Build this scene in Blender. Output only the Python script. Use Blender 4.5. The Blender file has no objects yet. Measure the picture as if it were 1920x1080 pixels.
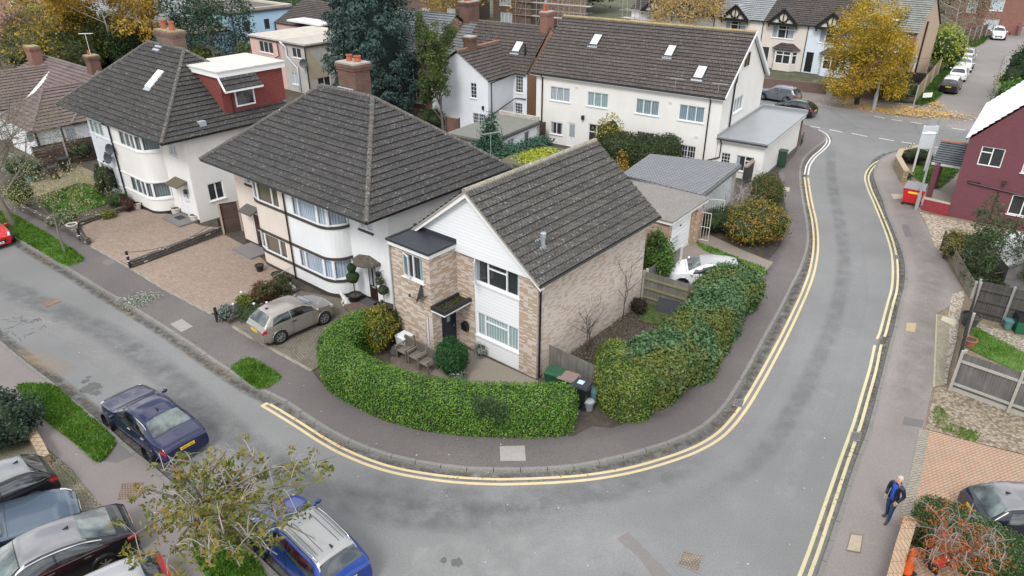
import bpy,math,random
import numpy as np
from mathutils import Vector,Matrix
random.seed(7);RNG=np.random.default_rng(7)
R=math.radians
sc=bpy.context.scene
col=sc.collection
# ------------------------------------------------------------------ camera
CAM_H=17.0;FPX=1340.0;TILT=R(27.908)
cd=bpy.data.cameras.new("camera");cam=bpy.data.objects.new("camera",cd);col.objects.link(cam)
cam.location=(0,0,CAM_H);cam.rotation_euler=(R(90)-TILT,0,0)
cd.sensor_width=36;cd.lens=36*FPX/1920;cd.clip_end=2000;cd.clip_start=.5
sc.camera=cam
# ------------------------------------------------------------------ sky, sun, exposure
SUN_EL,SUN_AZ=R(48),R(200)
world=bpy.data.worlds.new("World");sc.world=world;world.use_nodes=True
nt=world.node_tree;bg=nt.nodes['Background']
sky=nt.nodes.new('ShaderNodeTexSky');sky.sky_type='NISHITA';sky.sun_disc=False
sky.sun_elevation=SUN_EL;sky.sun_rotation=SUN_AZ;sky.dust_density=4;sky.air_density=1.3
tc=nt.nodes.new('ShaderNodeTexCoord')
mp=nt.nodes.new('ShaderNodeMapping');mp.inputs['Scale'].default_value=(1.2,1.2,2.4)
cn=nt.nodes.new('ShaderNodeTexNoise');cn.inputs['Scale'].default_value=2.6;cn.inputs['Detail'].default_value=7;cn.inputs['Roughness'].default_value=.55
cr=nt.nodes.new('ShaderNodeValToRGB');cr.color_ramp.elements[0].position=.30;cr.color_ramp.elements[1].position=.52
cr.color_ramp.elements[0].color=(.45,.45,.45,1)
c2=nt.nodes.new('ShaderNodeValToRGB');c2 .color_ramp.elements[0].position=.40;c2 .color_ramp.elements[1].position=.64
c2 .color_ramp.elements[0].color=(4.6,5.0,5.7,1);c2 .color_ramp.elements[1].color=(13.0,12.9,12.7,1)
mx=nt.nodes.new('ShaderNodeMix');mx.data_type='RGBA'
nt.links.new(tc.outputs['Generated'],mp.inputs['Vector']);nt.links.new(mp.outputs['Vector'],cn.inputs['Vector'])
nt.links.new(cn.outputs['Fac'],cr.inputs['Fac']);nt.links.new(cn.outputs['Fac'],c2 .inputs['Fac'])
nt.links.new(cr.outputs['Color'],mx.inputs[0]);nt.links.new(sky.outputs['Color'],mx.inputs[6]);nt.links.new(c2 .outputs['Color'],mx.inputs[7])
nt.links.new(mx.outputs[2],bg.inputs['Color']);bg.inputs['Strength'].default_value=.13
sl=bpy.data.lights.new("sun",'SUN');sl.energy=1.5;sl.angle=R(16);sl.color=(1,.98,.95)
sun=bpy.data.objects.new("sun",sl);col.objects.link(sun)
d=Vector((math.sin(SUN_AZ)*math.cos(SUN_EL),math.cos(SUN_AZ)*math.cos(SUN_EL),math.sin(SUN_EL)))
sun.rotation_euler=(-d).to_track_quat('-Z','Y').to_euler()
sc.view_settings.view_transform='Standard';sc.view_settings.look='None';sc.view_settings.gamma=1
sc.view_settings.exposure=0.5
sc.cycles.max_bounces=6;sc.cycles.transparent_max_bounces=8;sc.cycles.caustics_reflective=False;sc.cycles.caustics_refractive=False
# ------------------------------------------------------------------ surveying: photo pixel -> point of the level z
_c,_s=math.cos(TILT),math.sin(TILT)
def G(px,py,z=0.0):
 x,y=px-960,py-540
 v=Vector((x,_c*FPX-_s*y,-_s*FPX-_c*y))
 t=(z-CAM_H)/v.z
 return Vector((v.x*t,v.y*t,z))
def GS(pts,z=0.0):return[G(a,b,z)for a,b in pts]
def heading(a,b):return math.atan2(b[1]-a[1],b[0]-a[0])
# ------------------------------------------------------------------ object helpers
def thing(name,label,cat,loc=(0,0,0),rz=0,group=None):
 o=bpy.data.objects.new(name,None);col.objects.link(o)
 o.location=loc;o.rotation_euler=(0,0,rz);o.empty_display_size=.1
 return tag(o,label,cat,group)
def tag(o,label=None,cat=None,group=None,kind=None):
 if label:o['label']=label
 if cat:o['category']=cat
 if group:o['group']=group
 if kind:o['kind']=kind
 return o
def kids(o):return[c for c in o.children]
def copy_tree(o,parent=None):
 c=o.copy();col.objects.link(c)
 if parent:c.parent=parent
 for ch in list(o.children):copy_tree(ch,c)
 return c
def dup(o,label,loc,rz=0,group=None):
 c=copy_tree(o);c.location=loc;c.rotation_euler=(0,0,rz);c['label']=label
 if group:c['group']=group
 return c
def catmull(P,n=8,closed=False):
 P=[Vector(p)for p in P];out=[];N=len(P)
 for i in range(N if closed else N-1):
  if closed:a,b,c_,d_=P[(i-1)%N],P[i],P[(i+1)%N],P[(i+2)%N]
  else:a,b,c_,d_=P[max(i-1,0)],P[i],P[i+1],P[min(i+2,N-1)]
  for k in range(n):
   t=k/n;t2=t*t;t3=t2*t
   out.append(.5*((2*b)+(c_-a)*t+(2*a-5*b+4*c_-d_)*t2+(3*b-a-3*c_+d_)*t3))
 if not closed:out.append(P[-1])
 return out
class MB:
 def __init__(s):s.v=[];s.f=[];s.mi=[];s.cur=0
 def face(s,pts,mi=None):
  b=len(s.v);s.v+=[tuple(p)for p in pts];s.f.append(list(range(b,b+len(pts))));s.mi.append(s.cur if mi is None else mi);return s
 def box(s,x0,x1,y0,y1,z0,z1,mi=None):
  p=[(x0,y0,z0),(x1,y0,z0),(x1,y1,z0),(x0,y1,z0),(x0,y0,z1),(x1,y0,z1),(x1,y1,z1),(x0,y1,z1)]
  return s.hexa(p,mi)
 def hexa(s,p,mi=None):
  b=len(s.v);s.v+=[tuple(q)for q in p]
  for f in((3,2,1,0),(4,5,6,7),(0,1,5,4),(1,2,6,5),(2,3,7,6),(3,0,4,7)):
   s.f.append([b+i for i in f]);s.mi.append(s.cur if mi is None else mi)
  return s
 def obox(s,c,dx,dy,dz,rz=0,mi=None,tilt=None):
  M=Matrix.Translation(Vector(c))@Matrix.Rotation(rz,4,'Z')
  if tilt:M=M@Matrix.Rotation(tilt[1],4,tilt[0])
  p=[M@Vector((sx*dx/2,sy*dy/2,sz*dz/2))for sx,sy,sz in((-1,-1,-1),(1,-1,-1),(1,1,-1),(-1,1,-1),(-1,-1,1),(1,-1,1),(1,1,1),(-1,1,1))]
  return s.hexa(p,mi)
 def bar(s,a,b,w,h,mi=None,up=(0,0,1)):
  a,b=Vector(a),Vector(b);d=(b-a);d.normalize();u=Vector(up)
  if abs(d.dot(u))>.98:u=Vector((0,1,0))
  x=d.cross(u);x.normalize();y=x.cross(d);x*=w/2;y*=h/2
  return s.hexa([a-x-y,a+x-y,b+x-y,b-x-y,a-x+y,a+x+y,b+x+y,b-x+y],mi)
 def prism(s,poly,z0,z1,mi=None,top=True,bottom=False):
  p=[(q[0],q[1])for q in poly]
  A=sum(p[i][0]*p[(i+1)%len(p)][1]-p[(i+1)%len(p)][0]*p[i][1]for i in range(len(p)))
  if A<0:p.reverse()
  if top:s.face([(x,y,z1)for x,y in p],mi)
  if bottom:s.face([(x,y,z0)for x,y in reversed(p)],mi)
  for i in range(len(p)):
   a,b=p[i],p[(i+1)%len(p)]
   s.face([(a[0],a[1],z0),(b[0],b[1],z0),(b[0],b[1],z1),(a[0],a[1],z1)],mi)
  return s
 def tube(s,pts,r,n=6,mi=None,cap=True):
  pts=[Vector(p)for p in pts];rr=r if isinstance(r,(list,tuple))else[r]*len(pts)
  base=len(s.v);m=s.cur if mi is None else mi;prev=None
  for i,p in enumerate(pts):
   d=(pts[min(i+1,len(pts)-1)]-pts[max(i-1,0)])
   if d.length<1e-6:d=Vector((0,0,1))
   d.normalize()
   x=(prev-d*prev.dot(d))if prev is not None else(d.cross(Vector((0,0,1)))if abs(d.z)<.95 else d.cross(Vector((1,0,0))))
   if x.length<1e-5:x=d.orthogonal()
   x.normalize();prev=x;y=d.cross(x)
   for k in range(n):
    a=2*math.pi*k/n;q=p+(x*math.cos(a)+y*math.sin(a))*rr[i];s.v.append(tuple(q))
  for i in range(len(pts)-1):
   for k in range(n):
    a=base+i*n+k;b=base+i*n+(k+1)%n
    s.f.append([a,b,b+n,a+n]);s.mi.append(m)
  if cap:
   s.f.append([base+k for k in reversed(range(n))]);s.mi.append(m)
   e=base+(len(pts)-1)*n;s.f.append([e+k for k in range(n)]);s.mi.append(m)
  return s
 def lathe(s,prof,c=(0,0,0),n=12,mi=None,axis='Z',a0=0,a1=2*math.pi):
  base=len(s.v);m=s.cur if mi is None else mi;c=Vector(c);full=abs(a1-a0-2*math.pi)<1e-6;nn=n if full else n+1
  for r,z in prof:
   for k in range(nn):
    a=a0+(a1-a0)*k/n;q=Vector((r*math.cos(a),r*math.sin(a),z))
    if axis=='Y':q=Vector((q.x,-q.z,q.y))
    if axis=='X':q=Vector((q.z,q.x,q.y))
    s.v.append(tuple(c+q))
  for i in range(len(prof)-1):
   for k in range(n):
    a=base+i*nn+k;b=base+i*nn+(k+1)%nn
    s.f.append([a,b,b+nn,a+nn]);s.mi.append(m)
  return s
 def grid(s,rows,mi=None,closed=False):
  base=len(s.v);w=len(rows[0]);m=s.cur if mi is None else mi
  for r_ in rows:s.v+=[tuple(p)for p in r_]
  for i in range(len(rows)-1):
   for k in range(w if closed else w-1):
    a=base+i*w+k;b=base+i*w+(k+1)%w
    s.f.append([a,b,b+w,a+w]);s.mi.append(m)
  return s
 def build(s,name,mats,parent=None,smooth=False,loc=None,rz=None,uv=True):
  me=bpy.data.meshes.new(name);me.from_pydata(s.v,[],s.f)
  mats=list(mats)if isinstance(mats,(list,tuple))else[mats]
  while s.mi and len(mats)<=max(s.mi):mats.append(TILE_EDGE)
  for m in mats:me.materials.append(m)
  if s.mi and max(s.mi):me.polygons.foreach_set('material_index',s.mi)
  if smooth is True:me.polygons.foreach_set('use_smooth',[True]*len(s.f))
  elif smooth:me.set_sharp_from_angle(angle=R(smooth));me.polygons.foreach_set('use_smooth',[True]*len(s.f))
  if uv and s.f:auto_uv(me)
  o=bpy.data.objects.new(name,me);col.objects.link(o)
  if parent:o.parent=parent
  if loc is not None:o.location=loc
  if rz is not None:o.rotation_euler=(0,0,rz)
  return o
def auto_uv(me):
 nl=len(me.loops);nf=len(me.polygons)
 co=np.empty(len(me.vertices)*3,'f');me.vertices.foreach_get('co',co);co=co.reshape(-1,3)
 vi=np.empty(nl,'i');me.loops.foreach_get('vertex_index',vi)
 nr=np.empty(nf*3,'f');me.polygons.foreach_get('normal',nr);nr=nr.reshape(-1,3)
 tot=np.empty(nf,'i');me.polygons.foreach_get('loop_total',tot)
 n=np.repeat(nr,tot,axis=0);p=co[vi]
 h=np.hypot(n[:,0],n[:,1]);flat=h<.2;h=np.where(h<1e-6,1,h)
 t=np.stack([-n[:,1]/h,n[:,0]/h,np.zeros(nl)],1)
 b=np.cross(n,t)
 t[flat]=(1,0,0);b[flat]=(0,1,0)
 uvs=np.stack([(p*t).sum(1),(p*b).sum(1)],1).astype('f')
 l=me.uv_layers.new(name='uv');l.data.foreach_set('uv',uvs.ravel())
# ------------------------------------------------------------------ materials
class NT:
 def __init__(s,name):
  s.m=bpy.data.materials.new(name);s.m.use_nodes=True;s.t=s.m.node_tree;s.b=s.t.nodes['Principled BSDF'];s.out=s.t.nodes['Material Output']
 def n(s,typ,_out=None,**kw):
  nd=s.t.nodes.new('ShaderNode'+typ)
  for k,v in kw.items():
   if hasattr(nd,k)and k not in('Scale',):setattr(nd,k,v);continue
   key=int(k[1:])if k[0]=='i' and k[1:].isdigit()else k.replace('_',' ')
   s.put(nd.inputs[key],v)
  return nd.outputs[_out]if _out is not None else nd
 def put(s,inp,v):
  if isinstance(v,bpy.types.NodeSocket):s.t.links.new(v,inp)
  elif isinstance(v,(tuple,list))and len(v)==3 and inp.type=='RGBA':inp.default_value=(*v,1)
  else:inp.default_value=v
 def p(s,**kw):
  for k,v in kw.items():s.put(s.b.inputs[k.replace('_',' ')],v)
  return s
 def mix(s,f,a,b,mode='MIX'):
  nd=s.t.nodes.new('ShaderNodeMix');nd.data_type='RGBA';nd.blend_type=mode
  s.put(nd.inputs[0],f);s.put(nd.inputs[6],a);s.put(nd.inputs[7],b);return nd.outputs[2]
 def ramp(s,f,stops,interp='LINEAR'):
  nd=s.t.nodes.new('ShaderNodeValToRGB');s.put(nd.inputs[0],f);e=nd.color_ramp.elements;nd.color_ramp.interpolation=interp
  while len(e)<len(stops):e.new(.5)
  for el,(p,c)in zip(e,stops):el.position=p;el.color=(*c,1)if isinstance(c,(tuple,list))else(c,c,c,1)
  return nd.outputs[0]
 def noise(s,vec,scale,detail=4,rough=.55,out=0):
  return s.n('TexNoise',out,Vector=vec,Scale=scale,Detail=detail,Roughness=rough)
 def math(s,op,a,b=0.5):
  nd=s.t.nodes.new('ShaderNodeMath');nd.operation=op;s.put(nd.inputs[0],a);s.put(nd.inputs[1],b);return nd.outputs[0]
 def pos(s):return s.n('NewGeometry').outputs['Position']
 def uv(s):return s.n('UVMap',0)
 def map(s,vec,sc_=(1,1,1),rot=(0,0,0),loc=(0,0,0)):return s.n('Mapping',0,Vector=vec,Scale=sc_,Rotation=rot,Location=loc)
 def bump(s,h,strength=.3,dist=.02):
  s.put(s.b.inputs['Normal'],s.n('Bump',0,Height=h,Strength=strength,Distance=dist));return s
MC={}
def cached(f):
 def g(*a,**k):
  key=repr((f.__name__,a,sorted(k.items())))
  if key not in MC:MC[key]=f(*a,**k)
  return MC[key]
 return g
def mul(c,k):return tuple(min(1,x*k)for x in c)
@cached
def plain(name,c,rough=.6,metal=0,var=.12,scale=6,spec=.5):
 t=NT(name);ps=t.n('TexCoord').outputs['Object']
 f=t.noise(ps,scale,5)
 t.p(Base_Color=t.mix(f,mul(c,1-var),mul(c,1+var)),Roughness=rough,Metallic=metal,Specular_IOR_Level=spec)
 return t.m
@cached
def paint(name,c,coat=1.0,metal=0.0,rough=.35):
 t=NT(name);t.p(Base_Color=c,Roughness=rough,Metallic=metal,Coat_Weight=coat,Coat_Roughness=.015,Specular_IOR_Level=.15)
 return t.m
@cached
def plaster(name,c,dirt=.13):
 t=NT(name);u=t.uv()
 big=t.noise(u,.7,6,.6);fine=t.noise(u,30,3)
 streak=t.noise(t.map(u,(5,.5,1)),1.3,5)
 k=t.mix(t.ramp(big,[(.3,0),(.75,1)]),mul(c,1-dirt*.8),c)
 k=t.mix(t.math('MULTIPLY',t.ramp(streak,[(.5,0),(.8,1)]),.35),k,mul(c,.78))
 t.p(Base_Color=k,Roughness=.85).bump(fine,.25,.01)
 return t.m
@cached
def brick(name,a,b,mortar,white=0.0,w=.225,h=.075,msize=.011,blotch=.25):
 t=NT(name);u=t.uv()
 bk=t.n('TexBrick',Vector=u,Color1=a,Color2=b,Mortar=mortar,Scale=1.0,Mortar_Size=msize,Mortar_Smooth=.2,Bias=-.1,Brick_Width=w,Row_Height=h)
 bk.offset=.5
 k=bk.outputs['Color']
 big=t.noise(u,.8,6,.6)
 k=t.mix(t.ramp(big,[(.35,0),(.75,blotch)]),k,mul(a,.6))
 if white:
  cell=t.n('TexWhiteNoise',0,Vector=t.n('VectorMath',0,operation='FLOOR',i0=t.map(u,(1/w,1/h,1))))
  f=t.math('MULTIPLY',t.math('GREATER_THAN',t.math('ADD',cell,t.ramp(t.noise(u,.35,4),[(.35,-.08),(.65,.12)])),1-white),t.math('SUBTRACT',1.0,bk.outputs['Fac']))
  k=t.mix(t.math('MULTIPLY',f,.62),k,(.66,.61,.58))
 t.p(Base_Color=k,Roughness=.9).bump(t.math('SUBTRACT',1.0,bk.outputs['Fac']),.4,.01)
 return t.m
@cached
def rooftile(name,c,lichen=.5,gold=0.0,per=.15,course=.34,stripe=.35):
 t=NT(name);u=t.uv();ps=t.pos()
 cell=t.n('TexWhiteNoise',0,Vector=t.n('VectorMath',0,operation='FLOOR',i0=t.map(u,(1/(per*2),1/course,1))))
 k=t.mix(cell,mul(c,.72),mul(c,1.28))
 big=t.noise(ps,.55,5,.6)
 k=t.mix(t.ramp(big,[(.35,0),(.7,.6)]),k,mul((c[0]*1.06,c[1]*1.04,c[2]*1.0),1.35))
 st=t.n('TexWave',1,Vector=t.map(u,(1,.02,1)),Scale=6.2832/(20*per)/1.0,Distortion=1.2,Detail=3.0,Detail_Scale=2.0)
 k=t.mix(t.math('MULTIPLY',t.ramp(st,[(.30,1),(.62,0)]),stripe),k,mul(c,.38));k=t.mix(t.math('MULTIPLY',t.ramp(st,[(.6,0),(.95,1)]),stripe*.6),k,mul(c,2.0))
 spk=t.noise(ps,9,2,.5)
 k=t.mix(t.math('MULTIPLY',t.ramp(spk,[(.60,0),(.68,1)]),lichen),k,(.33,.33,.315))
 spots=t.n('TexVoronoi',0,Vector=ps,Scale=2.3)
 k=t.mix(t.ramp(spots,[(.05,lichen),(.11,0)]),k,(.6,.59,.54))
 if gold:
  g=t.noise(ps,1.7,6,.7);k=t.mix(t.math('MULTIPLY',t.ramp(g,[(.52,0),(.62,1)]),gold),k,(.34,.21,.04))
 t.p(Base_Color=k,Roughness=.92,Specular_IOR_Level=.25).bump(t.noise(ps,40,3),.3,.01)
 return t.m
@cached
def slate(name,c,w=.3,h=.22):
 t=NT(name);u=t.uv()
 bk=t.n('TexBrick',Vector=u,Color1=mul(c,.8),Color2=mul(c,1.2),Mortar=mul(c,.5),Scale=1.0,Mortar_Size=.012,Brick_Width=w,Row_Height=h)
 k=t.mix(t.ramp(t.noise(u,.9,6,.65),[(.4,0),(.7,.55)]),bk.outputs['Color'],mul((c[0]*1.1,c[1]*1.15,c[2]),1.45))
 t.p(Base_Color=k,Roughness=.6).bump(t.math('SUBTRACT',1.0,bk.outputs['Fac']),.4,.01)
 return t.m
@cached
def asphalt(name,c,patch=.25,grain=.25,streak=None,crack=0.0):
 t=NT(name);ps=t.pos()
 k=t.mix(t.ramp(t.noise(ps,.28,7,.62),[(.36,0),(.66,1)]),mul(c,1-patch),mul(c,1+patch))
 k=t.mix(t.ramp(t.noise(ps,1.6,6,.7),[(.4,0),(.75,.5)]),k,mul(c,1.22))
 if streak is not None:
  s_=t.noise(t.map(ps,(.18,2.2,1),(0,0,streak)),1.0,5,.6);k=t.mix(t.ramp(s_,[(.45,0),(.7,.55)]),k,mul(c,.7))
 g1=t.noise(ps,60,3,.8);g2=t.noise(ps,17,4,.85);k=t.mix(grain,k,t.ramp(g1,[(.3,mul(c,.35)),(.7,mul(c,1.9))]));k=t.mix(grain*1.25,k,t.ramp(g2,[(.33,mul(c,.38)),(.5,c),(.68,mul(c,1.8))]))
 k=t.mix(t.math('MULTIPLY',t.ramp(t.noise(ps,.09,4,.55),[(.42,1),(.6,0)]),.5),k,mul(c,.68))
 sp=t.n('TexVoronoi',0,Vector=ps,Scale=6);k=t.mix(t.ramp(sp,[(.02,.7),(.05,0)]),k,mul(c,2.0))
 if crack:
  vo=t.n('TexVoronoi',0,Vector=t.n('VectorMath',0,operation='ADD',i0=ps,i1=t.noise(ps,1.2,5,.7,1)),Scale=.16,feature='DISTANCE_TO_EDGE')
  k=t.mix(t.math('MULTIPLY',t.ramp(vo,[(.003,1),(.009,0)]),crack),k,mul(c,.4))
 t.p(Base_Color=k,Roughness=.93,Specular_IOR_Level=.2).bump(g1,.25,.008)
 return t.m
@cached
def setts(name,a,b,mortar,rot=0.0,w=.21,h=.105,msize=.008,moss=0.0,stain=.35):
 t=NT(name);ps=t.pos();u=t.map(ps,(1,1,1),(0,0,rot))
 bk=t.n('TexBrick',Vector=u,Color1=a,Color2=b,Mortar=mortar,Scale=1.0,Mortar_Size=msize,Brick_Width=w,Row_Height=h)
 k=t.mix(t.ramp(t.noise(ps,.5,6,.6),[(.4,0),(.7,stain)]),bk.outputs['Color'],mul(b,.62))
 k=t.mix(t.ramp(t.noise(ps,3.1,4,.6),[(.45,0),(.75,stain)]),k,mul(a,1.3))
 if moss:k=t.mix(t.math('MULTIPLY',t.ramp(t.noise(ps,1.3,5,.7),[(.4,0),(.65,1)]),moss),k,(.10,.11,.04))
 t.p(Base_Color=k,Roughness=.9).bump(t.math('SUBTRACT',1.0,bk.outputs['Fac']),.35,.01)
 return t.m
@cached
def gravel(name,a,b,scale=16):
 t=NT(name);ps=t.pos();v=t.n('TexVoronoi',Vector=ps,Scale=scale)
 k=t.mix(t.n('SeparateColor',0,Color=v.outputs['Color']),a,b)
 k=t.mix(t.ramp(t.noise(ps,.8,5),[(.4,0),(.7,.35)]),k,mul(a,.7))
 k=t.mix(t.ramp(v.outputs['Distance'],[(.35,0),(.75,.75)]),k,mul(a,.32))
 t.p(Base_Color=k,Roughness=.95).bump(v.outputs['Distance'],-.5,.03)
 return t.m
@cached
def soil(name,a,b,scale=2.0):
 t=NT(name);ps=t.pos()
 k=t.mix(t.ramp(t.noise(ps,scale,8,.7),[(.35,0),(.65,1)]),a,b)
 k=t.mix(t.math('MULTIPLY',t.ramp(t.noise(ps,scale*9,4,.7),[(.55,0),(.62,1)]),.5),k,mul(b,1.9))
 t.p(Base_Color=k,Roughness=1).bump(t.noise(ps,18,5),.6,.04)
 return t.m
@cached
def leafmat(name,stops,patch=.6,scale=1.2,trans=.25,rough=.55,alt=None):
 """stops: colours over the per-leaf random value; a slow noise shifts whole sprays lighter or darker"""
 t=NT(name);a=t.n('Attribute',attribute_name='rnd').outputs['Fac'];ps=t.pos()
 f=t.math('ADD',t.math('MULTIPLY',a,1-patch),t.math('MULTIPLY',t.ramp(t.noise(ps,scale,4,.6),[(.3,0),(.7,1)]),patch))
 n_=len(stops);k=t.ramp(f,[(i/(n_-1)*.8+.1,c)for i,c in enumerate(stops)])
 if alt:
  c2_,sc2,lo,hi=alt;k=t.mix(t.ramp(t.noise(ps,sc2,4,.6),[(lo,0),(hi,1)]),k,c2_)
 t.p(Base_Color=k,Roughness=rough,Specular_IOR_Level=.3)
 tr=t.n('BsdfTranslucent',Color=k);ms=t.n('MixShader',i0=trans);t.t.links.new(t.b.outputs[0],ms.inputs[1]);t.t.links.new(tr.outputs[0],ms.inputs[2])
 t.t.links.new(ms.outputs[0],t.out.inputs[0])
 return t.m
@cached
def glass(name,tint=(.02,.025,.03),refl=.35):
 """window pane: partly see-through, with a sky sheen"""
 t=NT(name)
 fr=t.n('LayerWeight',1,Blend=.5);f=t.math('ADD',t.math('MULTIPLY',t.math('POWER',fr,3.0),.7),refl*.16)
 tb=t.n('BsdfTransparent',Color=(.88,.91,.92));gl=t.n('BsdfGlossy',Color=(.9,.95,1),Roughness=.03)
 ms=t.n('MixShader',i0=f);t.t.links.new(tb.outputs[0],ms.inputs[1]);t.t.links.new(gl.outputs[0],ms.inputs[2])
 t.t.links.new(ms.outputs[0],t.out.inputs[0])
 return t.m
@cached
def darkglass(name,c=(.012,.016,.02),rough=.05):
 t=NT(name);k=t.mix(t.ramp(t.noise(t.pos(),1.4,3),[(.4,0),(.6,1)]),mul(c,.4),mul(c,2.2))
 t.p(Base_Color=k,Roughness=rough,Specular_IOR_Level=.9,Coat_Weight=.6,Coat_Roughness=.02);return t.m
@cached
def cloth(name,c):
 t=NT(name);u=t.uv();w=t.n('TexWave',1,Vector=t.map(u,(1,.05,1)),Scale=2.2,Distortion=3.0,Detail=3.0,Detail_Scale=1.5)
 t.p(Base_Color=t.mix(w,mul(c,.62),mul(c,1.15)),Roughness=.95);return t.m
@cached
def wood(name,a,b,board=.12,along='u'):
 t=NT(name);u=t.uv()
 if along=='v':u=t.map(u,(1,1,1),(0,0,R(90)))
 cell=t.n('TexWhiteNoise',0,Vector=t.n('VectorMath',0,operation='FLOOR',i0=t.map(u,(1/board,.0001,1))))
 g=t.noise(t.map(u,(22,1.2,1)),1,6,.65)
 k=t.mix(g,a,b);k=t.mix(t.math('MULTIPLY',cell,.5),k,mul(a,.7))
 k=t.mix(t.ramp(t.noise(u,1.1,5),[(.45,0),(.75,.45)]),k,mul(b,1.3))
 t.p(Base_Color=k,Roughness=.9).bump(g,.3,.01);return t.m
TILE_EDGE=plain('tile_shadow_gap',(.014,.013,.012),.95)  # near-black colour paints the shadow gap under each tile course
WHITE=plain('white_upvc',(.78,.79,.80),.35,var=.03)
WTRIM=plain('white_painted_trim',(.76,.76,.75),.5,var=.06)
BLACK=plain('black_plastic',(.012,.012,.013),.4)
DGREY=plain('dark_grey_metal',(.05,.052,.055),.5)
GREY=plain('grey_metal',(.32,.33,.33),.45)
LEAD=plain('lead_flashing',(.33,.36,.40),.6,var=.2)
PANE=glass('window_glass');CURT=cloth('net_curtain',(.74,.78,.84));CURTG=cloth('grey_curtain',(.50,.54,.58));ROOM=plain('dim_room',(.035,.035,.037),.9)
CONC=plain('concrete',(.34,.33,.30),.9,var=.18)
# ------------------------------------------------------------------ building helpers (local metres; p0->p1 runs left to right seen from outside)
def outn(p0,p1):
 d=Vector((p1[0]-p0[0],p1[1]-p0[1]));d.normalize();return d,Vector((d.y,-d.x))
def wall(mb,p0,p1,z0,z1,holes=(),mi=None,reveal=.12,top=None):
 """vertical wall sheet with real openings and reveals; top(a) gives a varying wall top"""
 d,n=outn(p0,p1);L=(Vector(p1[:2])-Vector(p0[:2])).length
 P=lambda a,z,k=0:(p0[0]+d.x*a-n.x*k,p0[1]+d.y*a-n.y*k,z)
 xs=sorted({0,L}|{h[0]for h in holes}|{h[1]for h in holes});zs=sorted({z0,z1}|{h[2]for h in holes}|{h[3]for h in holes})
 for i in range(len(xs)-1):
  for j in range(len(zs)-1):
   xm,zm=(xs[i]+xs[i+1])/2,(zs[j]+zs[j+1])/2
   if any(h[0]<xm<h[1]and h[2]<zm<h[3]for h in holes):continue
   mb.face([P(xs[i],zs[j]),P(xs[i+1],zs[j]),P(xs[i+1],zs[j+1]),P(xs[i],zs[j+1])],mi)
 for a0,a1,b0,b1 in[h[:4]for h in holes]:
  r=reveal
  mb.face([P(a0,b0),P(a1,b0),P(a1,b0,r),P(a0,b0,r)],mi);mb.face([P(a0,b1,r),P(a1,b1,r),P(a1,b1),P(a0,b1)],mi)
  mb.face([P(a0,b0),P(a0,b0,r),P(a0,b1,r),P(a0,b1)],mi);mb.face([P(a1,b0,r),P(a1,b0),P(a1,b1),P(a1,b1,r)],mi)
def frame_fn(p0,p1):
 d,n=outn(p0,p1)
 def T(a,k,z):return(p0[0]+d.x*a+n.x*k,p0[1]+d.y*a+n.y*k,z)
 return T
def bx(mb,T,a0,a1,k0,k1,z0,z1,mi=None):
 mb.hexa([T(a0,k1,z0),T(a1,k1,z0),T(a1,k0,z0),T(a0,k0,z0),T(a0,k1,z1),T(a1,k1,z1),T(a1,k0,z1),T(a0,k0,z1)],mi)
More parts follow.
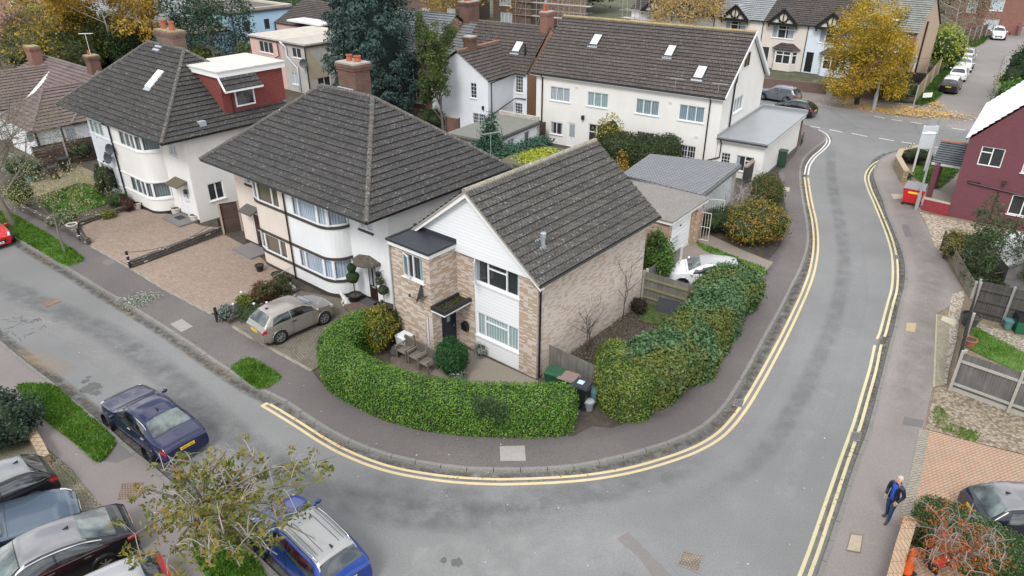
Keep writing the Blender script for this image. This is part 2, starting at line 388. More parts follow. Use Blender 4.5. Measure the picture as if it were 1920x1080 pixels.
def window(par,p0,p1,h,lights=2,curtain=CURT,frame=WHITE,fanlight=(),glazing=None,sill=True,depth=.07,bar=.055,sillm=None,name='window',open_=None,label=None,cover=1.0,sillz=.05):
 """h=(a0,a1,z0,z1). lights = number of equal casements or list of fractions; fanlight = indices with a top-light;
       glazing=(nx,ny) small panes per light"""
 a0,a1,b0,b1=h[:4];T=frame_fn(p0,p1);m=MB();k1,k0=-depth+.03,-depth-.03
 bx(m,T,a0,a1,k0,k1,b0,b0+bar);bx(m,T,a0,a1,k0,k1,b1-bar,b1)
 bx(m,T,a0,a0+bar,k0,k1,b0+bar,b1-bar);bx(m,T,a1-bar,a1,k0,k1,b0+bar,b1-bar)
 fr=[i/lights for i in range(lights+1)]if isinstance(lights,int)else[0]+list(lights)+[1]
 xs=[a0+(a1-a0)*f for f in fr]
 for x in xs[1:-1]:bx(m,T,x-bar*.55,x+bar*.55,k0,k1+.004,b0+bar,b1-bar)
 for i in fanlight:
  z=b0+(b1-b0)*.70;bx(m,T,xs[i]+bar*.4,xs[i+1]-bar*.4,k0,k1+.002,z-bar*.5,z+bar*.5)
 if glazing:
  g=.022
  for i in range(len(xs)-1):
   for q in range(1,glazing[0]):x=xs[i]+(xs[i+1]-xs[i])*q/glazing[0];bx(m,T,x-g/2,x+g/2,k0+.02,k1-.006,b0+bar,b1-bar)
   for q in range(1,glazing[1]):z=b0+(b1-b0)*q/glazing[1];bx(m,T,xs[i]+bar*.4,xs[i+1]-bar*.4,k0+.02,k1-.009,z-g/2,z+g/2)
 if open_ is not None:
  i,side,an=open_;w=xs[i+1]-xs[i]-bar;hx=xs[i]+bar*.5 if side=='l' else xs[i+1]-bar*.5;sg=1 if side=='l' else-1
  T2=lambda a,k,z:T(hx+sg*(a*math.cos(an)-k*math.sin(an)*0),k1+.02+a*math.sin(an)+k,z)
  for q in((0,bar,b0+.03,b1-.03),(w-bar,w,b0+.03,b1-.03),(bar,w-bar,b0+.03,b0+.03+bar),(bar,w-bar,b1-.03-bar,b1-.03)):
   bx(m,T2,q[0],q[1],-.02,.02,q[2],q[3])
  m.face([T2(bar,0,b0+.08),T2(w-bar,0,b0+.08),T2(w-bar,0,b1-.08),T2(bar,0,b1-.08)],1)
 o=m.build(name,[frame,PANE]if open_ else frame,par)
 if label:o['label']=label
 pm=MB();pm.face([T(a0+.02,-depth,b0+.02),T(a1-.02,-depth,b0+.02),T(a1-.02,-depth,b1-.02),T(a0+.02,-depth,b1-.02)]);pm.build('pane',PANE,o)
 cm=MB();kk=-.121
 if curtain is not None and cover>=1:bx(cm,T,a0-.01,a1+.01,kk-.01,kk,b0-.01,b1+.01);cm.build('curtain',curtain,o)
 else:
  bx(cm,T,a0-.01,a1+.01,kk-.012,kk-.006,b0-.01,b1+.01);cm.build('room_backing',ROOM,o)
  if curtain is not None:
   cm=MB();w=(a1-a0)*cover/2
   bx(cm,T,a0,a0+w,kk-.004,kk,b0,b1);bx(cm,T,a1-w,a1,kk-.004,kk,b0,b1);cm.build('curtain',curtain,o)
 if sill:
  s_=MB();bx(s_,T,a0-.06,a1+.06,-.03,.07,b0-sillz,b0-.002);s_.build('sill',sillm or WTRIM,o)
 return o
def door(par,p0,p1,h,leaf,frame=WHITE,panels=True,glassp=None,handle='r',depth=.08,label=None,name='door',slots=()):
 a0,a1,b0,b1=h[:4];T=frame_fn(p0,p1);m=MB();f=.07
 bx(m,T,a0,a0+f,-depth-.03,-depth+.05,b0,b1);bx(m,T,a1-f,a1,-depth-.03,-depth+.05,b0,b1);bx(m,T,a0+f,a1-f,-depth-.03,-depth+.05,b1-f,b1)
 l=MB();bx(l,T,a0+f,a1-f,-depth-.02,-depth+.02,b0+.01,b1-f)
 if panels:
  w=a1-a0-2*f;hh=b1-b0-f
  for i in range(2):
   for z0,z1 in panels if isinstance(panels,(list,tuple))else((.08,.42),):
    x=a0+f+w*(.1+.45*i);bx(l,T,x,x+w*.35,-depth+.02,-depth+.032,b0+hh*z0,b0+hh*z1)
 o=l.build(name,leaf,par)
 if label:o['label']=label
 m.build('door_frame',frame,o)
 if glassp:
  g=MB();w=a1-a0-2*f;hh=b1-b0-f
  for x0,x1,z0,z1 in glassp:bx(g,T,a0+f+w*x0,a0+f+w*x1,-depth+.021,-depth+.03,b0+hh*z0,b0+hh*z1)
  g.build('door_glass',plain('frosted_glass',(.30,.34,.36),.15),o)
 k=MB();x=a1-f-.09 if handle=='r' else a0+f+.09
 k.tube([T(x,-depth+.02,b0+1.0),T(x,-depth+.07,b0+1.0),T(x,-depth+.07,b0+1.12)],.013);k.build('handle',GREY,o)
 if slots:
  k=MB();bx(k,T,(a0+a1)/2-.13,(a0+a1)/2+.13,-depth+.02,-depth+.035,b0+slots[0],b0+slots[0]+.06);k.build('letterbox',GREY,o)
 return o
def clip_rows(poly,v0,v1):
 out=[]
 def cl(P,val,keep_above):
  Q=[]
  for i in range(len(P)):
   a,b=P[i],P[(i+1)%len(P)]
   ia=(a[1]>=val)==keep_above or abs(a[1]-val)<1e-9;ib=(b[1]>=val)==keep_above or abs(b[1]-val)<1e-9
   if ia:Q.append(a)
   if ia!=ib and abs(b[1]-a[1])>1e-9:t=(val-a[1])/(b[1]-a[1]);Q.append((a[0]+(b[0]-a[0])*t,val))
  return Q
 P=cl(poly,v0,True)
 return cl(P,v1,False)if P else P
def slope(mb,pts,course=.34,roll=.15,amp=.022,lift=.06,mi=None,thick=.05):
 """convex roof slope laid in overlapping courses of rolled tiles: real steps and rolls. pts counter-clockwise from outside."""
 P=[Vector(p)for p in pts];n=Vector((0,0,0))
 for i in range(1,len(P)-1):n+=(P[i]-P[0]).cross(P[i+1]-P[0])
 n.normalize();
 if n.z<0:n=-n
 u=Vector((-n.y,n.x,0));u.normalize();v=n.cross(u)
 q=[((p-P[0]).dot(u),(p-P[0]).dot(v))for p in P];v0=min(a[1]for a in q);v1=max(a[1]for a in q)
 W=lambda a,b,h:P[0]+u*a+v*b+n*h
 K=max(1,round((v1-v0)/course));cs=(v1-v0)/K
 def span(val):
  xs=[]
  for i in range(len(q)):
   a,b=q[i],q[(i+1)%len(q)]
   if min(a[1],b[1])-1e-7<=val<=max(a[1],b[1])+1e-7:
    if abs(a[1]-b[1])<1e-7:xs+=[a[0],b[0]]
    else:xs.append(a[0]+(b[0]-a[0])*(val-a[1])/(b[1]-a[1]))
  return(min(xs),max(xs))if xs else None
 hs=(0,.75,1,.75)if roll else(0,)
 step=roll/4 if roll else 1e9
 for k in range(K):
  lo,hi=v0+k*cs,v0+(k+1)*cs;A,B=span(lo+1e-6),span(hi-1e-6)
  if not A or not B:continue
  x0,x1=min(A[0],B[0]),max(A[1],B[1])
  if roll:js=[j*step for j in range(math.ceil(x0/step),math.floor(x1/step)+1)];us=[x0]+[j for j in js if x0<j<x1]+[x1]
  else:us=[x0,x1]
  H=(lambda x:amp*hs[int(round(x/step))%4])if roll else(lambda x:0)
  base=len(mb.v);m=mb.cur if mi is None else mi
  for x in us:
   a=min(max(x,A[0]),A[1]);b=min(max(x,B[0]),B[1]);h=H(x)
   mb.v+=[tuple(W(a,lo,-thick if k==0 else 0)),tuple(W(a,lo,lift+h)),tuple(W(b,hi,h*.8+.002))]
  for i in range(len(us)-1):
   c=base+i*3
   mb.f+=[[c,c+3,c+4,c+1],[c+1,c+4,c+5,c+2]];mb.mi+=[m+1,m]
def ridge(mb,a,b,r=.11,n=6,seg=.42,mi=None):
 """half-round ridge or hip tiles, one after the other"""
 a,b=Vector(a),Vector(b);d=b-a;L=d.length;d.normalize();K=max(1,round(L/seg))
 s_=d.cross(Vector((0,0,1)));s_.normalize();up=s_.cross(d)
 for k in range(K):
  p,q=a+d*(L*k/K),a+d*(L*(k+1)/K-.012)
  rows=[]
  for pt,rr in((p,r),(q,r*.9)):
   rows.append([pt+s_*math.cos(t)*rr+up*(math.sin(t)*rr-r*.25)for t in[-.35+(math.pi+.7)*i/n for i in range(n+1)]])
  mb.grid([rows[0],rows[1]],mi);mb.face(list(reversed(rows[0])),mi);mb.face(rows[1],mi)
def gutter(par,pts,r=.055,mat=None,name='gutter'):
 m=MB();m.tube(pts,r,6);return m.build(name,mat or BLACK,par,smooth=50)
def downpipe(par,pts,r=.04,mat=None):
 m=MB();m.tube(pts,r,6)
 z0=min(p[2]for p in pts);z1=max(p[2]for p in pts)
 return m.build('downpipe',mat or BLACK,par,smooth=50)
def chimney(par,x,y,z0,z1,w,d,mat,pots=(),capm=None,rz=0,potm=None,flash=True,name='chimney'):
 m=MB();c,s_=math.cos(rz),math.sin(rz)
 def B(hw,hd,a,b,mi=0):m.obox((x,y,(a+b)/2),2*hw,2*hd,b-a,rz,mi)
 B(w/2,d/2,z0,z1-.36);B(w/2+.05,d/2+.05,z1-.36,z1-.22,0);B(w/2+.09,d/2+.09,z1-.22,z1-.08,0);B(w/2+.05,d/2+.05,z1-.08,z1,1)
 o=m.build(name,[mat,capm or plain('lichened_mortar_cap',(.33,.32,.27),.95,var=.35)],par)
 for px,py,h,r in pots:
  p=MB();p.lathe([(r,0),(r*.92,h*.2),(r*.82,h*.8),(r,h*.84),(r,h),(r*.75,h),(r*.7,h*.5),(0,h*.5)],(x+px*c-py*s_,y+px*s_+py*c,z1),10)
  p.build('chimney_pot',potm or plain('terracotta_pot',(.36,.10,.06),.85),o,smooth=40)
 if flash:
  f=MB();f.obox((x,y,z0+.0),w+.1,d+.1,.5,rz)
 return o
def skylight(par,c,w,h,n,u,frame=None):
 """roof window lying on a slope: centre c, slope normal n, level direction u"""
 n=Vector(n).normalized();u=Vector(u).normalized();v=n.cross(u);c=Vector(c)+n*.09;m=MB()
 def bar(a0,a1,b0,b1,h0=-.12,h1=.02):
  m.hexa([c+u*x+v*y+n*z for z in(h0,h1)for x,y in((a0,b0),(a1,b0),(a1,b1),(a0,b1))])
 t=.07;bar(-w/2,w/2,-h/2,-h/2+t);bar(-w/2,w/2,h/2-t,h/2);bar(-w/2,-w/2+t,-h/2+t,h/2-t);bar(w/2-t,w/2,-h/2+t,h/2-t)
 o=m.build('skylight',frame or DGREY,par)
 g=MB();g.hexa([c+u*x+v*y+n*z for z in(-.1,0)for x,y in((-w/2+t,-h/2+t),(w/2-t,-h/2+t),(w/2-t,h/2-t),(-w/2+t,h/2-t))]);g.build('pane',plain('skylight_glass_with_white_blind',(.55,.58,.6),.06),o)
 f=MB();f.hexa([c+u*x+v*y+n*z for z in(-.1,-.03)for x,y in((-w/2-.02,-h/2-.22),(w/2+.02,-h/2-.22),(w/2+.02,-h/2),(-w/2-.02,-h/2))]);f.build('flashing',LEAD,o)
 return o
def sat_dish(par,at,face,r=.32,mat=None,name='satellite_dish'):
 """offset dish on a bracket: face = direction it looks along (local)"""
 f=Vector(face).normalized();x=f.cross(Vector((0,0,1))).normalized();y=x.cross(f);c=Vector(at)+f*.25;m=MB();rows=[]
 for i in range(6):
  t=i/5;rows.append([c+x*math.cos(a)*r*t+y*math.sin(a)*r*1.08*t+f*(.11*t*t)for a in[2*math.pi*k/18 for k in range(18)]])
 m.grid(rows,closed=True);rows2=[[p-f*.015 for p in r_]for r_ in rows];m.grid(list(reversed(rows2)),closed=True)
 m.tube([Vector(at),Vector(at)+f*.12-y*.1,c],.022);m.tube([c-y*r*1.0,c+f*.42-y*.18],.014);m.obox(c+f*.45-y*.17,.07,.07,.12)
 return m.build(name,mat or plain('dark_grey_dish',(.055,.065,.075),.45),par,smooth=40)
# ------------------------------------------------------------------ planting helpers
def quads(name,P,N,size,mat,parent=None,aspect=.6,jit=.6,droop=0,seed=1,shape=0,kind=None):
 """many leaf blades, one small folded face each, in one mesh with a random value per leaf"""
 rng=np.random.default_rng(seed);P=np.asarray(P,'f');n=len(P)
 N=np.asarray(N,'f')if N is not None else rng.normal(size=(n,3)).astype('f')
 N=N+rng.normal(size=(n,3))*jit;N/=np.linalg.norm(N,axis=1,keepdims=True)+1e-9
 T=rng.normal(size=(n,3));T[:,2]-=droop;T-=N*(T*N).sum(1,keepdims=True);T/=np.linalg.norm(T,axis=1,keepdims=True)+1e-9
 B=np.cross(N,T);s_=(np.asarray(size)*rng.uniform(.5,1.35,n))[:,None]
 if shape==0:
  V=np.stack([P-T*s_*.5,P+B*s_*aspect*.5+N*s_*.08,P+T*s_*.5,P-B*s_*aspect*.5+N*s_*.08],1)
 else:
  V=np.stack([P-T*s_*.5-B*s_*aspect*.5,P-T*s_*.5+B*s_*aspect*.5,P+T*s_*.5+B*s_*aspect*.5,P+T*s_*.5-B*s_*aspect*.5],1)
 me=bpy.data.meshes.new(name);me.vertices.add(n*4);me.vertices.foreach_set('co',V.reshape(-1).astype('f'))
 me.loops.add(n*4);me.loops.foreach_set('vertex_index',np.arange(n*4,dtype='i'))
 me.polygons.add(n);me.polygons.foreach_set('loop_start',np.arange(0,n*4,4,dtype='i'));me.polygons.foreach_set('loop_total',np.full(n,4,'i'))
 at=me.attributes.new('rnd','FLOAT','FACE');at.data.foreach_set('value',rng.random(n).astype('f'))
 me.materials.append(mat);me.update(calc_edges=True)
 o=bpy.data.objects.new(name,me);col.objects.link(o)
 if parent:o.parent=parent
 if kind:o['kind']=kind
 return o
def surf_samples(me_v,me_f,n,seed=1):
 rng=np.random.default_rng(seed);V=np.asarray(me_v,'f');T=[]
 for f in me_f:
  for i in range(1,len(f)-1):T.append((f[0],f[i],f[i+1]))
 T=np.array(T);a,b,c=V[T[:,0]],V[T[:,1]],V[T[:,2]];N=np.cross(b-a,c-a);A=np.linalg.norm(N,axis=1)+1e-12
 i=rng.choice(len(T),n,p=A/A.sum());r1=np.sqrt(rng.random(n))[:,None];r2=rng.random(n)[:,None]
 return a[i]*(1-r1)+b[i]*r1*(1-r2)+c[i]*r1*r2,N[i]/A[i][:,None]
def blob(c,r,seed=0,n=10,m=14,rough=.18):
 """lumpy closed surface as rows of points (for hedging cores and clipped bushes)"""
 rng=random.Random(seed);ph=[(rng.uniform(0,6.28),rng.uniform(1,4),rng.uniform(1,4))for _ in range(4)];rows=[]
 for i in range(n+1):
  t=math.pi*i/n;row=[]
  for k in range(m):
   a=2*math.pi*k/m;w=1+rough*sum(math.sin(p[0]+p[1]*a+p[2]*t*1.3)for p in ph)/2.2
   row.append(Vector((c[0]+r[0]*w*math.sin(t)*math.cos(a),c[1]+r[1]*w*math.sin(t)*math.sin(a),c[2]-r[2]*w*math.cos(t))))
  rows.append(row)
 return rows
def clumps(cs,n_each,spread,seed=1,shell=.55):
 """points scattered in soft balls round the centres: foliage sprays with gaps between"""
 rng=np.random.default_rng(seed);P=[];N=[]
 for c,r in cs:
  k=max(4,int(n_each*(r/spread)**2));d=rng.normal(size=(k,3));d/=np.linalg.norm(d,axis=1,keepdims=True)
  rad=r*(shell+(1-shell)*rng.random(k)**.6)[:,None];p=np.array(c)[None,:]+d*rad*np.array([1,1,.8]);P.append(p);N.append(d+np.array([0,0,.35]))
 return np.concatenate(P),np.concatenate(N)
def branch_tree(mb,base,h,r,spread,levels=3,seed=1,kids_=(4,4,3),up=.5,bend=.25,first=.35,n=6):
 """tapering limbs; returns twig tips [(point, direction)]"""
 rng=random.Random(seed);tips=[]
 def limb(p,d,L,rad,lev):
  pts=[Vector(p)];rr=[rad];q=Vector(p);dd=Vector(d).normalized();K=4 if lev else 6
  for i in range(K):
   dd=(dd+Vector((rng.uniform(-1,1),rng.uniform(-1,1),rng.uniform(-.6,.9)))*bend*.5).normalized()
   q=q+dd*(L/K);pts.append(q.copy());rr.append(rad*(1-.75*(i+1)/K)+.002)
  mb.tube(pts,rr,n if lev==0 else(5 if lev==1 else 3),cap=False)
  if lev>=levels:tips.append((pts[-1],dd));tips.append((pts[2],dd));return
  kk=kids_[min(lev,len(kids_)-1)]
  for j in range(kk):
   f=first+(1-first)*(j+rng.uniform(.2,.9))/kk if lev==0 else rng.uniform(.3,1);idx=min(int(f*K),K-1);t=f*K-idx;b=pts[idx].lerp(pts[idx+1],min(1,t))
   a=2.4*j+rng.uniform(-.5,.5);x=dd.orthogonal().normalized();y=dd.cross(x)
   nd=(dd*up+(x*math.cos(a)+y*math.sin(a))*spread).normalized()
   limb(b,nd,L*rng.uniform(.5,.72),max(.004,rr[idx]*.55),lev+1)
  if lev:tips.append((pts[-1],dd))
 limb(base,(0,0,1),h,r,0)
 return tips
BARK=plain('grey_bark',(.15,.135,.115),.95,var=.35,scale=9);BARKD=plain('dark_bark',(.055,.045,.038),.95,var=.3,scale=9);TWIG=plain('pale_twig',(.32,.30,.28),.9,var=.2)
# ------------------------------------------------------------------ ground, roads, pavements
def sheet(name,pts,z,mat,kind='structure',skirt=0.0):
 m=MB();m.prism([(p[0],p[1])for p in pts],z-skirt,z,top=True)if skirt else m.prism([(p[0],p[1])for p in pts],z,z)
 if not skirt:
  m=MB();P=[(p[0],p[1])for p in pts]
  if sum(P[i][0]*P[(i+1)%len(P)][1]-P[(i+1)%len(P)][0]*P[i][1]for i in range(len(P)))<0:P.reverse()
  m.face([(x,y,z)for x,y in P])
 return tag(m.build(name,mat),kind=kind)
ASPH=asphalt('worn_asphalt',(.198,.198,.197),.17,.30)
ASPH2=asphalt('brownish_asphalt',(.235,.215,.205),.12,.2)
PAVE=asphalt('pinkish_tarmac',(.135,.121,.118),.2,.3)
PAVE2=asphalt('darker_tarmac_patch',(.16,.15,.148),.12,.2)
KERB=asphalt('kerb_stone',(.21,.20,.185),.3,.4)
GRASS=soil('grass_ground',(.05,.11,.015),(.095,.18,.03),1.2)
SOIL=soil('garden_soil',(.045,.036,.028),(.085,.07,.055))
g_=MB();g_.face([(-900,-300,-.06),(900,-300,-.06),(900,1500,-.06),(-900,1500,-.06)])
tag(g_.build('ground',soil('far_ground',(.05,.06,.03),(.10,.10,.06),.08)),kind='structure')
K1px=[(-120,366),(-40,412),(37,455),(82,482),(130,510),(180,541),(215,562),(270,595),(342,641),(410,688),(480,732),(530,756),(580,790),(610,809),(640,826),(675,842),(711,855),(750,866),(792,874),(837,881),(887,886),(960,887),(1000,886),(1060,883),(1102,876),(1144,868),(1182,858),(1220,847),(1255,836),(1287,823),(1318,807),(1355,774),(1376,744),(1401,702),(1423,661),(1441,627),(1466,582),(1486,541),(1506,500),(1517,457),(1515,420),(1507,375),(1502,335),(1505,308),(1515,292),(1532,278),(1546,268),(1550,258),(1540,249),(1522,240),(1505,234),(1440,222),(1350,207)]
K2px=[(2050,326),(1900,302),(1800,286),(1717,278),(1690,284),(1660,293),(1643,307),(1636,327),(1641,348),(1653,378),(1661,405),(1678,446),(1690,478),(1695,508),(1693,540),(1686,566),(1673,622),(1662,662),(1652,702),(1640,750),(1629,790),(1624,810),(1615,835),(1602,867),(1587,912),(1567,972),(1552,1017),(1530,1080),(1500,1190)]
K3px=[(-160,530),(-60,597),(0,639),(25,660),(62,690),(105,723),(140,752),(185,790),(212,811),(245,842),(275,865),(310,895),(365,942),(400,973),(445,1010),(500,1058),(560,1120),(620,1190)]
K4px=[(1250,148),(1340,165),(1440,184),(1530,200),(1590,210),(1640,214),(1690,211),(1725,203),(1748,194),(1763,184),(1774,165),(1790,140),(1801,116),(1810,98),(1820,91),(1838,85),(1850,77),(1855,66),(1853,56),(1846,44)]
K5px=[(2050,278),(1930,258),(1870,240),(1852,215),(1855,194),(1865,162),(1877,125),(1884,106),(1900,99),(1940,94)]
def curve(px,n=4):return[Vector((p.x,p.y,0))for p in catmull(GS(px),n)]
K1,K2,K3,K4,K5=map(curve,(K1px,K2px,K3px,K4px,K5px))
def offset(P,d):
 out=[]
 for i,p in enumerate(P):
  t=P[min(i+1,len(P)-1)]-P[max(i-1,0)];t.z=0;t.normalize();out.append(p+Vector((-t.y,t.x,0))*d)
 return out
def resample(P,step):
 s_=[0]
 for a,b in zip(P,P[1:]):s_.append(s_[-1]+(b-a).length)
 out=[];j=0;n=max(1,round(s_[-1]/step))
 for k in range(n+1):
  d_=s_[-1]*k/n
  while j<len(P)-2 and s_[j+1]<d_:j+=1
  t=(d_-s_[j])/max(1e-9,s_[j+1]-s_[j]);out.append(P[j].lerp(P[j+1],min(1,max(0,t))))
 return out
def kerb(P,side,h=.115,w=.14):
 m=MB();Q=resample(P,.92);rng=random.Random(3)
 for a,b in zip(Q,Q[1:]):
  d_=(b-a).normalized();n=Vector((-d_.y,d_.x,0))*side;j=rng.uniform(-.006,.006);a2,b2=a+d_*.014,b-d_*.014
  A,B,C,D=a2+n*j,b2+n*j,b2+n*(w+.02),a2+n*(w+.02);hh=h+rng.uniform(-.008,.008)
  if side<0:A,B,C,D=B,A,D,C
  bev=n*.025
  m.hexa([A,B,C,D,A+bev+Vector((0,0,hh)),B+bev+Vector((0,0,hh)),C+Vector((0,0,hh)),D+Vector((0,0,hh))])
 tag(m.build('kerb',KERB),kind='structure')
kerb(K1,1);kerb(K2,1);kerb(K3,-1);kerb(K4,1);kerb(K5,-1)
rd=offset(K1,.3)[:];lane_r=offset(K2,.3);near=offset(K3,-.3)
i1=len(K1)
sheet('road',[p for p in offset(K1,.4)]+[p for p in offset(K2,.4)]+[Vector((14,6,0)),Vector((-6,6,0))]+list(reversed(offset(K3,-.4))),0,ASPH)
a1,a2=G(1200,172),G(1350,205);b1_=G(2060,318)
sheet('road',[G(1250,140),G(1440,178),G(1600,207),G(1740,190),G(1775,150),G(1812,92),G(1846,76),G(1850,40),G(1960,40),G(1960,98),G(1886,104),G(1868,160),G(1858,215),G(1960,262),G(2060,281),G(2060,326),G(1717,280),G(1545,256),G(1505,232),G(1340,204)],-.004,ASPH2)
up_near=[G(*p)for p in((1250,187),(1340,206),(1505,235),(1545,256),(1640,290),(1717,279),(2060,328),(2060,284),(1811,243),(1639,217),(1590,211),(1530,201),(1440,185),(1250,149))]
sheet('road',up_near,-.002,asphalt('cracked_grey_asphalt',(.20,.20,.20),.15,.22,R(-25),.5))
IA=[(-120,300),(-40,350),(0,370),(35,388),(100,420),(135,443),(170,460),(245,502),(307,540),(395,587),(437,612),(480,637),(585,695),(600,715),(655,757),(720,789),(790,808),(870,818),(950,821),(1075,818),(1110,799),(1147,803),(1210,780),(1260,737),(1302,682),(1350,635),(1385,577),(1403,545),(1440,490),(1462,462),(1472,430),(1473,395),(1466,350),(1459,324),(1490,291),(1501,265),(1503,240),(1440,226),(1350,210)]
PZ=.10
def pavement(K,side,inner,mat,nm='pavement'):
 sheet(nm,offset(K,side*.13)+[Vector((p.x,p.y,0))for p in reversed(inner)],PZ,mat)
pavement(K1,1,GS(IA,PZ),PAVE)
IC=[(2050,350),(1800,306),(1730,293),(1698,300),(1677,318),(1690,347),(1697,367),(1722,398),(1740,427),(1752,462),(1765,478),(1802,537),(1806,560),(1757,588),(1751,725),(1746,738),(1731,803),(1727,812),(1712,880),(1702,922),(1690,985),(1685,1012),(1670,1080),(1655,1190)]
sheet('pavement',offset(K2,.13)+list(reversed(GS(IC,PZ))),PZ,asphalt('pale_pink_tarmac',(.25,.222,.208),.14,.28))
IB=[(-160,640),(-60,720),(0,780),(50,800),(85,838),(135,880),(183,940),(250,1010),(310,1080),(420,1190)]
sheet('pavement',offset(K3,-.13)+list(reversed(GS(IB,PZ))),PZ,asphalt('grey_pink_tarmac',(.22,.195,.188),.12,.18))
sheet('pavement',offset(K4,.13)[:44]+[G(x,y,PZ)for x,y in((1738,196),(1700,194),(1545,173),(1440,162),(1250,122))],PZ,asphalt('slabbed_far_pavement',(.23,.205,.195),.15,.2))
sheet('pavement',offset(K5,-.13)+[G(x,y,PZ)for x,y in((1940,90),(1915,110),(1905,140),(1890,200),(1905,232),(1960,250),(2050,262))],PZ,asphalt('far_footway',(.26,.25,.235),.15,.2))
sheet('plot',GS(IA,.09)+[G(1250,120),Vector((-40,150,0)),Vector((-95,150,0)),Vector((-95,62,0))],.075,SOIL)
sheet('plot',GS(IC,.09)+[Vector((14,5,0)),Vector((60,5,0)),Vector((60,60,0))],.075,soil('bark_and_soil',(.16,.12,.08),(.25,.20,.14)))
BLOCKB=setts('mossy_grey_setts',(.20,.175,.135),(.25,.22,.165),(.05,.045,.03),R(-40),.2,.1,.014,.75)
sheet('driveway',GS(IB,.09)+[Vector((-6,5,0)),Vector((-40,5,0))],.085,BLOCKB)
sheet('kerb_edging',[G(x,y,.1)for x,y in((83,838),(183,941),(310,1081),(303,1081),(178,941),(78,838))],.104,setts('moss_edge_setts',(.24,.21,.14),(.28,.25,.18),(.05,.05,.02),R(-40),.1,.2,.014,.6))
BRICKD=setts('brown_block_paving',(.27,.195,.155),(.34,.265,.21),(.11,.09,.07),R(40),.2,.1,.010,.0,.45)
sheet('driveway',GS([(152,425),(205,402),(262,392),(320,402),(380,424),(418,428),(416,438),(250,502),(170,460)],.1),.11,BRICKD)
sheet('driveway',GS([(246,504),(420,440),(458,460),(500,492),(545,522),(400,588),(307,542)],.1),.11,BRICKD)
BRICKG=setts('weathered_grey_paving',(.15,.125,.105),(.21,.185,.155),(.05,.043,.036),R(50),.2,.1,.012,.25,.5)
sheet('driveway',GS([(432,610),(560,545),(640,560),(735,582),(735,625),(660,640),(588,694)],.1),.11,BRICKG)
EDGE=setts('edge_setts',(.28,.25,.20),(.33,.30,.25),(.08,.07,.06),R(50),.1,.2,.01)
def strip(name,px,w,z,mat,kind='structure',n=4):
 P=catmull(GS(px,z),n);A,B=offset(P,w/2),offset(P,-w/2);m=MB();m.grid([[Vector((p.x,p.y,z))for p in A],[Vector((p.x,p.y,z))for p in B]]);o=m.build(name,mat);return tag(o,kind=kind)if kind else o
for q in([(170,461),(245,503),(307,541),(396,588)],[(436,612),(480,638),(584,695)]):strip('edging',q,.16,.116,EDGE)
sheet('concrete_drive',GS([(70,335),(150,312),(195,330),(222,362),(205,366),(184,349),(150,342),(66,370),(20,374)],.1),.11,asphalt('sandy_concrete',(.26,.215,.15),.2,.25))
sheet('garden_path',GS([(800,700),(842,640),(1010,715),(985,745),(930,742)],.1),.112,asphalt('sandy_path',(.27,.235,.195),.15,.3))
sheet('garden_soil',GS([(740,640),(840,690),(900,730),(850,735),(730,690)],.1),.106,soil('trodden_soil',(.085,.068,.054),(.15,.12,.095),1.5))
sheet('garage_apron',GS([(1273,457),(1298,452),(1330,440),(1395,470),(1450,492),(1403,547),(1300,520),(1262,510)],.1),.106,asphalt('cracked_concrete',(.225,.195,.165),.18,.3))
sheet('lawn_strip',GS([(1300,452),(1318,457),(1395,488),(1432,503),(1438,516),(1425,512),(1385,497),(1320,470)],.1),.112,GRASS)
sheet('garden_lawn',GS([(1192,572),(1225,560),(1290,590),(1255,610),(1205,605)],.1),.112,soil('patchy_grass',(.05,.09,.015),(.10,.11,.05),1.6))
GRAV=gravel('buff_gravel',(.36,.29,.22),(.48,.42,.34),9)
sheet('gravel_yard',GS([(1723,397),(1775,410),(1990,452),(1990,560),(1900,520),(1830,500),(1765,477),(1752,462),(1740,427)],.09),.104,GRAV)
sheet('gravel_strip',GS([(1785,552),(1808,545),(1808,560),(1800,590),(1793,640),(1780,690),(1775,720),(1770,718),(1780,630),(1778,590)],.09),.108,gravel('pale_gravel',(.40,.33,.26),(.52,.47,.40),9))
sheet('side_path',GS([(1757,589),(1780,592),(1790,615),(1778,700),(1772,722),(1751,725)],.1),.106,soil('mossy_tarmac',(.21,.185,.13),(.27,.245,.19),1.2))
sheet('concrete_slab',GS([(1764,600),(1768,593),(1793,600),(1791,613)],.1),.114,plain('cream_slab',(.52,.46,.36),.9))
sheet('front_garden',GS([(1751,738),(1772,728),(1990,800),(1990,868),(1920,852),(1838,832),(1735,804)],.09),.102,gravel('leafy_gravel',(.26,.20,.14),(.38,.33,.25),9))
sheet('back_lawn',GS([(1822,608),(1840,618),(1990,700),(1990,735),(1818,655)],.1),.108,GRASS)
sheet('gravel_path',GS([(1805,592),(1830,602),(1990,660),(1990,700),(1840,618),(1815,605)],.1),.104,gravel('shingle',(.30,.25,.20),(.46,.41,.34),10))
sheet('driveway',GS([(1735,805),(1838,833),(1990,872),(1990,1190),(1690,1100),(1697,960),(1716,880)],.1),.108,setts('salmon_block_paving',(.40,.235,.155),(.36,.27,.195),(.12,.085,.065),R(-24),.2,.1,.009,.0,.25))
strip('edging',[(1733,806),(1719,880),(1708,925),(1697,975)],.32,.113,setts('grey_edge_setts',(.25,.23,.19),(.30,.27,.22),(.08,.07,.06),R(-14),.32,.1,.01))
sheet('wall_top_kerb',GS([(1755,589),(1758,590),(1753,726),(1749,726)],.12),.125,plain('mossy_concrete_edge',(.36,.32,.22),.9,var=.25))
sheet('porch_path',GS([(1697,345),(1800,320),(1850,340),(1780,405),(1724,395),(1700,366)],.1),.104,asphalt('pale_concrete_path',(.38,.35,.30),.12,.2))
